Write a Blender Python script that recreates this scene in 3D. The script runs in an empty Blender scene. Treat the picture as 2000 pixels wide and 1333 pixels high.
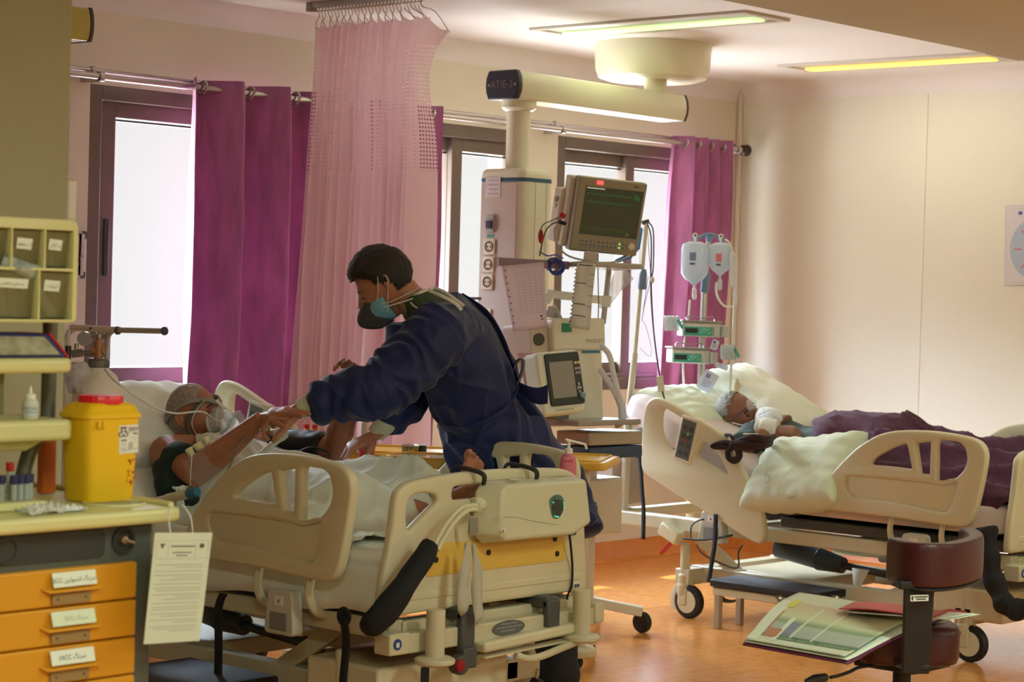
import bpy, bmesh, math, random
import numpy as np
from mathutils import Vector, Matrix, noise as mnoise
sin, cos, pi = math.sin, math.cos, math.pi
V = Vector
random.seed(7)
scene = bpy.context.scene
COL = scene.collection

# ------------------------------------------------------------------ camera
F_PX = 4141.0                       # focal length in pixels of the 2000 px frame
YAW, PITCH, ROLL = math.radians(48.04), math.atan(101.0 / F_PX), math.radians(1.6)
EYE = V((0.0, 0.0, 1.45))
_h = V((sin(YAW), cos(YAW), 0)); _r = V((cos(YAW), -sin(YAW), 0)); _z = V((0, 0, 1))
FWD = _h * cos(PITCH) - _z * sin(PITCH)
_up = _r.cross(FWD)
RGT = _r * cos(ROLL) + _up * sin(ROLL)
UPV = _up * cos(ROLL) - _r * sin(ROLL)
cam_d = bpy.data.cameras.new('camera'); cam = bpy.data.objects.new('camera', cam_d); COL.objects.link(cam)
cam_d.sensor_width = 36.0; cam_d.lens = 36.0 * F_PX / 2000.0
cam_d.clip_start = 0.05; cam_d.clip_end = 200
cam.matrix_world = Matrix(((RGT.x, UPV.x, -FWD.x, EYE.x), (RGT.y, UPV.y, -FWD.y, EYE.y), (RGT.z, UPV.z, -FWD.z, EYE.z), (0, 0, 0, 1)))
cam_d.dof.use_dof = True; cam_d.dof.focus_distance = 7.3; cam_d.dof.aperture_fstop = 6.3
scene.camera = cam

def at(px, py, X=None, Y=None, Z=None, D=None):
    """world point seen at a photo pixel, on the plane X=, Y= or Z=, or at view depth D="""
    d = FWD + RGT * ((px - 1000.0) / F_PX) - UPV * ((py - 666.5) / F_PX)
    if X is not None: t = (X - EYE.x) / d.x
    elif Y is not None: t = (Y - EYE.y) / d.y
    elif Z is not None: t = (Z - EYE.z) / d.z
    else: t = D
    return EYE + d * t

# ------------------------------------------------------------------ colour management and sky
scene.view_settings.view_transform = 'Standard'
scene.view_settings.look = 'None'
scene.view_settings.exposure = 0.38
scene.view_settings.gamma = 1.0
scene.view_settings.use_curve_mapping = False

def lin(c):
    return tuple(((v / 255.0) / 12.92 if v / 255.0 <= 0.04045 else ((v / 255.0 + 0.055) / 1.055) ** 2.4) for v in c[:3]) + (1.0,)

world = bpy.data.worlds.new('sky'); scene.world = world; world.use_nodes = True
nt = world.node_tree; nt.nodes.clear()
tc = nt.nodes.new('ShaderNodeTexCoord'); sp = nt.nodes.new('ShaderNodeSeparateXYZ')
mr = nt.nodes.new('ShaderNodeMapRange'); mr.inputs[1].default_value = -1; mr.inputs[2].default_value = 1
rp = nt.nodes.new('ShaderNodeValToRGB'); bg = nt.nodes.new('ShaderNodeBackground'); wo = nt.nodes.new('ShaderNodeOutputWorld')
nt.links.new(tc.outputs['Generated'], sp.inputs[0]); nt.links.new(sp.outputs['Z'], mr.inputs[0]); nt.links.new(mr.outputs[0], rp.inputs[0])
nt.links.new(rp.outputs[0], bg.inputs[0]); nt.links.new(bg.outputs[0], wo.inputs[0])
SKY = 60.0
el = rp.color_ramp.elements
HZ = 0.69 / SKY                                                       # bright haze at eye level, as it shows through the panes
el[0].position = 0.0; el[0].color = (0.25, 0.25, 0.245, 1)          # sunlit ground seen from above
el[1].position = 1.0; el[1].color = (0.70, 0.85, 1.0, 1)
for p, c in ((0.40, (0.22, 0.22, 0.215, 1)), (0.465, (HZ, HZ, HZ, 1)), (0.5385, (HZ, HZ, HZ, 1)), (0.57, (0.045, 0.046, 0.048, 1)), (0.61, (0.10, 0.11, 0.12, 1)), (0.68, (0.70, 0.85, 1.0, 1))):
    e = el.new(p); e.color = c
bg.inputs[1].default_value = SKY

sun_d = bpy.data.lights.new('sun', 'SUN'); sun = bpy.data.objects.new('sun', sun_d); COL.objects.link(sun)
sun_d.energy = 9.0; sun_d.angle = math.radians(0.5); sun_d.color = (1.0, 0.93, 0.82)
sun.rotation_euler = V((0.10, -1.0, -1.70)).to_track_quat('-Z', 'Y').to_euler(); sun.location = (7, 12, 8)

# ------------------------------------------------------------------ materials
MATS = {}
def mat(name, rgb, rough=0.55, metal=0.0, vary=0.0, vscale=8.0, bump=0.0, bscale=60.0, spec=0.5, emit=0.0, alpha=1.0, trans=0.0, sheen=0.0, sss=0.0, stretch=(1, 1, 1), coat=0.0, transl=0.0, detail=3.0):
    if name in MATS: return MATS[name]
    m = bpy.data.materials.new(name); m.use_nodes = True; n = m.node_tree; b = n.nodes['Principled BSDF']
    c = lin(rgb)
    b.inputs['Base Color'].default_value = c
    b.inputs['Roughness'].default_value = rough; b.inputs['Metallic'].default_value = metal
    b.inputs['Specular IOR Level'].default_value = spec
    b.inputs['Alpha'].default_value = alpha; b.inputs['Transmission Weight'].default_value = trans
    b.inputs['Coat Weight'].default_value = coat
    if sheen: b.inputs['Sheen Weight'].default_value = sheen; b.inputs['Sheen Roughness'].default_value = 0.4
    if sss:
        b.inputs['Subsurface Weight'].default_value = sss; b.inputs['Subsurface Radius'].default_value = (0.02, 0.008, 0.004)
    if emit: b.inputs['Emission Color'].default_value = c; b.inputs['Emission Strength'].default_value = emit
    if vary or bump:
        t = n.nodes.new('ShaderNodeTexCoord'); mp = n.nodes.new('ShaderNodeMapping'); mp.inputs['Scale'].default_value = stretch
        n.links.new(t.outputs['Object'], mp.inputs[0])
    if vary:
        nz = n.nodes.new('ShaderNodeTexNoise'); nz.inputs['Scale'].default_value = vscale; nz.inputs['Detail'].default_value = detail
        n.links.new(mp.outputs[0], nz.inputs['Vector'])
        r = n.nodes.new('ShaderNodeValToRGB'); n.links.new(nz.outputs['Fac'], r.inputs[0])
        r.color_ramp.elements[0].position = 0.3; r.color_ramp.elements[1].position = 0.7
        r.color_ramp.elements[0].color = tuple(x * (1 - vary) for x in c[:3]) + (1,)
        r.color_ramp.elements[1].color = tuple(min(1, x * (1 + vary * 0.7)) for x in c[:3]) + (1,)
        n.links.new(r.outputs[0], b.inputs['Base Color'])
    if bump:
        nb = n.nodes.new('ShaderNodeTexNoise'); nb.inputs['Scale'].default_value = bscale; nb.inputs['Detail'].default_value = 4
        n.links.new(mp.outputs[0], nb.inputs['Vector'])
        bn = n.nodes.new('ShaderNodeBump'); bn.inputs['Strength'].default_value = bump; bn.inputs['Distance'].default_value = 0.004
        n.links.new(nb.outputs['Fac'], bn.inputs['Height']); n.links.new(bn.outputs[0], b.inputs['Normal'])
    if transl:
        tr = n.nodes.new('ShaderNodeBsdfTranslucent'); tr.inputs[0].default_value = c
        mx = n.nodes.new('ShaderNodeMixShader'); mx.inputs[0].default_value = transl
        out = n.nodes['Material Output']; n.links.new(b.outputs[0], mx.inputs[1]); n.links.new(tr.outputs[0], mx.inputs[2]); n.links.new(mx.outputs[0], out.inputs[0])
        if vary: n.links.new(r.outputs[0], tr.inputs[0])
        if bump: n.links.new(bn.outputs[0], tr.inputs['Normal'])
    MATS[name] = m
    return m

def clear_mat(name, rgb, mix=0.25, rough=0.05):
    """thin clear plastic or pane: mostly straight transparency, a little gloss"""
    if name in MATS: return MATS[name]
    m = bpy.data.materials.new(name); m.use_nodes = True; n = m.node_tree
    b = n.nodes['Principled BSDF']; b.inputs['Base Color'].default_value = lin(rgb); b.inputs['Roughness'].default_value = rough
    t = n.nodes.new('ShaderNodeBsdfTransparent'); mx = n.nodes.new('ShaderNodeMixShader'); mx.inputs[0].default_value = mix
    n.links.new(t.outputs[0], mx.inputs[1]); n.links.new(b.outputs[0], mx.inputs[2]); n.links.new(mx.outputs[0], n.nodes['Material Output'].inputs[0])
    MATS[name] = m
    return m

# ------------------------------------------------------------------ mesh builder (all coordinates are world coordinates)
class G:
    def __init__(s): s.v = []; s.f = []; s.mi = []; s.cur = 0
    def add(s, vs, fs):
        o = len(s.v); s.v.extend([tuple(p) for p in vs])
        for f in fs: s.f.append(tuple(i + o for i in f)); s.mi.append(s.cur)
        return s
    def box(s, lo, hi, M=None):
        x0, y0, z0 = lo; x1, y1, z1 = hi
        vs = [V(p) for p in ((x0,y0,z0),(x1,y0,z0),(x1,y1,z0),(x0,y1,z0),(x0,y0,z1),(x1,y0,z1),(x1,y1,z1),(x0,y1,z1))]
        if M: vs = [M @ p for p in vs]
        return s.add(vs, [(0,3,2,1),(4,5,6,7),(0,1,5,4),(1,2,6,5),(2,3,7,6),(3,0,4,7)])
    def cbox(s, c, size, M=None):
        c = V(c); h = V(size) / 2
        if M is None: return s.box(c - h, c + h)
        return s.box(-h, h, Matrix.Translation(c) @ M)
    def bar(s, p0, p1, w, h, up=(0, 0, 1)):
        """rectangular bar from p0 to p1, w across, h along up"""
        p0, p1, up = V(p0), V(p1), V(up); d = (p1 - p0).normalized(); a = d.cross(up).normalized(); u = a.cross(d)
        vs = [p + a * (sx * w / 2) + u * (sz * h / 2) for p in (p0, p1) for sx, sz in ((-1,-1),(1,-1),(1,1),(-1,1))]
        return s.add(vs, [(0,1,2,3),(7,6,5,4),(0,4,5,1),(1,5,6,2),(2,6,7,3),(3,7,4,0)])
    def ring_tube(s, pts, rads, n=12, cap=True, closed=False, sq=None, up=None):
        """tube along pts; rads numbers or (a,b) pairs (a sideways, b along up)"""
        pts = [V(p) for p in pts]; m = len(pts)
        if not isinstance(rads, (list, tuple)) or (len(rads) == 2 and m != 2 and not isinstance(rads[0], (list, tuple))): rads = [rads] * m
        tang = []
        for i in range(m):
            if closed: d = pts[(i + 1) % m] - pts[i - 1]
            else: d = pts[min(i + 1, m - 1)] - pts[max(i - 1, 0)]
            tang.append(d.normalized() if d.length > 1e-9 else V((0, 0, 1)))
        u = V(up) if up is not None else (V((0, 0, 1)) if abs(tang[0].z) < 0.9 else V((0, 1, 0)))
        vs = []; 
        for i in range(m):
            t = tang[i]
            if up is not None: u = V(up)
            a = t.cross(u)
            if a.length < 1e-6: a = t.orthogonal()
            a.normalize(); u = a.cross(t).normalized()
            r = rads[i]; ra, rb = (r if isinstance(r, (list, tuple)) else (r, r))
            for k in range(n):
                th = 2 * pi * k / n; cx, cz = cos(th), sin(th)
                if sq: cx = math.copysign(abs(cx) ** sq, cx); cz = math.copysign(abs(cz) ** sq, cz)
                vs.append(pts[i] + a * (cx * ra) + u * (cz * rb))
        fs = []
        for i in range(m if closed else m - 1):
            j = (i + 1) % m
            for k in range(n):
                l = (k + 1) % n
                fs.append((i * n + k, j * n + k, j * n + l, i * n + l))
        if cap and not closed:
            fs.append(tuple(range(n))); fs.append(tuple((m - 1) * n + k for k in reversed(range(n))))
        return s.add(vs, fs)
    def cyl(s, p0, p1, r0, r1=None, n=24): return s.ring_tube([p0, p1], [r0, r0 if r1 is None else r1], n)
    def lathe(s, c, prof, n=32, axis=(0, 0, 1), cap=True):
        """prof: list of (radius, distance along axis) from c"""
        c = V(c); ax = V(axis).normalized(); a = ax.orthogonal().normalized(); b = ax.cross(a)
        vs = []; fs = []
        for r, h in prof:
            for k in range(n):
                th = 2 * pi * k / n; vs.append(c + ax * h + a * (r * cos(th)) + b * (r * sin(th)))
        for i in range(len(prof) - 1):
            for k in range(n):
                l = (k + 1) % n; fs.append((i * n + k, i * n + l, (i + 1) * n + l, (i + 1) * n + k))
        if cap:
            fs.append(tuple(reversed(range(n)))); fs.append(tuple((len(prof) - 1) * n + k for k in range(n)))
        return s.add(vs, fs)
    def ell(s, c, r, M=None, nu=20, nv=12):
        vs = []; fs = []
        for i in range(nv + 1):
            ph = pi * i / nv
            for k in range(nu):
                th = 2 * pi * k / nu
                p = V((sin(ph) * cos(th) * r[0], sin(ph) * sin(th) * r[1], cos(ph) * r[2]))
                if M: p = M @ p
                vs.append(p + V(c))
        for i in range(nv):
            for k in range(nu):
                l = (k + 1) % nu; fs.append((i * nu + k, (i + 1) * nu + k, (i + 1) * nu + l, i * nu + l))
        return s.add(vs, fs)
    def prism(s, pts, d):
        """closed polygon pts (3D) extruded by vector d"""
        pts = [V(p) for p in pts]; d = V(d); n = len(pts)
        vs = pts + [p + d for p in pts]
        fs = [tuple(reversed(range(n))), tuple(range(n, 2 * n))] + [(i, (i + 1) % n, n + (i + 1) % n, n + i) for i in range(n)]
        return s.add(vs, fs)
    def grid(s, rows):
        """rows of equal-length point lists"""
        m, n = len(rows), len(rows[0])
        return s.add([p for r in rows for p in r], [(i*n+j, i*n+j+1, (i+1)*n+j+1, (i+1)*n+j) for i in range(m-1) for j in range(n-1)])

def wloc(o):
    p = V((0, 0, 0))
    while o is not None: p = p + V(o.location); o = o.parent
    return p

def props(o, label=None, cat=None, group=None, kind=None):
    if label: o['label'] = label
    if cat: o['category'] = cat
    if group: o['group'] = group
    if kind: o['kind'] = kind
    return o

def thing(name, loc, label, cat, group=None):
    o = bpy.data.objects.new(name, None); COL.objects.link(o); o.location = loc; o.empty_display_size = 0.05
    return props(o, label, cat, group)

def finish(me, o, mats, bevel=0, seg=2, smooth=True, angle=35, subsurf=0, fixn=True, solid=0):
    if not isinstance(mats, (list, tuple)): mats = [mats]
    for m in mats: me.materials.append(m)
    if fixn:
        bm = bmesh.new(); bm.from_mesh(me); bmesh.ops.recalc_face_normals(bm, faces=bm.faces); bm.to_mesh(me); bm.free()
    if smooth:
        for p in me.polygons: p.use_smooth = True
        if not subsurf: me.set_sharp_from_angle(angle=math.radians(angle))
    if solid:
        md = o.modifiers.new('thickness', 'SOLIDIFY'); md.thickness = solid; md.offset = 0
    if bevel:
        md = o.modifiers.new('bevel', 'BEVEL'); md.width = bevel; md.segments = seg; md.limit_method = 'ANGLE'; md.angle_limit = math.radians(40); md.harden_normals = False
    if subsurf:
        md = o.modifiers.new('subsurf', 'SUBSURF'); md.levels = subsurf; md.render_levels = subsurf

def build(g, name, mats, parent=None, loc=None, label=None, cat=None, group=None, kind=None, **kw):
    """link G as one mesh object; origin at the parent's, else at loc (default: base centre)"""
    me = bpy.data.meshes.new(name)
    if parent is not None: org = wloc(parent)
    elif loc is not None: org = V(loc)
    else:
        a = np.array(g.v); lo, hi = a.min(0), a.max(0); org = V(((lo[0]+hi[0])/2, (lo[1]+hi[1])/2, lo[2]))
    me.from_pydata([(x - org.x, y - org.y, z - org.z) for x, y, z in g.v], [], g.f)
    for p, i in zip(me.polygons, g.mi): p.material_index = i
    o = bpy.data.objects.new(name, me); COL.objects.link(o)
    if parent is not None: o.parent = parent
    else: o.location = org
    finish(me, o, mats, **kw)
    return props(o, label, cat, group, kind)

def plate(name, outlines, plane, thick, m, parent=None, bevel=0.008, res=4, off=0.0, **kw):
    """flat moulded plate with holes: outlines are smooth closed loops (first the outside) of 2D points;
    plane(u, v, w) -> world; thickness along w, edges rounded"""
    cu = bpy.data.curves.new('tmp', 'CURVE'); cu.dimensions = '2D'; cu.fill_mode = 'BOTH'
    cu.extrude = max(thick / 2 - bevel, 0.0005); cu.bevel_depth = bevel; cu.bevel_resolution = 2; cu.offset = -bevel
    for pts in outlines:
        sp_ = cu.splines.new('POLY'); sp_.points.add(len(pts) - 1)
        for i, p in enumerate(pts): sp_.points[i].co = (p[0], p[1], 0, 1)
        sp_.use_cyclic_u = True
    ob = bpy.data.objects.new('tmp', cu); COL.objects.link(ob)
    dg = bpy.context.evaluated_depsgraph_get(); me = bpy.data.meshes.new_from_object(ob.evaluated_get(dg))
    g = G(); g.v = [tuple(plane(v.co.x, v.co.y, v.co.z + off)) for v in me.vertices]; g.f = [tuple(p.vertices) for p in me.polygons]; g.mi = [0] * len(g.f)
    bpy.data.objects.remove(ob); bpy.data.curves.remove(cu); bpy.data.meshes.remove(me)
    o = build(g, name, m, parent, **kw)
    bm = bmesh.new(); bm.from_mesh(o.data); bmesh.ops.remove_doubles(bm, verts=bm.verts, dist=0.0004); bmesh.ops.recalc_face_normals(bm, faces=bm.faces); bm.to_mesh(o.data); bm.free()
    for p in o.data.polygons: p.use_smooth = True
    o.data.set_sharp_from_angle(angle=math.radians(50))
    return o

def smooth_loop(pts, n=6, closed=True):
    """Catmull-Rom through 2D or 3D points"""
    out = []; m = len(pts); P = [V(p) for p in pts]
    rng = range(m) if closed else range(m - 1)
    for i in rng:
        if closed: a, b, c, d = P[i - 1], P[i], P[(i + 1) % m], P[(i + 2) % m]
        else: a, b, c, d = P[max(i - 1, 0)], P[i], P[i + 1], P[min(i + 2, m - 1)]
        for k in range(n):
            t = k / n
            out.append(0.5 * ((2 * b) + (c - a) * t + (2 * a - 5 * b + 4 * c - d) * t * t + (3 * b - a - 3 * c + d) * t ** 3))
    if not closed: out.append(P[-1])
    return out

def round_poly(pts, r, n=5):
    """polygon with rounded corners (2D or 3D); r number or list"""
    out = []; m = len(pts); P = [V(p) for p in pts]
    for i in range(m):
        a, b, c = P[i - 1], P[i], P[(i + 1) % m]; rr = r[i] if isinstance(r, (list, tuple)) else r
        da, dc = (a - b), (c - b); rr_ = min(rr, da.length * 0.48, dc.length * 0.48)
        if rr_ < 1e-5: out.append(b); continue
        p0 = b + da.normalized() * rr_; p1 = b + dc.normalized() * rr_
        for k in range(n + 1):
            t = k / n; out.append(p0 * (1 - t) ** 2 + b * 2 * t * (1 - t) + p1 * t * t)
    return out

def tube(name, pts, r, m, parent=None, n=10, smooth_n=5, closed=False, **kw):
    g = G(); P = smooth_loop(pts, smooth_n, closed) if smooth_n else pts
    g.ring_tube(P, [r] * len(P), n, closed=closed)
    return build(g, name, m, parent, **kw)

def copy_tree(o, parent=None, **p):
    kids = list(o.children)
    c = o.copy(); COL.objects.link(c)
    if parent is not None: c.parent = parent
    for ch in kids: copy_tree(ch, c)
    for k, v in p.items():
        c[k] = v
    return c

def textobj(name, body, m, parent, origin, right, up, height, align='CENTER', lift=0.0006):
    """lettering as a thin mesh on a surface"""
    cu = bpy.data.curves.new('tmp', 'FONT'); cu.body = body; cu.size = 1.0; cu.align_x = align; cu.align_y = 'CENTER'; cu.extrude = 0.0; cu.resolution_u = 2
    ob = bpy.data.objects.new('tmp', cu); COL.objects.link(ob)
    dg = bpy.context.evaluated_depsgraph_get(); me = bpy.data.meshes.new_from_object(ob.evaluated_get(dg))
    right, up = V(right).normalized(), V(up).normalized(); nr = right.cross(up)
    g = G(); g.v = [tuple(V(origin) + right * (v.co.x * height) + up * (v.co.y * height) + nr * lift) for v in me.vertices]
    g.f = [tuple(p.vertices) for p in me.polygons]; g.mi = [0] * len(g.f)
    bpy.data.objects.remove(ob); bpy.data.curves.remove(cu); bpy.data.meshes.remove(me)
    if not g.v: return None
    return build(g, name, m, parent, fixn=False, smooth=False)

def wrap(gs, voxel, it=4, fac=.5, disp=None):
    """union of closed shapes as one continuous smoothed skin; returns a G"""
    me = bpy.data.meshes.new('tmp'); me.from_pydata(gs.v, [], gs.f)
    bm = bmesh.new(); bm.from_mesh(me); bmesh.ops.remove_doubles(bm, verts=bm.verts, dist=1e-5); bmesh.ops.recalc_face_normals(bm, faces=bm.faces); bm.to_mesh(me); bm.free()
    ob = bpy.data.objects.new('tmp', me); COL.objects.link(ob)
    r = ob.modifiers.new('r', 'REMESH'); r.mode = 'VOXEL'; r.voxel_size = voxel
    s = ob.modifiers.new('s', 'SMOOTH'); s.factor = fac; s.iterations = it
    dg = bpy.context.evaluated_depsgraph_get(); m2 = bpy.data.meshes.new_from_object(ob.evaluated_get(dg))
    co = np.empty(len(m2.vertices) * 3); m2.vertices.foreach_get('co', co); co = co.reshape(-1, 3)
    if disp:
        no = np.empty(len(m2.vertices) * 3); m2.vertices.foreach_get('normal', no); no = no.reshape(-1, 3)
        co = co + no * disp(co, no)[:, None]
    g = G(); g.v = [tuple(c) for c in co]; g.f = [tuple(p.vertices) for p in m2.polygons]; g.mi = [0] * len(g.f)
    bpy.data.objects.remove(ob); bpy.data.meshes.remove(me); bpy.data.meshes.remove(m2)
    return g

# ------------------------------------------------------------------ the room
YW, XR, ZC = 7.22, 9.93, 2.66          # window wall, side wall, ceiling
XL, YF = -2.6, -3.2
WT = 0.28
m_wall = mat('wall_paint', (224, 215, 198), 0.62, vary=0.05, vscale=1.3, bump=0.15, bscale=180)
m_wallr = mat('wall_panel', (230, 228, 216), 0.5, vary=0.035, vscale=1.0, bump=0.08, bscale=120)
m_ceil = mat('ceiling_paint', (232, 228, 226), 0.7, vary=0.03, vscale=1.1)
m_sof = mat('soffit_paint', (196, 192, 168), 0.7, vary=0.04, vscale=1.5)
m_pil = mat('pillar_paint', (172, 172, 142), 0.6, vary=0.05, vscale=2, bump=0.1, bscale=150)
m_frame = mat('window_aluminium', (112, 98, 88), 0.38, metal=0.25, vary=0.05, vscale=6)
m_framed = mat('window_gasket', (38, 34, 34), 0.6)
m_glass = clear_mat('window_glass', (235, 240, 240), 0.05)
m_glass2 = clear_mat('hazy_glass', (235, 240, 240), 0.10)

def floor_mat():
    m = bpy.data.materials.new('orange_vinyl'); m.use_nodes = True; n = m.node_tree; b = n.nodes['Principled BSDF']
    t = n.nodes.new('ShaderNodeTexCoord')
    nz = n.nodes.new('ShaderNodeTexNoise'); nz.inputs['Scale'].default_value = 22; nz.inputs['Detail'].default_value = 6
    n2 = n.nodes.new('ShaderNodeTexNoise'); n2.inputs['Scale'].default_value = 1.6; n2.inputs['Detail'].default_value = 3
    r = n.nodes.new('ShaderNodeValToRGB'); r.color_ramp.elements[0].color = lin((214, 138, 66)); r.color_ramp.elements[1].color = lin((226, 156, 84))
    r.color_ramp.elements[0].position = 0.35; r.color_ramp.elements[1].position = 0.65
    n.links.new(t.outputs['Object'], nz.inputs['Vector']); n.links.new(t.outputs['Object'], n2.inputs['Vector']); n.links.new(nz.outputs['Fac'], r.inputs[0])
    # sheet seams every 2 m
    br = n.nodes.new('ShaderNodeTexBrick'); br.inputs['Scale'].default_value = 1.0; br.inputs['Mortar Size'].default_value = 0.003; br.inputs['Brick Width'].default_value = 2.0; br.inputs['Row Height'].default_value = 2.0
    br.inputs['Color1'].default_value = (1, 1, 1, 1); br.inputs['Color2'].default_value = (1, 1, 1, 1); br.inputs['Mortar'].default_value = (0.72, 0.68, 0.66, 1); br.offset = 0
    n.links.new(t.outputs['Object'], br.inputs['Vector'])
    mx = n.nodes.new('ShaderNodeMixRGB'); mx.blend_type = 'MULTIPLY'; mx.inputs[0].default_value = 1
    n.links.new(r.outputs[0], mx.inputs[1]); n.links.new(br.outputs['Color'], mx.inputs[2]); n.links.new(mx.outputs[0], b.inputs['Base Color'])
    mr_ = n.nodes.new('ShaderNodeMapRange'); mr_.inputs[3].default_value = 0.13; mr_.inputs[4].default_value = 0.20
    n.links.new(n2.outputs['Fac'], mr_.inputs[0]); n.links.new(mr_.outputs[0], b.inputs['Roughness'])
    b.inputs['Specular IOR Level'].default_value = 0.75
    return m
m_floor = floor_mat()
m_cove = mat('cove_base_vinyl', (214, 134, 62), 0.4, vary=0.08, vscale=14)

def struct(g, name, m, **kw):
    kw.setdefault('loc', (0, 0, 0)); kw.setdefault('smooth', False)
    return build(g, name, m, kind='structure', **kw)

struct(G().box((XL - .3, YF - .3, -0.12), (XR + .3, YW + WT, 0.0)), 'floor', m_floor)
struct(G().box((XL - .3, 4.1, ZC), (XR + .3, YW + WT, ZC + 0.2)), 'ceiling', m_ceil)
# lowered ceiling nearer the photographer, its edge facing the windows
struct(G().box((XL - .3, YF - .3, 2.40), (XR + .3, 4.1, ZC + 0.2)), 'ceiling', m_sof)
# window wall: openings (x0, x1)
ZB, ZT = 0.925, 2.255
OPEN = [(5.37, 6.86), (7.08, 8.116), (8.345, 9.66)]
g = G()
g.box((XL, YW, 0), (XR + .3, YW + WT, ZB)); g.box((XL, YW, ZT), (XR + .3, YW + WT, ZC + .1))
xs = [XL] + [x for o in OPEN for x in o] + [XR + .3]
for a, b in zip(xs[0::2], xs[1::2]): g.box((a, YW, ZB), (b, YW + WT, ZT))
struct(g, 'wall_back', m_wall)
g = G(); seams = [7.22, 5.98, 4.74, 3.5, 2.26, -3.2]
for a, b in zip(seams[1:], seams[:-1]):
    g.box((XR, a + 0.002, 0), (XR + .3, b - 0.002, ZC))
g.box((XR + 0.004, YF, 0), (XR + .3, YW, ZC))
struct(g, 'wall_right', m_wallr)
struct(G().box((XL - .3, YF, 0), (XL, YW, ZC)), 'wall_left', m_wall)
struct(G().box((XL - .3, YF - .3, 0), (XR + .3, YF, ZC)), 'wall_front', m_wall)
# pillar beside the drug cart
struct(G().box((2.60, 4.58, 0), (3.345, 5.10, ZC)), 'wall_pillar', m_pil, bevel=0.006)
# coved skirting: the floor sheet turned up the wall
g = G()
prof = [(0.0, 0.105), (0.006, 0.105), (0.010, 0.05), (0.028, 0.016), (0.06, 0.003), (0.06, 0.0), (0.0, 0.0)]
g.prism([(XL, YW - a, z) for a, z in prof], (XR - XL, 0, 0)); struct(g, 'baseboard_back', m_cove, smooth=True)
g = G(); g.prism([(XR - a, YF, z) for a, z in prof], (0, YW - YF, 0)); struct(g, 'baseboard_right', m_cove, smooth=True)
# corner bead, panel joint cover by the windows
struct(G().box((XR - 0.03, YW - 0.03, 0.11), (XR, YW, ZC)), 'trim_1', m_wall, bevel=0.012)
# curved moulding between ceiling and walls
g = G(); R = 0.10; arc = [(R * (1 - sin(t)), R * (1 - cos(t))) for t in [i * pi / 2 / 8 for i in range(9)]]
pr = [(0, 0)] + [(a, b) for a, b in arc]
g.prism([(XL, YW - a, ZC - b) for a, b in pr], (XR - XL, 0, 0)); struct(g, 'trim_2', m_ceil, smooth=True)
g = G(); g.prism([(XR - a, 4.1, ZC - b) for a, b in pr], (0, YW - 4.1, 0)); struct(g, 'trim_3', m_ceil, smooth=True)

def rect_frame(g, x0, x1, z0, z1, y0, y1, w):
    g.box((x0, y0, z0), (x0 + w, y1, z1)); g.box((x1 - w, y0, z0), (x1, y1, z1))
    g.box((x0 + w, y0, z0), (x1 - w, y1, z0 + w)); g.box((x0 + w, y0, z1 - w), (x1 - w, y1, z1))

def window(i, x0, x1, sashes):
    fr = struct(G().box((x0, YW + .001, ZB - 0.02), (x1, YW + WT - .02, ZB)), f'window_{i}', m_frame)     # sill
    g = G(); rect_frame(g, x0, x1, ZB, ZT, YW + 0.0, YW + 0.11, 0.062)
    g.box((x0 + .06, YW + 0.02, ZB + .062), (x1 - .06, YW + 0.10, ZB + .085)); build(g, 'frame', m_frame, fr, bevel=0.004, smooth=False)
    for k, (a, b, dy) in enumerate(sashes):
        s = G(); rect_frame(s, a, b, ZB + .075, ZT - .055, YW + .035 + dy, YW + .075 + dy, 0.072); so = build(s, 'sash', m_frame, fr, bevel=0.004, smooth=False)
        q = G(); rect_frame(q, a + .058, b - .058, ZB + .133, ZT - .133, YW + .045 + dy, YW + .067 + dy, 0.008); build(q, 'gasket', m_framed, so, smooth=False)
        p = G().box((a + .06, YW + .053 + dy, ZB + .135), (b - .06, YW + .058 + dy, ZT - .135)); build(p, 'pane', m_glass, so, smooth=False)
        if k == 0:
            hx = a + 0.031; h = G(); h.prism(round_poly([(hx - .012, YW + .036 + dy, 1.46), (hx + .012, YW + .036 + dy, 1.46), (hx + .012, YW + .036 + dy, 1.70), (hx - .012, YW + .036 + dy, 1.70)], .011), (0, -.012, 0))
            build(h, 'handle', mat('handle_metal', (70, 68, 74), .35, .5), so, bevel=.003)
    return fr
window(1, *OPEN[0], [(5.46, 6.16, 0), (6.11, 6.80, .03)])
window(2, *OPEN[1], [(7.13, 7.66, .03), (7.59, 8.07, 0)])
window(3, *OPEN[2], [(8.40, 9.03, .03), (8.955, 9.61, 0)])
# unseen overhang added outside to cut the sun to a floor strip; drain pipe
struct(G().box((4.6, YW + WT, 2.275), (XR + .5, YW + WT + .385, 2.40)), 'trim_added_overhang', m_wall)
g = G(); g.cyl((7.50, YW + .75, -1), (7.50, YW + .75, 4), .05, n=16)
build(g, 'drain_pipe', mat('grey_pipe', (120, 122, 128), .4), label='grey drain pipe running down outside behind the middle window', cat='pipe', loc=(7.50, YW+.75, 0))

# daylight comes through the openings
for i, (a, b) in enumerate(OPEN):
    ld = bpy.data.lights.new(f'portal_{i}', 'AREA'); ld.shape = 'RECTANGLE'; ld.size = b - a; ld.size_y = ZT - ZB; ld.cycles.is_portal = True
    lo = bpy.data.objects.new(f'portal_{i}', ld); COL.objects.link(lo); lo.location = ((a + b) / 2, YW + WT, (ZB + ZT) / 2); lo.rotation_euler = (pi / 2 + pi, 0, 0)

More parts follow.
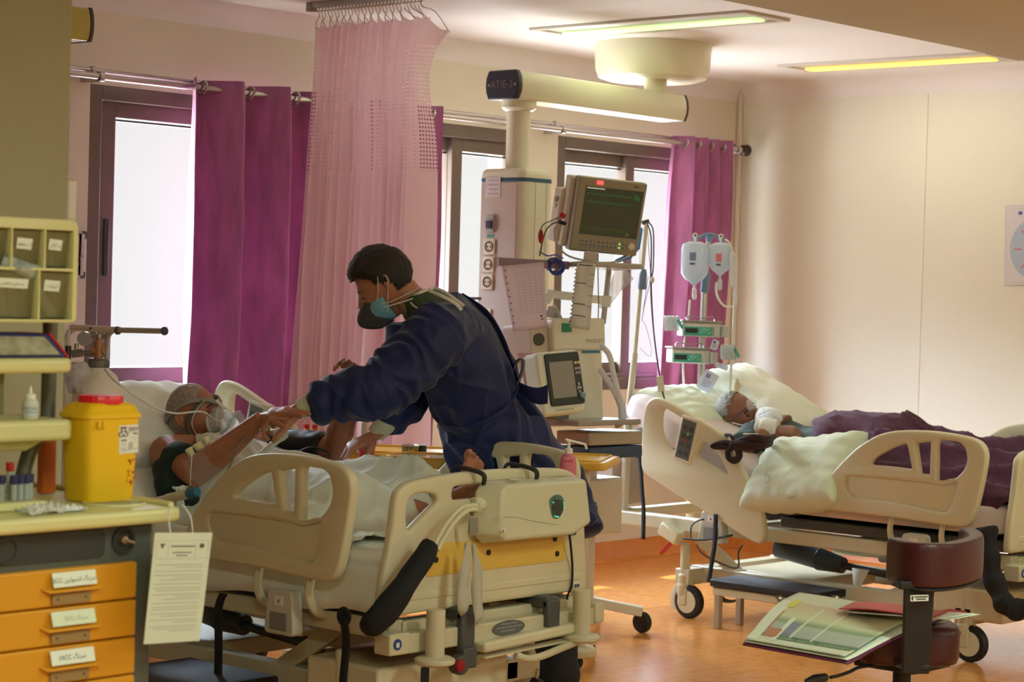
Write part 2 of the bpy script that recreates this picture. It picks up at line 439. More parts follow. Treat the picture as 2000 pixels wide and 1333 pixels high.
# ------------------------------------------------------------------ ceiling lights
m_lframe = mat('light_frame', (205, 200, 188), .45)
def ceiling_light(cx, cy, z, L, W, tube_rgb, e, label, lamp=0, lamp_rgb=(1, 1, 1), group='recessed ceiling lights'):
    t = thing('ceiling_light', (cx, cy, z), label, 'light', group)
    g = G(); w = .035
    for lo, hi in (((cx - W/2, cy - L/2, z - .012), (cx - W/2 + w, cy + L/2, z)), ((cx + W/2 - w, cy - L/2, z - .012), (cx + W/2, cy + L/2, z)),
                   ((cx - W/2 + w, cy - L/2, z - .012), (cx + W/2 - w, cy - L/2 + w, z)), ((cx - W/2 + w, cy + L/2 - w, z - .012), (cx + W/2 - w, cy + L/2, z))): g.box(lo, hi)
    build(g, 'frame', m_lframe, t, bevel=.002, smooth=False)
    g = G().box((cx - W/2 + w, cy - L/2 + w, z - .004), (cx + W/2 - w, cy + L/2 - w, z - .001)); build(g, 'backing_panel', mat('light_backing', (196, 190, 176), .4), t, smooth=False)
    g = G(); P = [(cx + .10 * W, cy - L/2 + w + .04, z - .012), (cx + .10 * W, cy + L/2 - w - .04, z - .012)]
    g.ring_tube(P, [(.055, .010), (.055, .010)], 16); build(g, 'tube', mat('lamp_tube_%d' % int(tube_rgb[0] + tube_rgb[2]), tube_rgb, .5, emit=e), t)
    if lamp:
        ld = bpy.data.lights.new('lamp_light', 'AREA'); ld.shape = 'RECTANGLE'; ld.size = W * .7; ld.size_y = L * .9; ld.energy = lamp; ld.color = lamp_rgb
        lo = bpy.data.objects.new('lamp_light', ld); COL.objects.link(lo); lo.parent = t; lo.location = (0, 0, -.02)
    return t
ceiling_light(7.50, 5.93, ZC, 1.22, .34, (210, 234, 176), .70, 'recessed ceiling light with pale green glowing tube above the monitor', 3, (.85, 1, .6))
ceiling_light(9.30, 5.80, ZC, 1.22, .34, (250, 216, 112), .78, 'recessed ceiling light with yellow glowing tube nearest the blank side wall', 3, (1, .88, .5))
ceiling_light(7.6, 3.35, 2.40, 1.22, .34, (200, 226, 170), .9, 'recessed light in the lowered ceiling, cut by the top edge of the picture', 12, (.85, 1, .75))
for x, y, w_ in ((1.5, 1.5, 'above the drug cart side'), (4.5, 1.5, 'in front of the nearer bed'), (1.5, -1.5, 'far behind the drug cart'), (4.5, -1.5, 'far behind the swivel stool'), (7.5, -.5, 'beside the blank side wall')):  # fixtures out of view, added as fill to brighten the interior
    ceiling_light(x, y, 2.40, 1.22, .34, (200, 226, 170), .9, 'unseen fill light added in the lowered ceiling, ' + w_, 44, (.84, 1, .84))
# ------------------------------------------------------------------ hospital beds
m_bed = mat('bed_plastic', (214, 204, 170), 0.42, vary=0.05, vscale=3)
m_bedm = mat('bed_metal', (204, 194, 162), 0.38, vary=0.05, vscale=4)
m_grey = mat('dark_grey_plastic', (74, 76, 74), 0.5)
m_black = mat('black_rubber', (26, 25, 27), 0.55)
m_blackcl = mat('black_webbing', (22, 22, 25), 0.85, bump=.3, bscale=200)
m_steel = mat('steel', (168, 166, 160), 0.28, metal=0.9)
m_white = mat('white_plastic', (232, 230, 222), 0.4)
m_red = mat('red_plastic', (176, 24, 28), 0.4)
m_yellow = mat('yellow_laminate', (226, 186, 84), 0.4, vary=.04)
m_ink = mat('black_ink', (40, 40, 44), .6)
m_label = mat('paper_label', (226, 226, 214), .6)

# outlines (distance from the foot end, height), measured on the bed whose rails show square on
def trace(pts, ox, oy, sc, X, dy, dz=0.0):
    out = []
    for a, b in pts:
        p = at(ox + a / sc, oy + b / sc, X=X); out.append((p.y - dy, p.z + dz, 0))
    return out
BY2 = 4.12
RAIL_OUT = smooth_loop(trace([(400,815),(470,640),(560,525),(640,442),(720,370),(820,306),(900,270),(1000,249),(1100,243),(1200,244),(1300,250),(1400,262),(1500,278),(1600,300),(1668,332),(1706,380),(1721,440),(1716,510),(1700,600),(1680,700),(1657,800),(1630,895),(1600,955),(1560,988),(1515,997),(1400,985),(1200,955),(1000,925),(800,903),(600,880),(450,862),(405,850)], 1500, 780, 4.0, 7.50, BY2), 3)
RAIL_H = [smooth_loop(trace(p, 1500, 780, 4.0, 7.50, BY2), 3) for p in (
    [(818,498),(850,458),(920,414),(1000,374),(1085,350),(1102,368),(1120,450),(1135,530),(1125,546),(1000,531),(900,521),(830,515)],
    [(1168,350),(1180,344),(1270,335),(1282,345),(1280,450),(1276,575),(1266,588),(1210,584),(1198,570),(1180,450)],
    [(1342,330),(1420,325),(1495,335),(1545,372),(1565,430),(1568,480),(1550,540),(1510,590),(1460,625),(1400,640),(1338,644),(1331,620),(1335,480)])]
RAIL_REC = smooth_loop(trace([(640,604),(760,608),(900,620),(1090,640),(1270,656),(1380,658),(1470,640),(1484,690),(1470,760),(1440,840),(1400,880),(1300,868),(1150,835),(1000,805),(850,785),(720,775),(655,745),(622,690),(615,640)], 1500, 780, 4.0, 7.50, BY2), 3)
HRAIL_OUT = smooth_loop(trace([(283,640),(290,450),(300,330),(313,272),(338,234),(372,214),(412,217),(480,243),(600,310),(750,400),(850,465),(915,530),(985,680),(1035,780),(1085,880),(1132,980),(1160,1080),(1173,1180),(1166,1240),(1140,1268),(1095,1255),(1000,1200),(800,1070),(600,950),(400,825),(312,765),(288,720)], 1180, 720, 3.702, 7.50, BY2), 3)
HRAIL_H = [smooth_loop(trace(p, 1180, 720, 3.702, 7.50, BY2), 3) for p in (
    [(420,345),(432,305),(458,292),(520,325),(572,362),(580,400),(560,470),(540,560),(520,604),(480,570),(440,510),(419,440)],
    [(722,540),(735,532),(790,560),(830,600),(862,660),(895,730),(905,768),(850,742),(760,690),(690,640),(684,610)])]

def rail(parent, X, Y0, outer, holes, rec=None, dy=0.0, dz=0.0, th=0.038, name='side_rail', flip=1, m=None, mdetail=None):
    m = m or m_bed
    sh = lambda L: [(p[0] + dy, p[1] + dz, 0) for p in L]
    pl = lambda u, v, w: (X + w, Y0 + u, v)
    r = plate(name, [sh(outer)] + [sh(h) for h in holes] + ([sh(rec)] if rec else []), pl, th, m, parent, bevel=0.011)
    if rec:   # shallow recess closed by a thinner panel
        cx_ = sum(p[0] for p in rec) / len(rec); cz_ = sum(p[1] for p in rec) / len(rec)
        plate('recess_panel', [sh([(cx_ + (p[0] - cx_) * 1.035, cz_ + (p[1] - cz_) * 1.07, 0) for p in rec])], pl, th * 0.5, m, r, bevel=0.002)
    return r

# footboard, measured on the nearer bed (distance across from its near side, height)
BX1, BY1 = 4.44, 4.49
def ftrace(pts): 
    out = []
    for a, b in pts:
        p = at(700 + a / 2.8185, 860 + b / 2.8185, Y=BY1 - .01); out.append((p.x - BX1, p.z, 0))
    return out
FB_OUT = smooth_loop(ftrace([(100,915),(106,850),(122,740),(150,600),(172,450),(184,350),(196,295),(222,260),(262,234),(330,214),(440,194),(560,177),(700,163),(850,156),(1000,153),(1110,158),(1180,190),(1212,240),(1222,350),(1230,520),(1235,700),(1236,790),(1222,826),(1100,842),(900,868),(700,895),(500,925),(330,948),(240,962),(120,975),(100,955)]), 3)
FB_H = [smooth_loop(ftrace(p), 3) for p in (
    [(250,480),(246,400),(258,335),(290,302),(345,291),(396,297),(414,318),(412,345),(380,378),(330,428),(290,470),(264,498)],
    [(500,318),(500,275),(520,256),(600,245),(700,236),(840,228),(900,228),(912,245),(905,275),(870,296),(760,305),(640,318),(560,326),(515,330)],
    [(1010,235),(1040,215),(1100,210),(1150,222),(1172,262),(1176,330),(1160,350),(1120,320),(1060,280),(1015,260)])]
FB_Y = smooth_loop(ftrace([(338,600),(345,582),(370,570),(500,558),(700,548),(900,538),(1050,532),(1095,530),(1112,542),(1116,600),(1110,650),(1090,662),(900,685),(700,708),(500,732),(400,745),(352,745),(337,720)]), 3)

def bed(X0, Y0, label, back_deg, hr_shift, near_head, top_z=0.655, sheet_m=None, matt_m=None):
    t = thing('hospital_bed', (X0 + .47, Y0 + 1.05, 0), label, 'bed', 'hospital beds')
    P = lambda x, y, z: (X0 + x, Y0 + y, z)
    A = math.radians(back_deg)
    hinge = 1.12
    # mattress along its path
    h = top_z - 0.075
    L2 = 0.86
    path = [(0.03, h), (0.06, h), (0.3, h), (0.6, h), (0.9, h), (hinge - .06, h), (hinge + .04, h + .012)]
    path += [(hinge + .06 + d * cos(A), h + .02 + d * sin(A)) for d in (0.05, .2, .4, .6, L2 - .03, L2)]
    rr = [(.40, .05)] + [(.44, .072)] * (len(path) - 2) + [(.40, .05)]
    g = G(); g.ring_tube([P(.47, y, z) for y, z in path], rr, 36, sq=.28, up=(0, 0, 1))
    build(g, 'mattress', matt_m, t, subsurf=1)
    wr_ = .12 if near_head else .34
    # fitted sheet over the top half of it
    g = G(); rows = []
    for i, (y, z) in enumerate(path):
        a, b = rr[i]; a += .006
        tx = (path[min(i + 1, len(path) - 1)][0] - path[max(i - 1, 0)][0]); tz = (path[min(i + 1, len(path) - 1)][1] - path[max(i - 1, 0)][1]); q = math.hypot(tx, tz)
        ny, nz = -tz / q, tx / q; row = []
        for k in range(33):
            th = pi * (-wr_ + (1 + 2 * wr_) * k / 32); cx, cz = cos(th), sin(th); cx = math.copysign(abs(cx) ** .28, cx); cz = math.copysign(abs(cz) ** .28, cz)
            hh = cz * (b + .006)
            row.append(P(.47 + cx * a, y + ny * hh + (0 if 0 < i < len(path) - 1 else (-.02 if i == 0 else .02)), z + nz * hh))
        rows.append(row)
    g.grid(rows); build(g, 'fitted_sheet', sheet_m, t, subsurf=1, fixn=False)
    # deck under the mattress
    g = G(); g.box(P(.05, .02, .455), P(.89, hinge, .50)); build(g, 'deck', m_grey, t, bevel=.006)
    g = G(); g.bar(P(.47, hinge + .05, .49), P(.47, hinge + .05 + .84 * cos(A), .49 + .84 * sin(A)), .84, .035, up=(0, -sin(A), cos(A))); build(g, 'backrest_deck', m_grey, t, bevel=.006)
    # lying surface frame
    g = G()
    for x in (.07, .87): g.box(P(x - .03, .0, .385), P(x + .03, 2.12, .445))
    for y in (.02, .75, 1.35, 2.09): g.box(P(.09, y - .03, .39), P(.85, y + .03, .44))
    build(g, 'frame', m_bedm, t, bevel=.006)
    # corner posts with round bumpers
    for x in (.13, .81):
        for y, s in ((-.105, -1), (2.17, 1)):
            g = G(); g.cyl(P(x, y, .335), P(x, y, .485), .029); g.lathe(P(x, y, .318), [(.0, 0), (.052, .0), (.062, .006), (.062, .018), (.05, .024), (.028, .026)], 28)
            b_ = build(g, 'bumper', m_bedm, t, bevel=.002)
    g = G(); g.box(P(-.0, -.065, .352), P(.94, -.01, .412)); cb = build(g, 'cross_bar', m_bedm, t, bevel=.006)
    # footboard
    pl = lambda u, v, w: (X0 + u, Y0 - .01 + w, v)
    fb = plate('footboard', [FB_OUT] + FB_H, pl, .036, m_bed, t, bevel=.012)
    plate('decor_panel', [FB_Y], pl, .004, m_yellow, fb, bevel=.001, off=-.0195)
    for a, b in ((720, 620), (1097, 627), (430, 660), (1085, 545)):
        p = at(700 + a / 2.8185, 860 + b / 2.8185, Y=BY1 - .035); q = V((p.x - BX1 + X0, Y0 - .032, p.z))
        g = G(); g.lathe(q, [(0, .004), (.009, .003), (.0095, 0)], 16, axis=(0, -1, 0)); build(g, 'screw_cap', m_black, fb)
    g = G(); g.box(P(.04, -.030, .50), P(.90, .014, .53)); build(g, 'lower_ledge', m_bed, fb, bevel=.008)
    # side rails on both sides
    for X in (X0 - .045, X0 + .985):
        rail(t, X, Y0, RAIL_OUT, RAIL_H, RAIL_REC)
        if X > X0 or near_head: 
            hr = rail(t, X, Y0, HRAIL_OUT, HRAIL_H, dy=hr_shift[0], dz=hr_shift[1])
            s = -1
            c = at(1180 + 617 / 3.702, 720 + 515 / 3.702, X=7.50); c = V((X, Y0 + c.y - BY2 + hr_shift[0], c.z + hr_shift[1]))
            # control panel: a slim box leaning with the rail
            M = Matrix.Translation(c) @ Matrix.Rotation(math.radians(13), 4, 'X')
            g = G(); g.box((-.026, -.052, -.105), (.026, .052, .105), M); cp = build(g, 'control_panel', mat('panel_cream', (214, 205, 178), .4), hr, bevel=.008)
            g = G(); g.box((-.0275, -.037, -.088), (-.0262, .037, .088), M); g.box((.0262, -.037, -.088), (.0275, .037, .088), M); build(g, 'keypad', mat('keypad', (92, 94, 84), .5), cp)
            for sx in (-1, 1):
                g = G()
                for i in range(4):
                    for j in (-1, 1): g.box((min(.0275 * sx, .0295 * sx), j * .018 - .010, -.072 + i * .038), (max(.0275 * sx, .0295 * sx), j * .018 + .010, -.072 + i * .038 + .022), M)
                build(g, 'key', mat('key_grey', (60, 66, 62), .5), cp)
                g = G().box((min(.0296 * sx, .031 * sx), -.006, -.012), (max(.0296 * sx, .031 * sx), .006, .004), M); build(g, 'red_key', m_red, cp)
                g = G().box((min(.0296 * sx, .031 * sx), -.014, .022), (max(.0296 * sx, .031 * sx), -.002, .034), M); build(g, 'green_key', mat('green_key', (140, 200, 60), .5), cp)
    # rail brackets and release housings
    for y in (.28, .52):
        g = G(); g.ring_tube(smooth_loop([P(-.02, y, .56), P(-.03, y, .50), P(-.005, y, .45), P(.04, y, .43)], 4, False), [(.016, .010)] * 13, 10); build(g, 'rail_bracket', m_bedm, t)
    for y in (.40, 1.42):
        g = G(); g.prism(round_poly([P(.0, y - .07, .36), P(.0, y + .07, .36), P(.0, y + .055, .50), P(.0, y - .055, .50)], .02), (-.045, 0, 0)); hs = build(g, 'rail_latch', mat('pale_plastic', (198, 196, 180), .45), t, bevel=.006)
        g = G().box(P(-.049, y - .04, .375), P(-.044, y + .04, .43)); build(g, 'latch_handle', mat('latch_grey', (126, 128, 126), .5), hs, bevel=.004)
        g = G().box(P(-.048, y - .018, .452), P(-.044, y + .018, .482)); build(g, 'sticker', m_label, hs)
        g = G(); g.ell(P(-.048, y, .466), (.001, .004, .006)); build(g, 'sticker_mark', m_red, hs)
    # chassis on casters with lifting arms
    g = G()
    for x in (.16, .78): g.box(P(x - .03, .16, .155), P(x + .03, 1.66, .225))
    for y in (.20, 1.62): g.box(P(.02, y - .04, .15), P(.92, y + .04, .22))
    g.box(P(.22, .30, .15), P(.72, .62, .245)); g.box(P(.22, 1.05, .16), P(.72, 1.5, .22))
    build(g, 'chassis', m_bedm, t, bevel=.006)
    for x in (.16, .78):
        for y, dy in ((.62, .34), (1.40, -.32)):
            g = G(); g.bar(P(x, y, .20), P(x, y - dy, .41), .03, .055); g.cyl(P(x - .025, y, .20), P(x + .025, y, .20), .032); g.cyl(P(x - .025, y - dy, .40), P(x + .025, y - dy, .40), .03)
            build(g, 'lift_arm', m_bedm, t, bevel=.003)
    g = G(); g.cyl(P(.30, 1.30, .33), P(.30, 1.08, .30), .045); g.cyl(P(.30, 1.08, .30), P(.30, .95, .285), .05, .035); g.cyl(P(.30, .95, .285), P(.30, .62, .262), .016); g.cyl(P(.30, .66, .262), P(.30, .58, .26), .026)
    build(g, 'actuator', m_grey, t, bevel=.003)
    g = G(); g.cyl(P(.60, .55, .33), P(.60, .95, .31), .035); g.cyl(P(.60, .95, .31), P(.60, 1.2, .30), .014); build(g, 'actuator', m_bedm, t, bevel=.003)
    for x in (.04, .90):
        for y in (.20, 1.62):
            g = G(); g.cyl(P(x, y, .10), P(x, y, .335), .022); g.cyl(P(x, y, .13), P(x, y, .20), .030); g.lathe(P(x, y, .095), [(.03, 0), (.034, .02), (.034, .06), (.02, .07)], 20)
            g.box(P(x - .028, y - .034, .055), P(x + .028, y + .02, .135)); c = build(g, 'caster', m_bedm, t, bevel=.010)
            g = G(); g.lathe(P(x - .018, y - .03, .075), [(.03, -.003), (.045, -.003), (.068, 0), (.075, .008), (.075, .028), (.068, .036), (.045, .039), (.03, .039)], 36, axis=(1, 0, 0)); build(g, 'wheel', m_black, c)
            g = G(); g.lathe(P(x - .023, y - .03, .075), [(.0, 0), (.05, 0), (.052, .046), (.0, .046)], 30, axis=(1, 0, 0)); build(g, 'hub', m_bed, c)
            g = G(); g.ring_tube([P(x - .0, y - .03 + .083 * sin(a), .075 + .083 * cos(a)) for a in [(-.2 + 2.3 * k / 10) for k in range(11)]], [(.024, .005)] * 11, 8, up=(1, 0, 0)); build(g, 'guard', m_bedm, c)
    return t

m_sheet = mat('white_sheet', (236, 236, 222), 0.85, vary=.03, vscale=5, bump=.25, bscale=40, sheen=.2)
m_pinksheet = mat('pinkish_sheet', (216, 200, 196), 0.85, bump=.25, bscale=40)
m_darkmat = mat('dark_mattress', (62, 58, 62), 0.6, vary=.15, vscale=5, bump=.3, bscale=12)
bed1 = bed(BX1, BY1, 'cream hospital bed with the blower box on its footboard, nearer the drug cart', 25, (.14, .08), False, sheet_m=m_sheet, matt_m=mat('olive_mattress', (92, 98, 76), .6, bump=.3, bscale=10))
bed2 = bed(7.545, BY2, 'cream hospital bed under the IV bags, in the corner by the blank side wall', 23, (0, 0), True, sheet_m=m_pinksheet, matt_m=m_darkmat)
# ------------------------------------------------------------------ curtain rod and curtains
ROD_Y, ROD_Z = 7.10, 2.275
rod = thing('curtain_rod', (7.2, ROD_Y, ROD_Z), 'long twin chrome curtain rod above the windows with a dark round end knob', 'curtain rod')
m_chrome = mat('brushed_chrome', (196, 190, 188), .22, metal=.85)
g = G(); g.cyl((3.6, ROD_Y, ROD_Z), (9.80, ROD_Y, ROD_Z), .014, n=16); build(g, 'pole', m_chrome, rod)
g = G(); g.cyl((3.6, ROD_Y + .055, ROD_Z + .028), (9.80, ROD_Y + .055, ROD_Z + .028), .010, n=12); build(g, 'pole', m_chrome, rod)
g = G(); g.lathe((9.80, ROD_Y, ROD_Z), [(0, .0), (.02, 0), (.03, .006), (.016, .014), (.030, .026), (.034, .042), (.026, .058), (0, .066)], 20, axis=(1, 0, 0)); build(g, 'finial', mat('dark_bronze', (70, 56, 52), .35, metal=.6), rod)
for x in (5.33, 8.24, 9.76):
    g = G(); g.box((x - .012, ROD_Y - .016, ROD_Z - .02), (x + .012, YW, ROD_Z + .0)); g.cyl((x - .012, ROD_Y, ROD_Z), (x + .012, ROD_Y, ROD_Z), .022, n=16); g.cyl((x - .01, ROD_Y + .055, ROD_Z + .028), (x + .01, ROD_Y + .055, ROD_Z + .028), .018, n=12)
    build(g, 'bracket', m_chrome, rod, bevel=.002)

def velvet():
    m = mat('purple_velvet', (184, 112, 160), .6, vary=.22, vscale=18, bump=.5, bscale=140, sheen=1.0, transl=.16, stretch=(1, 1, .25))
    b = m.node_tree.nodes['Principled BSDF']; b.inputs['Sheen Tint'].default_value = lin((240, 206, 226)); b.inputs['Sheen Roughness'].default_value = .35
    return m
m_velvet = velvet()

def curtain(name, label, x0, x1, z1, z0, y, folds, amp, grom, m, spread=(0, 0), gz=None, phase=0.0, seed=1, group=None):
    t = thing(name, ((x0 + x1) / 2, y, z0), label, 'curtain', group)
    rnd = random.Random(seed); g = G(); rows = []; n = folds * 16; ph = [rnd.uniform(-.5, .5) for _ in range(folds * 2 + 2)]
    for j in range(41):
        v = j / 40; z = z1 + (z0 - z1) * v; row = []
        for i in range(n + 1):
            u = i / n; a = u * folds * 2 * pi + phase
            w = ph[int(u * folds * 2)] * .35 * min(1, v * 2)
            s_ = sin(a + w); s_ = math.copysign(abs(s_) ** .8, s_)
            xx = x0 + (x1 - x0) * u + .012 * sin(2 * a) + (spread[0] * (1 - u) + spread[1] * u) * v ** 1.3
            yy = y + amp * s_ * (1 + .25 * sin(v * 5 + ph[int(u * folds)])) + .01 * mnoise.noise(V((xx * 6, z * 2.2, seed)))
            row.append((xx, yy, z))
        rows.append(row)
    g.grid(rows); build(g, 'cloth', m, t, solid=.003, fixn=False, angle=180)
    for k in range(grom):
        u = (k + .5) / grom; x = x0 + (x1 - x0) * u
        g = G(); gzz = ROD_Z
        g.ring_tube([(x + .022 * sin(q) * .35, y + .03 * cos(q), gzz + .03 * sin(q)) for q in [2 * pi * i / 20 for i in range(20)]], [.006] * 20, 8, closed=True)
        build(g, 'grommet', m_chrome, t)
    return t
curtain('window_curtain', 'purple velvet curtain drawn beside the wide window, behind the patient with the straps mask', 5.80, 6.60, 2.315, .22, ROD_Y, 3, .085, 6, m_velvet, (-.03, .02), phase=-.6, seed=3, group='purple window curtains')
curtain('window_curtain', 'narrow edge of purple curtain showing from behind the pink privacy curtain', 6.80, 7.335, 2.315, .22, ROD_Y, 4, .045, 4, m_velvet, (-.0, .0), seed=5, group='purple window curtains')
curtain('window_curtain', 'purple velvet curtain bunched at the corner end of the rod behind the IV bags', 9.20, 9.66, 2.315, .55, ROD_Y, 4, .060, 4, m_velvet, (-.10, -.02), seed=8, phase=.4, group='purple window curtains')

# ------------------------------------------------------------------ pink privacy curtain on a ceiling track
def pink_mat():
    m = bpy.data.materials.new('pink_curtain_cloth'); m.use_nodes = True; n = m.node_tree; b = n.nodes['Principled BSDF']
    c = lin((250, 230, 236)); b.inputs['Base Color'].default_value = c; b.inputs['Roughness'].default_value = .8
    tr = n.nodes.new('ShaderNodeBsdfTranslucent'); tr.inputs[0].default_value = lin((252, 228, 236)); mx = n.nodes.new('ShaderNodeMixShader'); mx.inputs[0].default_value = .58
    n.links.new(b.outputs[0], mx.inputs[1]); n.links.new(tr.outputs[0], mx.inputs[2])
    uv = n.nodes.new('ShaderNodeUVMap'); sp = n.nodes.new('ShaderNodeSeparateXYZ'); n.links.new(uv.outputs[0], sp.inputs[0])
    def M(op, a, b_=None, v=None):
        q = n.nodes.new('ShaderNodeMath'); q.operation = op
        n.links.new(a, q.inputs[0])
        if b_ is not None: n.links.new(b_, q.inputs[1])
        if v is not None: q.inputs[1].default_value = v
        return q.outputs[0]
    def cell(o, per):
        f = M('FRACT', M('MULTIPLY', o, v=1 / per)); return M('LESS_THAN', M('ABSOLUTE', M('SUBTRACT', f, v=.5)), v=.25)
    hole = M('MULTIPLY', cell(sp.outputs[0], .0165), cell(sp.outputs[1], .0165))
    zone = M('MULTIPLY', M('GREATER_THAN', sp.outputs[1], v=1.925), M('LESS_THAN', sp.outputs[1], v=2.44))
    k = M('MULTIPLY', hole, zone)
    t = n.nodes.new('ShaderNodeBsdfTransparent'); m2 = n.nodes.new('ShaderNodeMixShader'); n.links.new(k, m2.inputs[0]); n.links.new(mx.outputs[0], m2.inputs[1]); n.links.new(t.outputs[0], m2.inputs[2])
    n.links.new(m2.outputs[0], n.nodes['Material Output'].inputs[0])
    return m
PX = 6.21
pc = thing('privacy_curtain', (PX, 6.42, .3), 'pink privacy curtain with a mesh top bunched on hooks under the ceiling track', 'curtain')
rnd = random.Random(4); NF = 15
knots = []
for i in range(NF * 2 + 1):
    u = i / (NF * 2); knots.append((u + rnd.uniform(-.008, .008), (1 if i % 2 else -1) * rnd.uniform(.5, 1.1)))
knots[-1] = (1.02, .9); knots[-2] = (.955, -1.3)
rows = []; uvs = []
NS = 8
prof = smooth_loop([(a, b, 0) for a, b in knots], NS, False)
ylen = .66
for j in range(45):
    v = j / 44; z = 2.545 + (.32 - 2.545) * v; row = []; L = 0; prev = None; ur = []
    pinch = math.exp(-((v - .10) / .09) ** 2)
    for i, p in enumerate(prof):
        u = p.x; amp = .040 + .055 * (1 - math.exp(-v * 1.6)) ; amp = amp * (1 - .25 * pinch)
        flare = .08 * math.exp(-v / .05)
        y = 6.745 - ylen * u * (1 - .07 * pinch) + (.10 * v * (1 - u) if u < .6 else 0) - flare * max(0, (u - .72)) / .28 + (-.02 if 0 else 0)
        x = PX + amp * p.y + (.018 * sin(v * 7 + i * .13)) * v
        zz = z + (.018 * abs(p.y) * math.exp(-v / .03)) - (.05 * max(0, u - .93) / .07 * math.exp(-v / .04))
        row.append((x, y, zz)); q = V((x, y, 0)); L = L + ((q - prev).length if prev is not None else 0); prev = q; ur.append((L * 1.0, zz))
    rows.append(row); uvs.append(ur)
g = G(); g.grid(rows); pco = build(g, 'cloth', pink_mat(), pc, fixn=False, angle=180)
uvl = pco.data.uv_layers.new(name='UVMap'); nn = len(prof)
# arclength at mid height drives the mesh pattern so that the columns of holes run straight down
mid = uvs[20]
for li, lp in enumerate(pco.data.loops):
    vi = lp.vertex_index; uvl.data[li].uv = (mid[vi % nn][0], uvs[vi // nn][vi % nn][1])
# thick header hem
g = G(); g.grid([[(x + .002, y, z) for x, y, z in r] for r in rows[:2]])
for i in range(0, NF * 2 + 1):
    p = rows[0][min(i * NS, nn - 1)]; yy = 6.76 - .62 * i / (NF * 2)
    tube('hook', [(PX, yy, 2.625), (PX + .012, yy, 2.60), (p[0] * .5 + PX * .5, p[1] * .5 + yy * .5, 2.575), (p[0], p[1], p[2] - .012)], .0018, m_steel, pc, n=5, smooth_n=3)
    g = G(); g.ring_tube([(PX + .010 * cos(q), yy, 2.628 + .010 * sin(q)) for q in [2 * pi * k / 10 for k in range(10)]], [.0022] * 10, 5, closed=True); build(g, 'ring', m_steel, pc)
tr = thing('curtain_track', (PX, 6.0, 2.64), 'metal ceiling track carrying the pink privacy curtain', 'curtain track')
g = G(); g.box((PX - .012, 4.2, 2.635), (PX + .012, 6.80, ZC)); build(g, 'rail', m_steel, tr, bevel=.002)
g = G(); g.box((PX - .018, 6.78, 2.622), (PX + .018, 6.815, ZC)); build(g, 'end_stop', mat('track_end', (150, 146, 130), .4), tr, bevel=.003)

# ------------------------------------------------------------------ ceiling supply pendant
m_pend = mat('pendant_cream', (226, 222, 196), .35, vary=.03)
m_pendp = mat('pendant_panel', (196, 176, 162), .45)
pd = thing('ceiling_supply_pendant', (7.6, 6.35, ZC), 'cream ceiling supply pendant with a horizontal arm and socket column', 'medical pendant')
g = G(); g.lathe((8.13, 6.44, ZC), [(.285, 0), (.285, -.02), (.278, -.13), (.262, -.165), (.22, -.178), (0, -.18)], 48); cn = build(g, 'canopy', m_pend, pd)
g = G(); g.box((8.13 - .004, 6.44 - .283, ZC - .15), (8.13 - .001, 6.44 - .279, ZC - .01)); 
g = G(); g.cyl((8.08, 6.38, ZC - .18), (8.08, 6.38, 2.40), .055, n=28); build(g, 'spindle', m_pend, pd)
AZ = 2.352
sec = [(-.078, -.062), (.078, -.062), (.092, -.03), (.095, 0), (.092, .03), (.078, .062), (-.078, .062), (-.092, .03), (-.095, 0), (-.092, -.03)]
g = G(); g.prism([(6.955, 6.33 + a, AZ + b) for a, b in sec], (1.26, .05, 0)); build(g, 'arm', m_pend, pd, bevel=.006)
g = G(); g.prism([(6.925, 6.33 + a * 1.04, AZ + b * 1.05) for a, b in sec], (.03, 0, 0)); ec = build(g, 'end_cap', mat('dark_blue_plastic', (44, 44, 58), .45), pd, bevel=.006)
g = G(); g.prism([(8.216, 6.38 + a * 1.02, AZ + b * 1.03) for a, b in sec], (.012, 0, 0)); build(g, 'end_cap', m_grey, pd, bevel=.004)
textobj('cap_lettering', 'ATIE-3', mat('faint_lettering', (112, 104, 112), .5), ec, (6.9235, 6.33, AZ), (0, -1, 0), (0, 0, 1), .048)
for s in (-1, 1):
    g = G(); g.lathe((6.925, 6.33 + s * .078, AZ), [(0, .003), (.005, .002), (.006, 0)], 12, axis=(-1, 0, 0)); build(g, 'screw', m_steel, ec)
g = G(); g.lathe((7.06, 6.345, AZ - .062), [(.078, 0), (.078, -.03), (.066, -.042), (.054, -.045), (.054, -.40), (.06, -.42)], 32); build(g, 'drop_tube', m_pend, pd)
# column
cx0, cx1, cy0, cy1, cz0, cz1 = 6.97, 7.165, 6.22, 6.48, 1.10, 1.945
g = G(); P = round_poly([(cx0, cy0, 0), (cx1, cy0, 0), (cx1, cy1, 0), (cx0, cy1, 0)], [.045, .03, .02, .012])
g.prism([V((p.x, p.y, cz0)) for p in P], (0, 0, cz1 - cz0)); co = build(g, 'column', m_pend, pd, bevel=.003)
g = G(); c_ = V(((cx0 + cx1) / 2, (cy0 + cy1) / 2, 0)); rows_ = []
for s, z in ((1.01, cz1), (1.01, cz1 + .012), (.97, cz1 + .03), (.86, cz1 + .042), (.3, cz1 + .045)): rows_.append([c_ + (V((p.x, p.y, 0)) - c_) * s + V((0, 0, z)) for p in P] )
rows_ = [r + [r[0]] for r in rows_]; g.grid(rows_); g.add(rows_[-1][:-1], [tuple(range(len(P)))]); build(g, 'column_cap', m_pend, pd, angle=60)
g = G(); g.prism([c_ + (V((p.x, p.y, 0)) - c_) * 1.018 + V((0, 0, cz1 - .018)) for p in P], (0, 0, .016)); build(g, 'blue_band', mat('blue_trim', (58, 92, 118), .4), co)
g = G().box((cx0 - .004, cy0 + .04, cz0 + .01), (cx0 + .002, cy1 - .006, cz1 - .022)); sp_ = build(g, 'socket_panel', m_pendp, co, bevel=.002)
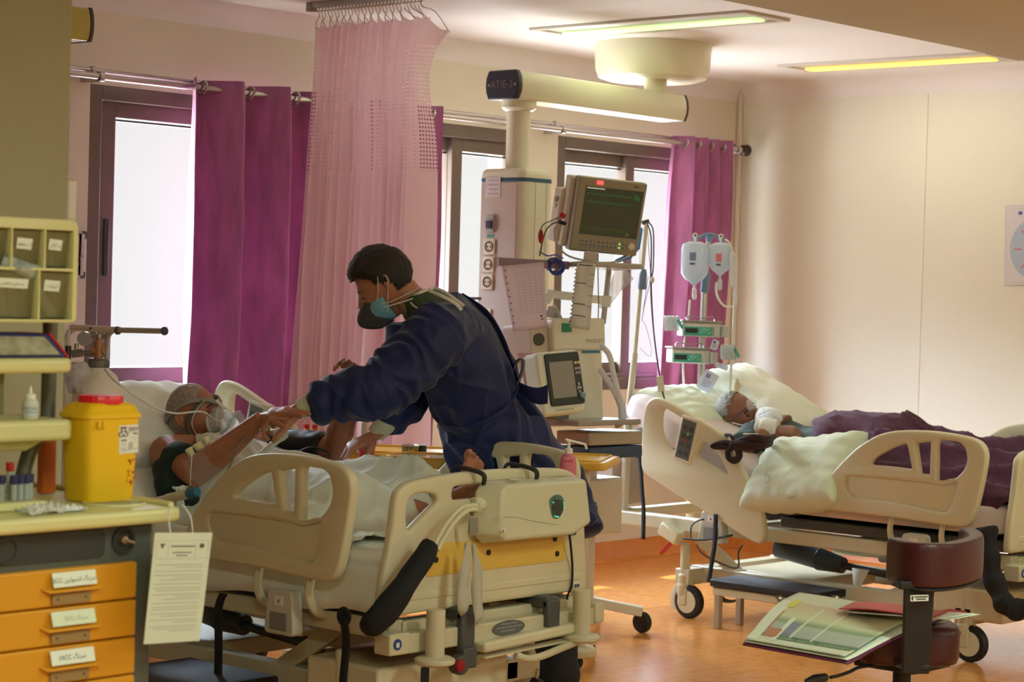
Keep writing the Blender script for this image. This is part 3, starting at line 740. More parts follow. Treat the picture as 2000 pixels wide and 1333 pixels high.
for dx in (.075, .150):
    g = G().box((cx0 + dx, cy0 - .004, cz0 + .01), (cx0 + dx + .006, cy0 + .002, cz1 - .02)); build(g, 'rib', m_white, co, bevel=.001)
m_sock = mat('socket_cream', (224, 208, 180), .4)
def socket(px, py):
    p = at(px, py, X=cx0 - .004)
    g = G().box((p.x - .007, p.y - .034, p.z - .036), (p.x, p.y + .034, p.z + .036)); so = build(g, 'socket', m_sock, co, bevel=.004)
    g = G(); g.ring_tube([(p.x - .008, p.y + .022 * cos(q), p.z + .022 * sin(q)) for q in [2 * pi * k / 20 for k in range(20)]], [.0028] * 20, 6, closed=True)
    g.box((p.x - .009, p.y - .014, p.z - .004), (p.x - .0068, p.y - .007, p.z + .004)); g.box((p.x - .009, p.y + .007, p.z - .004), (p.x - .0068, p.y + .014, p.z + .004)); g.box((p.x - .009, p.y - .003, p.z + .014), (p.x - .0068, p.y + .003, p.z + .022)); g.box((p.x - .009, p.y - .003, p.z - .022), (p.x - .0068, p.y + .003, p.z - .014))
    build(g, 'outlet', mat('outlet_shadow', (96, 84, 72), .6), so)
for q in ((957, 482), (955, 517), (953, 551), (949, 619), (945, 668)): socket(*q)
p = at(959, 437, X=cx0 - .004); g = G().box((p.x - .01, p.y - .022, p.z - .04), (p.x, p.y + .022, p.z + .04)); br = build(g, 'breaker', mat('breaker_grey', (160, 156, 152), .4), co, bevel=.002)
g = G().box((p.x - .018, p.y - .017, p.z - .022), (p.x - .009, p.y + .017, p.z + .012)); build(g, 'breaker_switch', mat('navy', (36, 38, 60), .4), br, bevel=.002)
p = at(958, 464, X=cx0 - .004); g = G().box((p.x - .002, p.y - .02, p.z + .0), (p.x, p.y + .02, p.z + .014)); build(g, 'green_tag', mat('tag_green', (70, 140, 110), .5), co)
g = G().box((p.x - .002, p.y - .02, p.z - .018), (p.x, p.y + .02, p.z - .006)); build(g, 'red_tag', mat('tag_red', (190, 70, 80), .5), co)
p = at(963, 366, X=cx0 - .004); g = G().box((p.x - .0015, p.y - .045, p.z - .045), (p.x, p.y + .045, p.z + .045)); lb = build(g, 'notice', mat('pale_notice', (214, 200, 196), .5), co)
g = G(); 
for i in range(4): g.box((p.x - .0022, p.y - .034, p.z - .032 + i * .020), (p.x - .0014, p.y + .034 - .012 * (i % 2), p.z - .026 + i * .020))
build(g, 'notice_lines', mat('notice_lines', (176, 160, 164), .6), lb)
g = G().bar(at(912, 583, X=cx0 - .02), at(980, 584, X=cx0 + .03), .012, .012); build(g, 'lower_rail', mat('plum_rail', (110, 84, 92), .4), pd, bevel=.002)
# second pendant: only the end of its arm shows beside the pillar
p = at(128, 50, D=7.2)
pd2 = thing('ceiling_supply_pendant', (p.x, p.y, ZC), 'end of a second cream pendant arm sticking out from behind the pillar near the ceiling', 'medical pendant')
e = at(160, 51, D=7.2); sc2 = .85
g = G(); g.prism([(e.x - 1.0, e.y + a * .7, e.z + b * .9) for a, b in sec], (.99, 0, 0)); build(g, 'arm', mat('olive_cream', (196, 186, 110), .4), pd2, bevel=.006)
g = G(); g.prism([(e.x - .012, e.y + a * .73, e.z + b * .94) for a, b in sec], (.014, 0, 0)); build(g, 'end_cap', m_grey, pd2, bevel=.004)
g = G(); g.cyl((e.x - .75, e.y, e.z + .05), (e.x - .75, e.y, ZC - .1), .05); build(g, 'spindle', m_pend, pd2)
g = G(); g.lathe((e.x - .55, e.y, ZC), [(.52, 0), (.51, -.05), (.45, -.085), (.0, -.09)], 40); build(g, 'canopy', m_pend, pd2)
# ------------------------------------------------------------------ helpers for things with a flat face
class Face:
    """frame on a rectangle: TL, TR, BL corners in the world; u right 0..1, v down 0..1, w out of the face in metres"""
    def __init__(s, TL, TR, BL):
        s.o = V(TL); s.U = V(TR) - V(TL); s.Vv = V(BL) - V(TL); s.Vv -= s.U * (s.Vv.dot(s.U) / s.U.dot(s.U)); s.n = -(s.U.cross(s.Vv)).normalized()
        if s.n.dot(EYE - s.o) < 0: s.n = -s.n
        s.r = s.U.normalized(); s.d = s.Vv.normalized()
    def p(s, u, v, w=0.0): return s.o + s.U * u + s.Vv * v + s.n * w
    def slab(s, g, u0, u1, v0, v1, w0, w1, r=0.0):
        P = [s.p(u0, v0, w0), s.p(u1, v0, w0), s.p(u1, v1, w0), s.p(u0, v1, w0)]
        if r: P = round_poly(P, r, 4)
        return g.prism(P, s.n * (w1 - w0))

_AR = {  # isolated, final, initial, medial
 'ا': 'ﺍﺎﺍﺎ', 'آ': 'ﺁﺂﺁﺂ', 'ب': 'ﺏﺐﺑﺒ', 'پ': 'ﭖﭗﭘﭙ', 'ت': 'ﺕﺖﺗﺘ', 'د': 'ﺩﺪﺩﺪ', 'ر': 'ﺭﺮﺭﺮ', 'ز': 'ﺯﺰﺯﺰ', 'ژ': 'ﮊﮋﮊﮋ', 'س': 'ﺱﺲﺳﺴ', 'ش': 'ﺵﺶﺷﺸ', 'ط': 'ﻁﻂﻃﻄ', 'ق': 'ﻕﻖﻗﻘ', 'ک': 'ﮎﮏﮐﮑ', 'گ': 'ﮒﮓﮔﮕ', 'ل': 'ﻝﻞﻟﻠ', 'م': 'ﻡﻢﻣﻤ', 'ن': 'ﻥﻦﻧﻨ', 'و': 'ﻭﻮﻭﻮ', 'ی': 'ﯼﯽﯾﯿ', 'ه': 'ﻩﻪﻫﻬ', 'ع': 'ﻉﻊﻋﻌ', 'خ': 'ﺥﺦﺧﺨ', 'ح': 'ﺡﺢﺣﺤ', 'ص': 'ﺹﺺﺻﺼ'}
_NOJ = 'اآدرزژو'
def fa(text):
    """Persian text in visual order"""
    out = []
    for w in text.split(' '):
        s = ''
        if not any(c in _AR for c in w): out.append(w); continue
        for i, c in enumerate(w):
            pv = i > 0 and w[i - 1] in _AR and w[i - 1] not in _NOJ; nx = i < len(w) - 1 and w[i + 1] in _AR and c not in _NOJ
            s += _AR[c][(1 if pv and not nx else 2 if nx and not pv else 3 if pv and nx else 0)] if c in _AR else c
        out.append(s[::-1])
    return ' '.join(out[::-1])

m_cream = mat('cart_cream', (210, 206, 144), .42, vary=.04, vscale=4)
m_cartgrey = mat('cart_grey', (78, 84, 76), .5, vary=.04)
m_draw = mat('drawer_ochre', (216, 150, 22), .45, vary=.05, vscale=3)
m_tray = mat('dark_recess', (46, 50, 46), .5)
m_text = mat('dark_text', (70, 72, 72), .6)
m_paper = mat('paper', (226, 232, 214), .6)

# ------------------------------------------------------------------ drug cart
CX0, CX1, CY0, CY1 = 2.02, 2.752, 3.44, 3.92
cart = thing('drug_cart', ((CX0 + CX1) / 2, (CY0 + CY1) / 2, 0), 'tall drug cart with ochre drawers, cream top and bin organiser, at the picture edge', 'cart')
g = G(); g.box((CX0, CY0 + .012, .12), (CX1, CY1, .952)); build(g, 'body', m_cartgrey, cart, bevel=.008)
g = G(); P = round_poly([(CX0 - .03, CY0 - .03, 0), (CX1 + .055, CY0 - .03, 0), (CX1 + .055, CY1 + .05, 0), (CX0 - .03, CY1 + .05, 0)], .05, 6)
g.prism([V((p.x, p.y, .952)) for p in P], (0, 0, .030)); top = build(g, 'top', m_cream, cart, bevel=.009, seg=3)
def ring(g, c, rx, ry, r, n=40):
    g.ring_tube([(c[0] + rx * cos(2 * pi * k / n), c[1] + ry * sin(2 * pi * k / n), c[2]) for k in range(n)], [r] * n, 8, closed=True)
g = G(); ring(g, (CX1 - .035, CY0 + .10, .983), .062, .062, .004); build(g, 'cup_rim', m_cream, top)
g = G(); g.lathe((CX1 - .035, CY0 + .10, .9825), [(.060, 0), (.060, .0006), (0, .0006)], 36); build(g, 'cup_well', mat('well_grey', (150, 150, 118), .5), top)
g = G(); ring(g, (CX1 - .16, CY1 - .06, .983), .07, .07, .004); ring(g, (CX1 - .30, CY1 - .16, .983), .09, .07, .004); build(g, 'cup_rim', m_cream, top)
g = G(); P = smooth_loop([(CX1 + .035, CY0 - .0, .985), (CX1 + .045, CY0 + .12, .985), (CX1 + .04, CY1 + .02, .985), (CX1 - .1, CY1 + .035, .985), (CX1 - .4, CY1 + .035, .985)], 6, False); g.ring_tube(P, [.007] * len(P), 8); build(g, 'raised_edge', m_cream, top)
# recessed head panel with two round ends and a tray
g = G(); g.prism(round_poly([(CX0 + .10, CY0 + .0125, .888), (CX1 - .125, CY0 + .0125, .888), (CX1 - .125, CY0 + .0125, .945), (CX0 + .10, CY0 + .0125, .945)], .015), (0, -.004, 0)); build(g, 'tray_recess', m_tray, cart)
for x in (CX1 - .078, CX0 + .28 if 0 else CX1 - .36):
    g = G(); g.lathe((x, CY0 + .012, .918), [(.028, .0), (.028, .006), (.022, .006), (.020, .001), (0, .001)], 28, axis=(0, -1, 0)); lk = build(g, 'round_recess', m_tray, cart)
    if x > CX1 - .1:
        g = G(); g.lathe((x - .002, CY0 + .010, .919), [(.008, 0), (.008, .010), (.005, .012), (.0, .012)], 18, axis=(0, -1, 0)); g.cyl((x, CY0 - .002, .919), (x + .012, CY0 - .012, .914), .003); build(g, 'lock', mat('brass', (150, 120, 90), .4, metal=.5), lk)
zs = [.8755, .7985, .7215, .6445, .5675, .4905, .4135, .30, .15]
labels = [fa('سرنگ انسولین 2CC'), None, fa('سرنگ 10CC'), fa('سرنگ 5CC')]
for i in range(len(zs) - 1):
    z1, z0 = zs[i] - .0015, zs[i + 1] + .0015
    g = G(); g.box((CX0 + .02, CY0 - .004, z0), (CX1 - .052, CY0 + .03, z1)); dr = build(g, 'drawer', m_draw, cart, bevel=.004)
    # moulded grip below the label
    hx = CX0 + .52 if 0 else CX1 - .215
    if z1 > .4:
        g = G(); g.prism([(hx - .075, CY0 - .004, z1 - .034), (hx - .06, CY0 - .020, z1 - .042), (hx + .06, CY0 - .020, z1 - .042), (hx + .075, CY0 - .004, z1 - .034)], (0, .002, -.004)); build(g, 'grip', m_draw, dr, bevel=.002)
        F = Face((hx - .052, CY0 - .010, z1 - .006), (hx + .052, CY0 - .010, z1 - .006), (hx - .052, CY0 - .018, z1 - .034))
        g = G(); F.slab(g, 0, 1, 0, 1, 0, .0012); lb = build(g, 'label_holder', m_paper if i != 1 else mat('bright_label', (214, 226, 196), .3), dr)
        if i < len(labels) and labels[i]: textobj('lettering', labels[i], m_text, lb, F.p(.48, .55, .0014), F.r, -F.d, .013)
        elif i == 1: textobj('lettering', fa('سرنگ 5CC'), mat('faint_text', (150, 160, 140), .5), lb, F.p(.55, .55, .0014), F.r, -F.d, .012)
        F2 = Face((hx - .048, CY0 - .0045, z0 + .026), (hx + .045, CY0 - .0045, z0 + .026), (hx - .048, CY0 - .0045, z0 + .004))
        g = G(); F2.slab(g, 0, 1, 0, 1, 0, .005, r=.004); sn = build(g, 'grip_insert', mat('insert_brown', (150, 122, 74), .5), dr, bevel=.001)
        for u in (.14, .86):
            g = G(); g.lathe(F2.p(u, .5, .005), [(.0025, 0), (.0022, .001), (0, .001)], 10, axis=(0, -1, 0)); build(g, 'rivet', m_tray, sn)
for x in (CX0 + .06, CX1 - .06):
    for y in (CY0 + .06, CY1 - .06):
        g = G(); g.lathe((x - .016, y, .055), [(.0, 0), (.05, 0), (.055, .006), (.055, .026), (.05, .032), (0, .032)], 24, axis=(1, 0, 0)); g.cyl((x, y, .06), (x, y, .13), .014); build(g, 'caster', m_black, cart)
# organiser frame: posts, two shelves, curved foot
OY = 3.62
for x0 in (2.672, 2.12):
    g = G(); g.ring_tube(smooth_loop([(x0 - .055, OY + .10, .98), (x0 - .055, OY + .10, 1.03), (x0 - .035, OY + .10, 1.09), (x0, OY + .10, 1.14), (x0 + .005, OY + .10, 1.22), (x0 + .005, OY + .10, 1.56)], 6, False), [.016] * 31, 14); build(g, 'post', mat('post_grey', (104, 104, 92), .4, metal=.3), cart)
for z0, z1, xr in ((1.252, 1.283, 2.650), (1.113, 1.156, 2.655)):
    g = G(); P = round_poly([(2.06, OY - .03, 0), (xr, OY - .03, 0), (xr, OY + .17, 0), (2.06, OY + .17, 0)], .03); g.prism([V((p.x, p.y, z0)) for p in P], (0, 0, z1 - z0)); build(g, 'shelf', m_cream, cart, bevel=.010, seg=3)
g = G(); g.prism([(2.1, OY + .02, 1.113), (2.62, OY + .02, 1.113), (2.57, OY + .02, 1.09), (2.14, OY + .02, 1.09)], (0, .08, 0)); build(g, 'shelf_bracket', m_cream, cart, bevel=.006)
g = G(); g.box((2.690, OY + .13, .985), (2.724, OY + .155, 1.11)); build(g, 'orange_strip', mat('orange_plastic', (206, 104, 40), .4), cart, bevel=.004)
g = G(); g.box((2.06, OY + .15, 1.13), (2.60, OY + .17, 1.27)); build(g, 'back_panel', mat('shelf_back', (150, 142, 100), .5), cart)
# bin organiser: frame around tilted clear bins
x0, x1, z0, z1 = 2.06, 2.652, 1.356, 1.567
g = G()
fr = [(x0, z0), (x1, z0), (x1, z1), (x0, z1)]; out = round_poly([(a, OY - .02, b) for a, b in fr], [.004, .012, .020, .03])
plate('bin_frame', [[(p.x, p.z, 0) for p in out]] + [[(a, b, 0) for a, b in r] for r in (
    [(2.573, 1.467), (2.641, 1.467), (2.641, 1.545), (2.573, 1.545)], [(2.493, 1.467), (2.569, 1.467), (2.569, 1.545), (2.493, 1.545)], [(2.413, 1.467), (2.489, 1.467), (2.489, 1.545), (2.413, 1.545)],
    [(2.561, 1.362), (2.641, 1.362), (2.641, 1.461), (2.561, 1.461)], [(2.450, 1.362), (2.557, 1.362), (2.557, 1.461), (2.450, 1.461)])], lambda u, v, w: (u, OY - .010 + w, v), .03, m_cream, cart, bevel=.0007)
g = G(); g.box((x0 + .004, OY + .15, z0 + .004), (x1 - .006, OY + .16, z1 - .006)); g.box((x0 + .004, OY, z1 - .012), (x1 - .006, OY + .16, z1 - .004)); g.box((x0 + .004, OY, z0), (x1 - .006, OY + .16, z0 + .006)); g.box((x1 - .012, OY, z0), (x1 - .004, OY + .16, z1 - .01)); build(g, 'bin_housing', mat('housing_olive', (146, 138, 92), .5), cart)
m_bin = clear_mat('smoky_clear_bin', (150, 144, 100), .42, .15)
bins = [(2.575, 2.639, 1.470, 1.543, fa('پد الکل')), (2.495, 2.568, 1.470, 1.543, fa('آب مقطر')), (2.415, 2.488, 1.470, 1.543, None), (2.563, 2.639, 1.365, 1.459, fa('آنژیوکت')), (2.452, 2.556, 1.365, 1.459, fa('سه راهی صاکشن'))]
for i, (a, b, c, d, tx) in enumerate(bins):
    g = G(); tl = .012; g.box((a, OY + .0, c), (a + .002, OY + .13, d)); g.box((b - .002, OY, c), (b, OY + .13, d)); g.box((a, OY, c), (b, OY + .13, c + .002))
    g.add([(a, OY - .002, c), (b, OY - .002, c), (b, OY - .002 - tl, d), (a, OY - .002 - tl, d), (a, OY + .001, c), (b, OY + .001, c), (b, OY + .001 - tl, d), (a, OY + .001 - tl, d)], [(0, 1, 2, 3), (7, 6, 5, 4), (3, 2, 6, 7), (0, 3, 7, 4), (1, 5, 6, 2)])
    bn = build(g, 'clear_bin', m_bin, cart, smooth=False)
    if tx:
        w = (b - a); F = Face((a + w * .24, OY - .012, d - .016), (b - w * .26, OY - .012, d - .018), (a + w * .24, OY - .009, d - .038))
        if i == 4: F = Face((a + w * .14, OY - .012, d - .014), (b - w * .14, OY - .012, d - .016), (a + w * .14, OY - .009, d - .033))
        g = G(); F.slab(g, 0, 1, 0, 1, 0, .0008); lb = build(g, 'label', m_paper, bn); textobj('lettering', tx, m_text, lb, F.p(.5, .55, .001), F.r, -F.d, .009 if i != 4 else .008)
# what the bins hold
m_blister = mat('wrapped_supplies', (176, 184, 168), .35, vary=.3, vscale=60)
def pouch(x, y, z, w, h, tilt, m, label, lean=0.0, name='supply_pouch', cat='pouch', group=None, th=.006, seed=0):
    g = G(); rows = []
    for s in (-1, 1):
        rr = []
        for j in range(7):
            row = []
            for i in range(7):
                u, v = i / 6 - .5, j / 6; k = math.cos(u * pi) * sin(v * pi)
                row.append((u * w, s * th * k * (1 + .6 * mnoise.noise(V((u * 9, v * 7, seed)))), v * h))
            rr.append(row)
        rows.append(rr)
    M = Matrix.Translation((x, y, z)) @ Matrix.Rotation(tilt, 4, 'Y') @ Matrix.Rotation(lean, 4, 'X')
    for rr in rows: g.grid([[M @ V(p) for p in r] for r in rr])
    return build(g, name, m, loc=(x, y, z), label=label, cat=cat, group=group, angle=80)
for k in range(3): pouch(2.470 + k * .030, OY + .02 + k * .012, 1.368, .05, .092 + .012 * (k % 2), (-.12, .05, .14)[k], m_blister, ['pale wrapped supply sachet bulging from the lower bin, outer end', 'pale wrapped supply sachet in the middle of the lower bin', 'pale wrapped supply sachet beside the divider of the lower bin'][k], -.1, group='sachets in the organiser bin', th=.012, seed=k)
pouch(2.515, OY - .012, 1.452, .09, .030, .25, mat('folded_wrap', (150, 160, 152), .4, vary=.35, vscale=50), 'crumpled wrapper sticking out over the top of the lower bin', .2, th=.012, seed=9)
for k, (x, l) in enumerate(((2.578, .065), (2.596, .075))):
    g = G(); M = Matrix.Translation((x, OY + .012 + k * .01, 1.375)); d = V((-.62, 0, .78)); p0 = V((x + .035, OY + .012 + k * .012, 1.372)); g.ring_tube([p0, p0 + d * l * .85, p0 + d * l], [.0085, .0085, .004], 14)
    build(g, 'wrapped_cannula', mat('wrapped_clear', (150, 160, 140), .25), label=('wrapped cannula leaning in the corner bin, the lower one', 'wrapped cannula leaning in the corner bin, the longer one')[k], cat='cannula', group='cannulas in the organiser bin')
for k in range(4):
    g = G().box((2.582 + k * .013, OY + .03, 1.4725), (2.592 + k * .013, OY + .08, 1.500)); build(g, 'alcohol_pad_stack', mat('pad_blue_green', (120, 140, 120), .5), label='stack of alcohol pads in the top corner bin, %s' % ('first', 'second', 'third', 'fourth')[k] + ' from the divider', cat='pad packet', group='pads in the top corner bin', bevel=.002)
for k in range(3):
    g = G(); x = 2.508 + k * .022; g.lathe((x, OY + .045, 1.4725), [(0, 0), (.010, 0), (.010, .030), (.004, .040), (.004, .050), (0, .050)], 14); build(g, 'water_ampoule', mat('ampoule_plastic', (140, 146, 120), .3), label='small water ampoule standing in the middle top bin, %s' % ('outermost', 'central', 'next to the divider')[k], cat='ampoule', group='ampoules in the top bin')
# glove or wipes box on the upper shelf
F = Face((2.47, OY + .015, 1.333), (2.60, OY + .015, 1.328), (2.47, OY - .005, 1.2845))
bx = thing('supply_box', (2.52, OY + .03, 1.2835), 'flat blue and red edged supply box lying on the upper cart shelf', 'box')
g = G(); g.prism([(2.38, OY - .02, 1.284), (2.635, OY - .02, 1.284), (2.605, OY + .005, 1.332), (2.38, OY + .005, 1.334)], (0, .12, 0)); bo = build(g, 'carton', mat('carton_navy', (44, 44, 96), .4), bx, bevel=.004)
g = G(); g.prism([(2.40, OY - .0195, 1.290), (2.617, OY - .0195, 1.290), (2.592, OY + .0015, 1.326), (2.40, OY + .0015, 1.328)], (0, -.002, 0)); build(g, 'window_film', mat('film_pale', (158, 156, 130), .25, vary=.35, vscale=30), bo, bevel=.001)
g = G(); g.prism([(2.6345, OY - .021, 1.284), (2.641, OY - .021, 1.284), (2.611, OY + .004, 1.333), (2.6045, OY + .004, 1.332)], (0, .12, 0)); build(g, 'red_edge', m_red, bo)
# gel bottle
p = V((2.575, OY - .01 + .03, 1.1565)); bt = thing('gel_bottle', p, 'small clear gel bottle with a pointed white nozzle on the lower cart shelf', 'bottle')
g = G(); g.lathe(p, [(0, 0), (.0155, 0), (.0165, .003), (.0165, .033), (.012, .041), (.009, .043)], 28); bb = build(g, 'bottle', mat('bottle_milky', (200, 204, 186), .3), bt)
g = G(); g.lathe(p, [(.011, .041), (.011, .050), (.004, .053), (.0015, .068), (0, .068)], 20); build(g, 'nozzle', m_white, bt)
g = G(); g.lathe(p, [(.0168, .008), (.0168, .031)], 28, cap=False); lb = build(g, 'label', mat('label_blue_grey', (198, 206, 200), .4), bt)
textobj('lettering', 'POLYGEL', mat('navy_text', (40, 52, 90), .5), lb, p + V((-.010, -.0142, .022)), (.84, -.54, 0), (0, 0, 1), .0075)
textobj('lettering', 'ULTRASOUND', mat('navy_text', (40, 52, 90), .5), lb, p + V((-.010, -.0142, .014)), (.84, -.54, 0), (0, 0, 1), .0042)
# rack of sample tubes on the top
rk = thing('tube_rack', (2.475, 3.57, .983), 'small cream tray holding blood sample tubes on the cart top', 'rack')
g = G(); g.box((2.40, 3.52, .983), (2.538, 3.62, 1.000)); build(g, 'tray', m_cream, rk, bevel=.004)
for k, (x, y, h, c) in enumerate(((2.473, 3.545, .052, 'navy'), (2.490, 3.548, .052, 'navy'), (2.507, 3.552, .052, 'navy'), (2.455, 3.560, .052, 'navy'), (2.523, 3.562, .052, 'navy'), (2.486, 3.578, .075, 'red'))):
    t = thing('sample_tube', (x, y, 1.0), 'clear sample tube with a %s cap in the cart tray, %s' % (c, ('front row centre', 'front row, right of centre', 'front row, third one', 'outermost front', 'inner end', 'taller at the back')[k]), 'tube', 'sample tubes in the cart tray')
    g = G(); g.lathe((x, y, 1.0), [(0, 0), (.0065, .001), (.0065, h - .016)], 14); build(g, 'glass', mat('tube_glass', (160, 166, 160), .2), t)
    g = G(); g.lathe((x, y, 1.0), [(.0065, h - .018), (.0082, h - .016), (.0082, h), (.0, h)], 14); build(g, 'cap', mat('cap_navy', (36, 40, 84), .5) if c == 'navy' else m_red, t)
# crumpled wrappers
def crumple(name, c, sx, sy, sz, m, label, cat, seed):
    g = G(); rows = []
    for j in range(15):
        row = []
        for i in range(21):
            u, v = i / 20, j / 14; f = mnoise.fractal(V((u * 5, v * 4, seed)), .8, 2.2, 5)
            row.append((c[0] + (u - .5) * sx, c[1] + (v - .5) * sy, c[2] + .002 + sz * abs(f) + sz * .5 * sin(pi * u) * sin(pi * v)))
        rows.append(row)
    g.grid(rows); return build(g, name, m, label=label, cat=cat, solid=.0006, angle=25, fixn=False)
crumple('torn_wrapper', (2.478, 3.462, .982), .085, .05, .022, clear_mat('wrapper_film', (226, 226, 214), .55, .12), 'crumpled clear wrapper with a red mark on the cart top', 'wrapper', 2)
crumple('gauze_pad', (2.552, 3.475, .982), .075, .04, .010, mat('gauze', (226, 226, 226), .9), 'small crumpled white gauze on the cart top', 'gauze', 5)

# ------------------------------------------------------------------ sharps container
sb = thing('sharps_container', (2.705, 3.55, .983), 'tall yellow sharps container with a red lid and biohazard label on the cart top', 'sharps container')
m_sharp = mat('yellow_plastic', (236, 188, 22), .38, vary=.03, sss=.12)
cx, cy = 2.732, 3.612; sb.scale = (1, 1, .90)
def sq_ring(g, prof, ax=.071, ay=.055, cx=cx, cy=cy, n=48):
    rows = []
    for s, z in prof:
        rows.append([(cx + math.copysign(abs(cos(2*pi*k/n)) ** .32, cos(2*pi*k/n)) * ax * s, cy + math.copysign(abs(sin(2*pi*k/n)) ** .32, sin(2*pi*k/n)) * ay * s, z) for k in range(n)] )
    rows = [r + [r[0]] for r in rows]; g.grid(rows); return rows
g = G(); r = sq_ring(g, [(.02, .984), (.84, .984), (.86, .99), (.97, 1.17), (.975, 1.185)]); build(g, 'bin', m_sharp, sb, angle=50)
g = G(); r = sq_ring(g, [(.98, 1.176), (1.04, 1.178), (1.04, 1.187), (.99, 1.189), (.90, 1.203), (.72, 1.212), (.02, 1.214)]); sh = build(g, 'shoulder', m_sharp, sb, angle=50)
for dx in (-.05, -.038):
    g = G().box((cx + dx, cy - .060, 1.155), (cx + dx + .008, cy - .050, 1.172)); build(g, 'clip', m_sharp, sb, bevel=.001)
g = G(); rows = []
n = 96
for s, z in ((1, 1.209), (1.0, 1.213), (1, 1.226), (.96, 1.229), (.02, 1.229)):
    rows.append([(cx + (.0475 + .0008 * (1 if k % 4 < 2 else 0)) * s * cos(2*pi*k/n), cy + (.045 + .0008 * (1 if k % 4 < 2 else 0)) * s * sin(2*pi*k/n), z) for k in range(n + 1)])
g.grid(rows); build(g, 'lid', mat('lid_red', (214, 22, 32), .35), sb)
# label on the front face
fy = cy - .0520
F = Face((cx + .008, fy - .001, 1.160), (cx + .058, fy - .0008, 1.162), (cx + .008, fy + .001, 1.094))
g = G(); F.slab(g, 0, 1, 0, 1, 0, .0008); lb = build(g, 'label', m_label, sb)
def bars(F, rects, m, parent, name='print', w=.0009):
    g = G()
    for u0, u1, v0, v1 in rects: F.slab(g, u0, u1, v0, v1, w, w + .0003)
    return build(g, name, m, parent, smooth=False)
m_maroon = mat('maroon_print', (128, 38, 60), .5)
bars(F, [(.05, .38, .05, .11), (.72, .95, .29, .34), (.10, .38, .50, .55)], m_maroon, lb)
textobj('lettering', 'BBR47', m_maroon, lb, F.p(.78, .14, .0011), F.r, -F.d, .011)
bars(F, [(.42, .95, .20, .215), (.42, .95, .25, .262), (.1, .38, .60, .61), (.1, .38, .65, .66), (.1, .38, .70, .71), (.62, .95, .44, .45), (.62, .95, .50, .51), (.62, .95, .6, .61), (.08, .4, .80, .815), (.1, .36, .85, .865)], mat('grey_print', (150, 150, 146), .5), lb)
g = G(); c0 = F.p(.22, .26, .0012); R_ = .0065
for a in (90, 210, 330):
    q = math.radians(a); cc = c0 + F.r * (cos(q) * R_) - F.d * (sin(q) * R_)
    g.ring_tube([cc + F.r * (R_ * .85 * cos(q + x)) - F.d * (R_ * .85 * sin(q + x)) for x in [-2.5 + 5.0 * k / 14 for k in range(15)]], [.0011] * 15, 6)
g.ring_tube([c0 + F.r * (R_ * .75 * cos(x)) + F.d * (R_ * .75 * sin(x)) for x in [2 * pi * k / 20 for k in range(20)]], [.0007] * 20, 6, closed=True)
build(g, 'biohazard_mark', m_ink, lb)
g = G(); c0 = F.p(.60, .74, .0012); g.ring_tube([c0 + F.r * (.0048 * cos(x)) + F.d * (.0075 * sin(x)) for x in [2 * pi * k / 24 for k in range(24)]], [.0005] * 24, 5, closed=True)
g.ring_tube([F.p(.12, .90, .0012), F.p(.4, .89, .0012), F.p(.56, .86, .0012)], [.0004] * 3, 5); g.ring_tube([F.p(.64, .85, .0012), F.p(.8, .86, .0012), F.p(.98, .82, .0012)], [.0004] * 3, 5); build(g, 'pen_ring', m_ink, lb)
textobj('lettering', '5', m_ink, lb, F.p(.60, .74, .0012), F.r, -F.d, .010)
# red handwriting below
m_redink = mat('red_ink', (196, 60, 20), .5)
for pts in ([(.50, 1.22), (.56, 1.32)], [(.58, 1.22), (.62, 1.38), (.56, 1.42)], [(.72, 1.2), (.76, 1.28)], [(.84, 1.2), (.86, 1.27)], [(.42, 1.62), (.60, 1.62)], [(.52, 1.62), (.50, 1.80)], [(.42, 1.82), (.62, 1.80)], [(.70, 1.66), (.76, 1.72), (.82, 1.64)], [(.46, 1.92), (.44, 2.02), (.60, 2.04)], [(.62, 1.95), (.66, 2.08), (.74, 1.98)], [(.60, 2.14), (.74, 2.10)], [(.76, 1.94), (.90, 1.82)]):
    g = G(); P = smooth_loop([F.p(u, v, .0016 - .0022 * (v - .9)) for u, v in pts], 3, False); g.ring_tube(P, [.0011] * len(P), 6); build(g, 'handwriting', m_redink, sb)

# laminated notice hanging from the cart corner
F = Face(at(302, 1040, Y=CY0 - .07), at(414, 1041, Y=CY0 - .07), at(279, 1261, Y=CY0 - .07))
nt_ = thing('notice_card', F.p(.5, 1, 0), 'laminated printed notice hanging on a string from the cart corner', 'notice')
TLc, TRc, BLc, BRc = at(302, 1041, Y=CY0 - .075), at(414, 1041, Y=CY0 - .05), at(280, 1259, Y=CY0 - .075), at(389, 1252, Y=CY0 - .05)
def bil(u, v, w=0.0): return TLc.lerp(TRc, u).lerp(BLc.lerp(BRc, u), v) + V((-.1, -1, 0)).normalized() * w
g = G(); g.add([bil(0, 0, 0), bil(1, 0, 0), bil(1, 1, 0), bil(0, 1, 0), bil(0, 0, .0016), bil(1, 0, .0016), bil(1, 1, .0016), bil(0, 1, .0016)], [(0, 3, 2, 1), (4, 5, 6, 7), (0, 1, 5, 4), (1, 2, 6, 5), (2, 3, 7, 6), (3, 0, 4, 7)])
card = build(g, 'card', mat('laminated_paper', (206, 214, 194), .35), nt_, smooth=False)
def bq(g, u0, u1, v0, v1, w=.0019): g.add([bil(u0, v0, w), bil(u1, v0, w), bil(u1, v1, w), bil(u0, v1, w)], [(0, 1, 2, 3)])
g = G(); bq(g, .30, .72, .118, .130); bq(g, .33, .66, .176, .185); bq(g, .40, .60, .203, .212); bq(g, .11, .19, .10, .115); bq(g, .13, .17, .11, .14); bq(g, .80, .86, .10, .14); bq(g, .83, .88, .105, .135); build(g, 'heading', mat('print_dark', (84, 92, 84), .5), card, smooth=False)
g = G(); rr = random.Random(5); v = .29
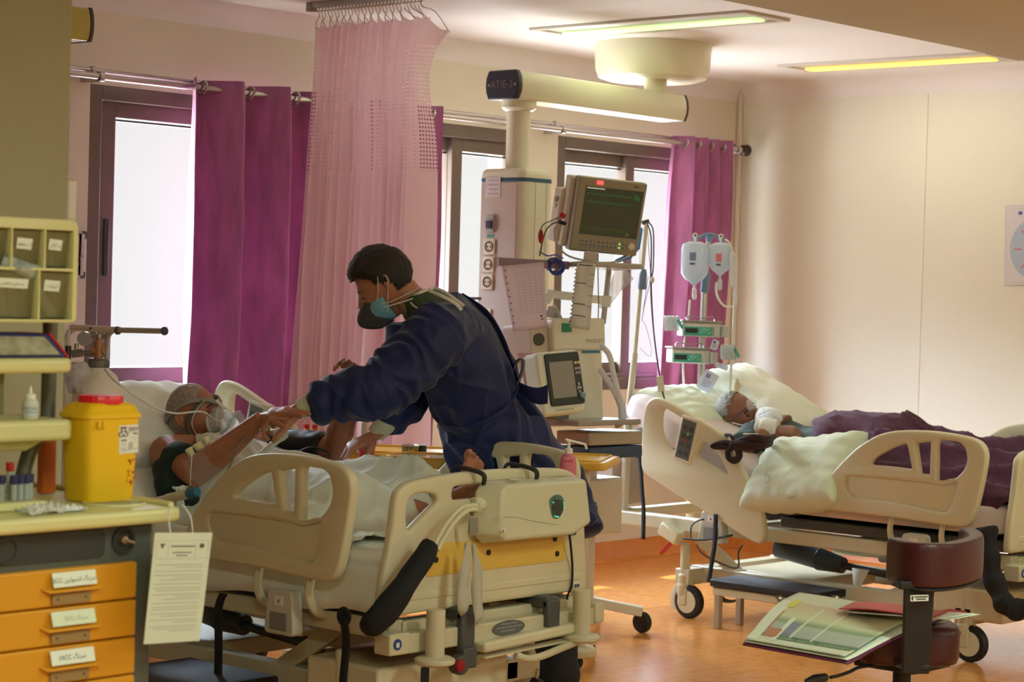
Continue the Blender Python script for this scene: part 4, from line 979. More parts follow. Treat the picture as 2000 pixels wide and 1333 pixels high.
while v < .92:
    for k in range(rr.choice((1, 2, 2, 3))):
        bq(g, .06 + (rr.uniform(.0, .45) if k else .0), .90, v, v + .004); v += .022
    v += .014
for a, b, c, d in ((.04, .96, .07, .0725), (.04, .96, .235, .2375), (.04, .045, .07, .2375), (.955, .96, .07, .2375), (.25, .255, .09, .22), (.73, .735, .09, .22)): bq(g, a, b, c, d)
build(g, 'print', mat('print_grey', (136, 144, 130), .5), card, smooth=False)
s0, s1 = V((CX1 + .045, CY0 - .02, .985)), V((CX1 + .02, CY0 - .032, .97))
tube('string', [bil(.28, .03, .002), at(330, 1022, Y=CY0 - .06), at(332, 1000, Y=CY0 - .036), s1 + V((0, .01, .016))], .0012, m_white, nt_, n=6)
tube('string', [bil(.66, .03, .002), at(372, 1010, Y=CY0 - .055), at(358, 988, Y=CY0 - .034), s0], .0012, m_white, nt_, n=6)

def corrugated(name, pts, r, m, parent, n=120, **kw):
    P_ = smooth_loop(pts, 8, False); L = [0]
    for a, b in zip(P_[:-1], P_[1:]): L.append(L[-1] + (b - a).length)
    Q = []; k = int(L[-1] / (r * .45))
    for i in range(k + 1):
        s_ = L[-1] * i / k; j = max(0, min(len(P_) - 2, int(np.searchsorted(L, s_)) - 1)); t = (s_ - L[j]) / max(L[j + 1] - L[j], 1e-9); Q.append(V(P_[j]).lerp(V(P_[j + 1]), t))
    g = G(); g.ring_tube(Q, [r * (1.0 if i % 2 else .84) for i in range(len(Q))], 14); return build(g, name, m, parent, angle=180, **kw)

def nz_fast(co, s): return np.array([mnoise.noise(V((a * s, b * s, c * s))) for a, b, c in co])
def wrap_simple(gs, voxel, disp=None): return wrap(gs, voxel, 2, .5, disp)
m_band = mat('white_elastic', (222, 222, 210), .7)
# ------------------------------------------------------------------ patient monitor on the pendant shelf
m_mon = mat('monitor_putty', (206, 194, 174), .45, vary=.03)
m_monf = mat('monitor_bezel', (150, 142, 120), .45)
mon = thing('patient_monitor', at(1175, 500, D=9.05), 'tilted bedside monitor with a dark screen and red alarm light on the equipment arm', 'monitor')
F = Face(at(1134, 344, D=8.98), at(1266, 359, D=9.12), at(1108, 486, D=9.024))
g = G(); F.slab(g, 0, 1, 0, 1.02, -.05, 0, r=.012); build(g, 'front_housing', m_monf, mon, bevel=.008, seg=3)
g = G(); F.slab(g, -.055, .93, .02, .99, -.105, -.045, r=.012); build(g, 'rear_housing', m_mon, mon, bevel=.010)
g = G(); F.slab(g, -.10, .10, .22, .96, -.16, -.09, r=.01); sd = build(g, 'module_rack', m_mon, mon, bevel=.006)
g = G(); P0 = F.p(-.10, .45, -.125); 
for v, c, r in ((.38, m_monf, .012), (.47, m_mon, .010)):
    g = G(); g.lathe(F.p(-.10, v, -.125), [(r, 0), (r, .006), (0, .006)], 16, axis=-F.r); build(g, 'knob', c, sd)
def screen_mat():
    m = bpy.data.materials.new('monitor_screen'); m.use_nodes = True; b = m.node_tree.nodes['Principled BSDF']; b.inputs['Base Color'].default_value = lin((44, 52, 42)); b.inputs['Roughness'].default_value = .14
    b.inputs['Emission Color'].default_value = lin((40, 50, 38)); b.inputs['Emission Strength'].default_value = .35
    return m
g = G(); F.slab(g, .10, .955, .12, .78, -.001, .0008); sc_ = build(g, 'screen', screen_mat(), mon, smooth=False)
m_gr = mat('trace_green', (40, 110, 50), .4, emit=.5)
def trace_line(F, v, amp, m, n=60, u0=.13, u1=.80, kind=0, parent=None):
    P_ = []
    for i in range(n * 4):
        t = i / (n * 4 - 1); ph = (t * 13) % 1; y = math.exp(-((ph - .3) / .03) ** 2) - .25 * math.exp(-((ph - .37) / .03) ** 2) + .15 * math.exp(-((ph - .6) / .06) ** 2) if kind == 0 else abs(sin(ph * pi))
        P_.append(F.p(u0 + (u1 - u0) * t, v - amp * y, .0018))
    g = G(); g.ring_tube(P_, [.0007] * len(P_), 4); return build(g, 'trace', m, parent)
trace_line(F, .22, .035, m_gr, parent=sc_); trace_line(F, .33, .035, m_gr, parent=sc_); trace_line(F, .72, .05, mat('trace_olive', (84, 96, 36), .4, emit=.4), kind=1, parent=sc_)
bars(F, [(.12, .38, .135, .150)], mat('screen_white', (190, 200, 190), .4, emit=.4), sc_, 'heading')
textobj('reading', '76', m_gr, sc_, F.p(.86, .22, .0016), F.r, -F.d, .030); textobj('reading', '24', mat('reading_olive', (120, 126, 60), .4, emit=.4), sc_, F.p(.80, .735, .0016), F.r, -F.d, .018)
g = G(); F.slab(g, .245, .34, .035, .085, .0, .006, r=.004); build(g, 'alarm_light', mat('alarm_red', (255, 70, 70), .3, emit=1.6), mon, bevel=.002)
g = G(); F.slab(g, .135, .80, .845, .945, .0, .002, r=.004); kp = build(g, 'key_panel', mat('key_panel', (150, 146, 134), .5), mon)
for i in range(11):
    for j in range(2):
        g = G(); c = F.p(.165 + i * .061, .868 + j * .052, .0025); g.lathe(c, [(.0042, 0), (.0042, .0018), (0, .002)], 10, axis=F.n); build(g, 'key', mat('key_amber', (214, 140, 60), .5) if (i, j) == (3, 0) else mat('key_lit', (150, 230, 90), .5, emit=.8) if i == 9 else mat('key_blue_grey', (104, 106, 112), .5), kp)
g = G(); g.lathe(F.p(.885, .885, 0), [(.016, 0), (.015, .012), (.0, .014)], 24, axis=F.n); build(g, 'dial', mat('dial_pale', (214, 204, 184), .4), mon)
bars(F, [(.80, .87, .055, .075)], m_grey, mon, 'maker_mark', .001)
# blue tray corner behind it
nk_ = thing('equipment_arm', at(1150, 520, D=9.05), 'pale equipment arm and rails carrying the monitor beside the socket column', 'equipment arm')
g = G(); g.bar(at(1155, 492, D=9.05), at(1152, 516, D=9.05), .06, .05, up=FWD); build(g, 'neck', m_mon, nk_, bevel=.006)
m_plum = mat('plum_rail2', (134, 104, 112), .35, metal=.2)
g = G(); g.bar(at(972, 511, D=8.80), at(1110, 519, D=8.95), .02, .034, up=UPV); build(g, 'rail', m_plum, nk_, bevel=.003)
g = G(); g.box((0, 0, 0), (.001, .001, .001)); 
g = G(); g.bar(at(1108, 517, D=8.96), at(1227, 523, D=9.1), .24, .022, up=UPV); build(g, 'shelf', mat('shelf_putty', (172, 164, 150), .4), nk_, bevel=.004)
g = G(); g.bar(at(972, 511, D=8.80) - RGT * .003, at(972, 511, D=8.80) + RGT * .006, .026, .042, up=UPV); build(g, 'rail_end', m_steel, nk_, bevel=.002)
g = G(); g.bar(at(1068, 574, D=9.0), at(1190, 588, D=9.15), .03, .034, up=UPV); build(g, 'lower_rail', m_white, nk_, bevel=.004)
g = G(); g.bar(at(1066, 590, D=9.0), at(1078, 570, D=9.0), .04, .03, up=FWD); g.bar(at(1183, 600, D=9.13), at(1186, 578, D=9.13), .04, .03, up=FWD); build(g, 'clamp', m_white, nk_, bevel=.004)
g = G(); g.cyl(at(1190, 520, D=9.14), at(1178, 632, D=9.2), .012); g.cyl(at(1080, 600, D=9.02), at(1096, 632, D=9.06), .016); g.cyl(at(1078, 600, D=9.02), at(1072, 620, D=9.02), .020); build(g, 'strut', mat('strut_grey', (178, 172, 164), .4), nk_)
g = G(); g.cyl(at(1150, 520, D=9.1), at(1140, 700, D=9.3), .022); build(g, 'back_post', mat('strut_grey', (178, 172, 164), .4), nk_)
# cable coil and loops
m_bluec = mat('blue_cable', (40, 62, 150), .45)
cb_ = thing('cable_coil', at(1086, 520, D=8.9), 'tangle of blue cable hanging from the rail under the monitor', 'cable')
rr = random.Random(2)
for k in range(6):
    g = G(); cx_, cy_ = 1084 + rr.uniform(-4, 4), 520 + rr.uniform(-3, 4); ra, rb = rr.uniform(12, 17), rr.uniform(11, 18); tl = rr.uniform(-.5, .5)
    g.ring_tube([at(cx_ + ra * cos(a) + tl * rb * sin(a) * .3, cy_ + rb * sin(a), D=8.88 + .012 * k * .5 + .01 * sin(2 * a + k)) for a in [2 * pi * i / 24 for i in range(24)]], [.0028] * 24, 6, closed=True); build(g, 'coil', m_bluec, cb_)
tube('lead', [at(1054, 492, D=8.9), at(1070, 500, D=8.86), at(1086, 498, D=8.86), at(1100, 505, D=8.88)], .003, m_bluec, cb_, n=6)
lds = thing('monitor_leads', at(1090, 440, D=8.9), 'grey and black monitor leads with a red plug at the side of the monitor', 'cable')
for pts, r, m in (([(1100, 434, 8.9), (1082, 436, 8.86), (1068, 448, 8.86), (1060, 470, 8.86), (1054, 500, 8.88)], .003, m_grey), ([(1098, 440, 8.92), (1084, 446, 8.9), (1088, 476, 8.9), (1110, 500, 8.93), (1160, 512, 8.98), (1200, 512, 9.0), (1230, 500, 9.1)], .004, mat('lead_grey', (160, 154, 142), .5)),
                  ([(1168, 496, 9.0), (1168, 540, 8.98), (1169, 600, 9.0), (1167, 640, 9.02)], .0022, m_grey), ([(1054, 460, 8.84), (1060, 440, 8.84), (1080, 430, 8.86), (1094, 424, 8.88)], .0025, m_grey)):
    tube('lead', [at(a, b, D=d) for a, b, d in pts], r, m, lds, n=6)
g = G(); g.bar(at(1094, 418, D=8.89), at(1104, 424, D=8.89), .02, .02); build(g, 'red_plug', m_red, lds, bevel=.003)
g = G(); g.bar(at(1090, 433, D=8.89), at(1106, 438, D=8.89), .016, .016); build(g, 'black_plug', m_black, lds, bevel=.003)
g = G(); g.ell(at(1056, 462, D=8.85), (.006, .014, .030)); build(g, 'red_tag', m_red, lds)
# clear blue bag hanging behind the monitor
bgz = mat('blue_film', (110, 170, 220), .3, transl=.4)
g = G(); g.grid([[at(x, y, D=9.2) for x, y in r] for r in ([(1250, 442), (1240, 480), (1222, 498), (1200, 508)], [(1256, 448), (1250, 486), (1232, 506), (1206, 514)])]); build(g, 'blue_film_strip', bgz, label='shiny blue plastic film behind the right lower corner of the monitor', cat='plastic film', solid=.002, fixn=False)

# ------------------------------------------------------------------ papers hanging from the rail
def hanging_sheet(name, TL, TR, BL, BR, m, label, cat, curl=.01, marks=None, seed=0, parentloc=None):
    n = 14; t = thing(name, BL, label, cat); nn = (V(TR) - V(TL)).cross(V(BL) - V(TL)).normalized()
    if nn.dot(EYE - V(TL)) < 0: nn = -nn
    f = lambda u, v, w=0: V(TL).lerp(V(TR), u).lerp(V(BL).lerp(V(BR), u), v) + nn * (w + curl * sin(u * 5 + seed) * v + curl * .6 * mnoise.noise(V((u * 3, v * 3, seed))))
    g = G(); g.grid([[f(i / n, j / n) for i in range(n + 1)] for j in range(n + 1)]); sh = build(g, 'sheet', m, t, solid=.0008, fixn=False, angle=180)
    for rects, mm, nm in marks or ():
        g = G()
        for u0, u1, v0, v1 in rects:
            k = 5; g.grid([[f(u0 + (u1 - u0) * i / k, v0 + (v1 - v0) * j / 2, .0022) for i in range(k + 1)] for j in range(3)])
        build(g, nm, mm, sh, fixn=False)
    return t, f
m_sleeve = mat('plastic_sleeve', (232, 218, 220), .25, transl=.55)
rr = random.Random(8)
grid_l = [(.30, .92, .12 + i * .045, .124 + i * .045) for i in range(15)] + [(.30 + k * .155, .306 + k * .155, .12, .75) for k in range(5)]
t, f_ = hanging_sheet('chart_sleeve', at(980, 520, D=8.76), at(1062, 512, D=8.80), at(1002, 648, D=8.76), at(1070, 640, D=8.80), m_sleeve, 'punched plastic sleeve holding a chart, hanging from the rail beside the sockets', 'document sleeve', .012,
    [(grid_l, mat('chart_grey', (178, 158, 166), .5), 'chart_print'), ([(.04, .075, .06 + i * .10, .085 + i * .10) for i in range(9)], mat('punch_shadow', (120, 100, 104), .6), 'punch_holes'), ([(.82, .88, .80, .83), (.84, .90, .85, .87)], mat('plum_print', (110, 60, 90), .6), 'stamp')])
m_grp = mat('graph_paper', (224, 220, 210), .5, transl=.45)
t, f_ = hanging_sheet('chart_strip', at(1127, 514, D=8.78), at(1164, 516, D=8.80), at(1113, 640, D=8.76), at(1152, 646, D=8.78), m_grp, 'long grey chart strip with black rulings hanging below the monitor', 'chart', .012,
    [([(.10, .85, .02, .035), (.05, .6, .30, .312), (.05, .62, .62, .634), (.08, .70, .80, .812), (.70, .98, .16, .167), (.70, .98, .34, .347), (.72, .98, .48, .487), (.74, .98, .64, .647)], m_ink, 'ruling'), ([(-.06, -.01, .03 + k * .062, .055 + k * .062) for k in range(15)], m_ink, 'edge_marks')])
t, f_ = hanging_sheet('pink_document', at(1010, 690, D=8.5), at(1052, 690, D=8.5), at(1040, 815, D=8.5), at(1078, 860, D=8.5), mat('pinkish_sleeve', (214, 176, 180), .3, transl=.4), 'pinkish plastic sleeve behind the gowned person, beside the ventilator screen', 'document sleeve', .02)
g = G(); g.grid([[at(x, y, D=9.25) for x, y in r] for r in ([(1205, 515), (1226, 530), (1238, 545)], [(1190, 560), (1205, 580), (1212, 570)], [(1168, 600), (1180, 606), (1190, 598)])]); build(g, 'clear_bag', clear_mat('bag_film', (226, 228, 234), .4, .1), label='wrinkled clear plastic bag hanging under the monitor shelf', cat='bag', solid=.001, fixn=False)

# ------------------------------------------------------------------ ventilator
m_vent = mat('ventilator_white', (222, 218, 200), .4, vary=.02)
vt = thing('ventilator', (7.0, 5.85, 0), 'white ventilator on a wheeled stand with a grey screen, behind the gowned person', 'ventilator')
F = Face(at(1078, 632, D=8.85), at(1186, 632, D=9.0), at(1092, 838, D=8.85))
g = G(); F.slab(g, 0, .90, 0, .98, -.30, 0, r=.02); vb = build(g, 'body', m_vent, vt, bevel=.010)
g = G(); F.slab(g, -.02, .93, -.05, .26, -.28, .015, r=.02); build(g, 'head_unit', m_vent, vt, bevel=.010)
g = G(); F.slab(g, .14, .31, .0, .085, .015, .018); build(g, 'green_label', mat('label_green', (30, 140, 96), .5), vt)
textobj('lettering', 'MAQUET', mat('faint_print', (170, 166, 154), .5), vt, F.p(.72, .17, .0165), F.r, -F.d, .022)
g = G(); F.slab(g, .52, .84, .262, .285, .0, .004); build(g, 'blue_trim', mat('trim_blue', (60, 130, 170), .4), vt)
g = G(); F.slab(g, -.34, -.02, .0, .5, -.24, -.02, r=.015); gm = build(g, 'gas_module', mat('module_putty', (206, 192, 172), .45), vt, bevel=.006)
g = G(); g.lathe(F.p(-.20, .15, -.02), [(.026, 0), (.026, .008), (.018, .010), (0, .010)], 20, axis=F.n); build(g, 'port', m_grey, gm)
g = G()
for i in range(7):
    for j in range(5): F.slab(g, -.30 + i * .032, -.282 + i * .032, .36 + j * .022, .372 + j * .022, -.021, -.018)
build(g, 'speaker_holes', m_grey, gm, smooth=False)
# its screen, on the near side
F2 = Face(at(1062, 690, D=8.28), at(1131, 684, D=8.38), at(1079, 812, D=8.26))
g = G(); F2.slab(g, -.20, .98, -.02, 1.0, -.10, -.004, r=.02); vs_ = build(g, 'screen_housing', m_vent, vt, bevel=.012, seg=3)
g = G(); F2.slab(g, 0, .96, .02, .86, -.006, .004, r=.012); bz = build(g, 'bezel', m_tray, vs_, bevel=.003)
def hazy_screen():
    m = mat('vent_screen', (150, 146, 140), .25, vary=.06, vscale=300); return m
g = G(); F2.slab(g, .08, .74, .16, .74, .004, .006); build(g, 'screen', hazy_screen(), bz, smooth=False)
for (a, b, c, d) in ((.80, .88, .18, .22), (.89, .96, .18, .22)): 
    g = G(); F2.slab(g, a - .02, b - .03, c, d, .004, .008); build(g, 'key', mat('key_cream', (232, 206, 160), .5), bz, bevel=.001)
for (a, c) in ((.78, .27), (.86, .27), (.78, .34), (.86, .34), (.80, .52), (.77, .58), (.83, .58), (.80, .64)):
    g = G(); F2.slab(g, a, a + .055, c, c + .045, .004, .008, r=.002); build(g, 'key', mat('key_pale', (176, 176, 180), .5), bz, bevel=.001)
g = G(); g.lathe(F2.p(.87, .73, .004), [(.013, 0), (.012, .012), (0, .014)], 20, axis=F2.n); build(g, 'dial', mat('dial_teal', (104, 150, 156), .4), bz)
g = G(); F2.slab(g, .12, .62, .91, .94, -.004, -.002, r=.002); build(g, 'maker_plate', mat('plate_grey', (190, 186, 172), .5), vs_)
g = G(); g.bar(F2.p(.3, .9, -.12), F.p(.3, .9, -.05), .05, .05); build(g, 'screen_bracket', m_grey, vt, bevel=.004)
# tray, drawer and humidifier base, wheeled column
tz = at(1150, 828, D=8.9).z
g = G(); g.bar(at(1085, 826, D=8.75), at(1208, 822, D=8.95), .30, .024, up=UPV); build(g, 'tray', mat('tray_grey', (160, 152, 146), .35), vt, bevel=.005)
g = G(); g.bar(at(1118, 856, D=8.9), at(1222, 852, D=9.02), .28, .055, up=UPV); build(g, 'drawer', mat('drawer_beige', (172, 160, 142), .45), vt, bevel=.006)
g = G(); g.bar(at(1118, 884, D=8.9), at(1222, 878, D=9.02), .28, .050, up=UPV); build(g, 'blue_drawer', mat('drawer_blue', (56, 76, 104), .45), vt, bevel=.006)
cb0 = at(1150, 860, D=9.05); g = G(); g.cyl((cb0.x, cb0.y, .12), (cb0.x, cb0.y, .80), .04); g.box((cb0.x - .10, cb0.y - .10, .42), (cb0.x + .12, cb0.y + .1, .66)); build(g, 'column', mat('module_putty', (206, 192, 172), .45), vt, bevel=.01)
for a in range(4):
    q = a * pi / 2 + .6; e = V((cb0.x + .27 * cos(q), cb0.y + .24 * sin(q), .09)); g = G(); g.bar((cb0.x, cb0.y, .13), e, .05, .04); build(g, 'leg', m_vent, vt, bevel=.004); g = G(); g.lathe(e + V((-.015, 0, -.045)), [(0, 0), (.04, 0), (.045, .006), (.045, .024), (.04, .03), (0, .03)], 20, axis=(1, 0, 0)); build(g, 'caster', m_black, vt)
m_hosew = mat('hose_clear_white', (236, 238, 240), .3, transl=.4)
for i, pts in enumerate(([(1174, 676, 8.80), (1190, 694, 8.78), (1198, 730, 8.78), (1208, 770, 8.80), (1218, 805, 8.84), (1216, 828, 8.86)], [(1172, 722, 8.82), (1184, 740, 8.80), (1200, 766, 8.80), (1212, 796, 8.82), (1212, 824, 8.84), (1204, 832, 8.86)])):
    corrugated('ventilator_hose', [at(a, b, D=d) for a, b, d in pts], .013, m_hosew, None, label=('white corrugated ventilator hose, the outer one of two looping down', 'white corrugated ventilator hose, the inner one of two looping down')[i], cat='hose', group='ventilator hoses')

# ------------------------------------------------------------------ drip stands and pumps by the corner bed
m_polec = mat('pole_cream', (206, 198, 176), .35, metal=.2)
m_holdb = mat('holder_blue', (112, 134, 164), .45)
st = thing('drip_stand', at(1222, 860, D=9.85), 'tall cream drip pole leaning by the window with a blue holder and dangling leads', 'drip stand')
g = G(); g.cyl(at(1262, 436, D=9.8), at(1240, 690, D=9.8), .010); g.cyl(at(1240, 690, D=9.8), at(1228, 800, D=9.8), .015); g.cyl(at(1228, 795, D=9.8), at(1218, 1000, D=9.8), .019); build(g, 'pole', m_polec, st)
g = G(); g.ring_tube([at(1257, 526, D=9.78), at(1256, 534, D=9.78), at(1254, 562, D=9.78), at(1254, 566, D=9.78)], [(.012, .012), (.021, .016), (.023, .018), (.020, .016)], 16); build(g, 'holder', m_holdb, st)
g = G(); g.bar(at(1254, 436, D=9.8), at(1268, 432, D=9.8), .02, .02); build(g, 'hook_head', m_grey, st, bevel=.003)
tube('hook', [at(1262, 436, D=9.78), at(1250, 436, D=9.76), at(1250, 446, D=9.76)], .003, m_grey, st)
m_leadd = mat('lead_dark', (70, 66, 64), .5)
for k, pts in enumerate(([(1266, 434), (1276, 452), (1276, 520), (1272, 560), (1278, 660), (1290, 740), (1302, 790), (1330, 830)], [(1264, 436), (1272, 470), (1271, 560), (1276, 640), (1286, 720), (1296, 775), (1318, 822)], [(1264, 440), (1268, 500), (1270, 545), (1258, 600), (1254, 625), (1266, 540)], [(1250, 446), (1250, 520)], [(1250, 680), (1268, 696), (1272, 680), (1262, 640), (1254, 625)])):
    tube('lead', [at(a, b, D=9.7 - .02 * k) for a, b in pts], .0035 if k < 2 else .0014, m_leadd if k < 3 else m_band, st, n=6)
g = G(); g.ell(at(1274, 547, D=9.66), (.010, .010, .016)); build(g, 'lead_clip', mat('clip_cream', (206, 196, 176), .5), st)
g = G(); g.bar(at(1288, 735, D=9.6), at(1292, 765, D=9.6), .02, .03); build(g, 'lead_clip', mat('clip_cream', (206, 196, 176), .5), st)

s2_ = thing('drip_stand', at(1365, 800, D=10.1), 'chrome drip stand with a blue crossbar, loaded with bags and two pumps', 'drip stand')
g = G(); g.cyl(at(1384, 466, D=10.1), at(1372, 640, D=10.1), .012); g.cyl(at(1376, 560, D=10.1), at(1362, 900, D=10.1), .016); build(g, 'pole', m_chrome, s2_)
g = G(); P_ = smooth_loop([at(1354, 468, D=10.1), at(1362, 466, D=10.1), at(1375, 460, D=10.1), at(1386, 458, D=10.1), at(1400, 462, D=10.1), at(1412, 470, D=10.1), at(1416, 462, D=10.1)], 4, False); g.ring_tube(P_, [.009] * len(P_), 10); g.cyl(at(1354, 470, D=10.1), at(1354, 458, D=10.1), .005); g.ring_tube([at(1386, 460, D=10.1), at(1384, 472, D=10.1)], [.02, .014], 12); build(g, 'crossbar', m_holdb, s2_)
g = G(); g.ring_tube([at(1380, 532, D=10.08), at(1380, 538, D=10.08), at(1376, 568, D=10.08), at(1375, 572, D=10.08)], [(.018, .014), (.026, .018), (.026, .018), (.022, .015)], 16); build(g, 'holder', m_holdb, s2_)
base_ = at(1362, 900, D=10.1)
def drip_bag(cx, top, bot, w, label, lab_rgb, D, tail):
    t = thing('infusion_bag', at(cx, bot, D=D), label, 'infusion bag', 'infusion bags on the drip stand')
    k = D / F_PX; g = G(); c = lambda x, y: at(cx + x, y, D=D)
    ys = [top, top + 5, top + 14, (top * .45 + bot * .55), bot - 22, bot - 10, bot - 4, bot]; ws = [.45, .88, 1, 1, .98, .66, .30, .18]
    g.ring_tube([c(-(y - top) * .03, y) for y in ys], [(w * .66 * s * k, w * .36 * s * k) for s in ws], 20, up=-UPV.cross(RGT)); bg = build(g, 'bag', mat('bag_liquid', (214, 222, 232), .12, transl=.35), t)
    g = G(); g.cyl(c(0, top - 10), c(0, top + 2), .006); g.ring_tube([c(4 * cos(a), top - 12 + 4 * sin(a)) for a in [2 * pi * i / 12 for i in range(12)]], [.003] * 12, 6, closed=True); build(g, 'hanger', m_band, t)
    g = G(); q = -FWD * (w * .40 * k + .002); g.grid([[c(-w * .30 + w * .30 * i, y) + q * (1 if i else .92) for i in (0, 1)] for y in (top + 22, top + 38)]); build(g, 'label', mat('bag_label_%d' % lab_rgb[0], lab_rgb, .5), bg, fixn=False)
    g = G(); g.grid([[c(-w * .30 + w * .25 * i, y) + q * (1 if i else .92) for i in (0, 1)] for y in (top + 42, top + 46)]); build(g, 'small_print', mat('bag_print', (90, 96, 110), .5), bg, fixn=False)
    g = G(); yb = bot; g.ring_tube([c(-2, yb), c(-2, yb + 8), c(-2, yb + 10), c(-2, yb + 26), c(-2, yb + 30)], [.006, .007, .011, .011, .005], 12); build(g, 'drip_chamber', clear_mat('chamber', (230, 232, 234), .5, .1), t)
    if tail: tube('line', [at(a, b, D=D + dd) for a, b, dd in tail], .0055, m_band, t, n=8)
    return t
drip_bag(1358, 472, 556, 41, 'clear infusion bag with a grey label, hanging on the window side of the stand', (120, 134, 164), 10.04, [(1348, 586, 0), (1345, 620, 0), (1338, 660, 0), (1334, 700, -.02), (1336, 760, -.02), (1338, 780, -.02)])
drip_bag(1408, 474, 538, 36, 'clear infusion bag with a pink label, hanging on the corner side of the stand', (214, 120, 130), 10.04, [(1399, 552, 0), (1400, 575, 0), (1412, 596, 0), (1430, 600, 0), (1438, 590, 0), (1436, 560, 0)])
bt_ = thing('burette', at(1432, 570, D=10.0), 'slim clear drip burette hanging at the corner side of the infusion bags', 'burette')
g = G(); g.ring_tube([at(1430, 484, D=10.0), at(1430, 494, D=10.0), at(1431, 498, D=10.0), at(1434, 558, D=10.0), at(1434, 562, D=10.0), at(1435, 580, D=10.0)], [.005, .010, .018, .018, .008, .009], 16); build(g, 'cylinder', clear_mat('burette_clear', (228, 230, 230), .5, .08), bt_)
tube('line', [at(1435, 580, D=10.0), at(1433, 630, D=10.0), at(1429, 700, D=9.98), at(1425, 765, D=9.95)], .006, m_band, bt_, n=8); tube('line', [at(1416, 468, D=10.0), at(1424, 474, D=10.0), at(1430, 486, D=10.0)], .005, m_band, bt_, n=8)
m_teal = mat('pump_teal', (70, 168, 152), .4)
def pump(px0, px1, py, D, label):
    t = thing('infusion_pump', at((px0 + px1) / 2, py + 14, D=D), label, 'infusion pump', 'infusion pumps on the drip stand')
    F = Face(at(px0, py - 14, D=D), at(px1, py - 11, D=D + .03), at(px0 - 2, py + 13, D=D)); g = G(); F.slab(g, 0, 1, 0, 1, -.12, 0, r=.008); b = build(g, 'body', mat('pump_white', (216, 212, 200), .4), t, bevel=.006)
    g = G(); F.slab(g, .04, .76, .28, .92, 0, .003, r=.004); pn = build(g, 'panel', m_teal, b)
    g = G(); F.slab(g, .07, .38, .40, .74, .003, .005); build(g, 'display', m_ink, pn)
    for u, v in ((.48, .5), (.54, .4), (.54, .62), (.60, .5), (.66, .42), (.70, .66), (.46, .72), (.66, .74)):
        g = G(); g.lathe(F.p(u, v, .003), [(.0045, 0), (.0045, .002), (0, .002)], 8, axis=F.n); build(g, 'key', mat('key_mint', (150, 214, 200), .5) if u < .62 else mat('key_yellow_green', (150, 190, 80), .5), pn)
    g = G(); F.slab(g, .78, .96, .18, .95, 0, .015, r=.008); F.slab(g, .98, 1.16, .12, .95, -.03, .03, r=.008); build(g, 'syringe_clamp', mat('clamp_grey', (188, 186, 176), .4), t, bevel=.004)
    g = G(); F.slab(g, -.02, 1.02, -.18, -.04, -.14, .005, r=.004); build(g, 'lid', mat('lid_grey', (150, 150, 142), .35), t, bevel=.003)
    tube('handle', [F.p(.12, -.14, -.02), F.p(.15, -.45, -.03), F.p(.5, -.40, -.03), F.p(.8, -.45, -.03), F.p(.84, -.14, -.02)], .003, m_steel, t, n=6)
    return t
pump(1334, 1410, 644, 10.0, 'white infusion pump with a teal key panel, the upper one on the stand')
pump(1313, 1388, 696, 9.96, 'white infusion pump with a teal key panel, the lower one on the stand')
m_film = clear_mat('crinkled_film', (214, 220, 220), .55, .15)
def tubing_bundle(px, py, D, label, w=30, h=26):
    t = thing('coiled_tubing', at(px, py + h / 2, D=D), label, 'tubing'); r_ = random.Random(int(px))
    for k in range(7):
        g = G(); x = px + (k - 3) * w / 8; g.ring_tube([at(x + 2 * cos(a) + r_.uniform(-1, 1), py + h / 2 * sin(a), D=D + .02 * cos(a)) for a in [2 * pi * i / 16 for i in range(16)]], [.006] * 16, 6, closed=True); build(g, 'loop', m_film, t)
    g = G(); g.bar(at(px + w * .48, py + 2, D=D), at(px + w * .62, py, D=D), .03, .05, up=UPV); build(g, 'teal_cap', m_teal, t, bevel=.004)
tubing_bundle(1312, 632, 10.0, 'coiled clear tubing hanging at the window side of the upper pump'); tubing_bundle(1422, 688, 9.92, 'coiled clear tubing hanging at the corner side of the lower pump')
def tag_card(c, w, h, ang_, D, label, name='label_tag', mk=(150, 140, 190)):
    F = Face(at(c[0] - w / 2 * cos(ang_) + h / 2 * sin(ang_), c[1] - w / 2 * sin(ang_) - h / 2 * cos(ang_), D=D), at(c[0] + w / 2 * cos(ang_) + h / 2 * sin(ang_), c[1] + w / 2 * sin(ang_) - h / 2 * cos(ang_), D=D), at(c[0] - w / 2 * cos(ang_) - h / 2 * sin(ang_), c[1] - w / 2 * sin(ang_) + h / 2 * cos(ang_), D=D))
    t = thing(name, F.p(.5, 1), label, 'tag'); g = G(); F.slab(g, 0, 1, 0, 1, 0, .0015, r=.008); b = build(g, 'card', mat('tag_white', (222, 226, 236), .4, transl=.3), t); bars(F, [(.2, .5, .15, .38), (.2, .8, .48, .51), (.2, .75, .58, .61), (.2, .8, .68, .71), (.2, .6, .78, .81)], mat('tag_print_%d' % mk[0], mk, .5), b, w=.0018); return t
tag_card((1382, 745), 30, 40, .55, 9.9, 'white label card hanging low on the drip stand above the pillow'); tag_card((1396, 674), 14, 20, .35, 9.88, 'small barcode tag hanging between the two pumps', mk=(60, 60, 70)); tag_card((1409, 716), 26, 10, .35, 9.95, 'narrow pale tag at the foot of the lower pump', mk=(200, 200, 196))
# bottle beside the pillow
bp = at(1438, 762, D=10.0); g = G(); g.lathe(bp, [(0, -.02), (.018, -.02), (.018, .028), (.010, .04), (.010, .052), (0, .052)], 18); build(g, 'cream_bottle', mat('bottle_cream', (214, 196, 160), .4), label='small cream bottle behind the pillow at the foot of the drip stand', cat='bottle')

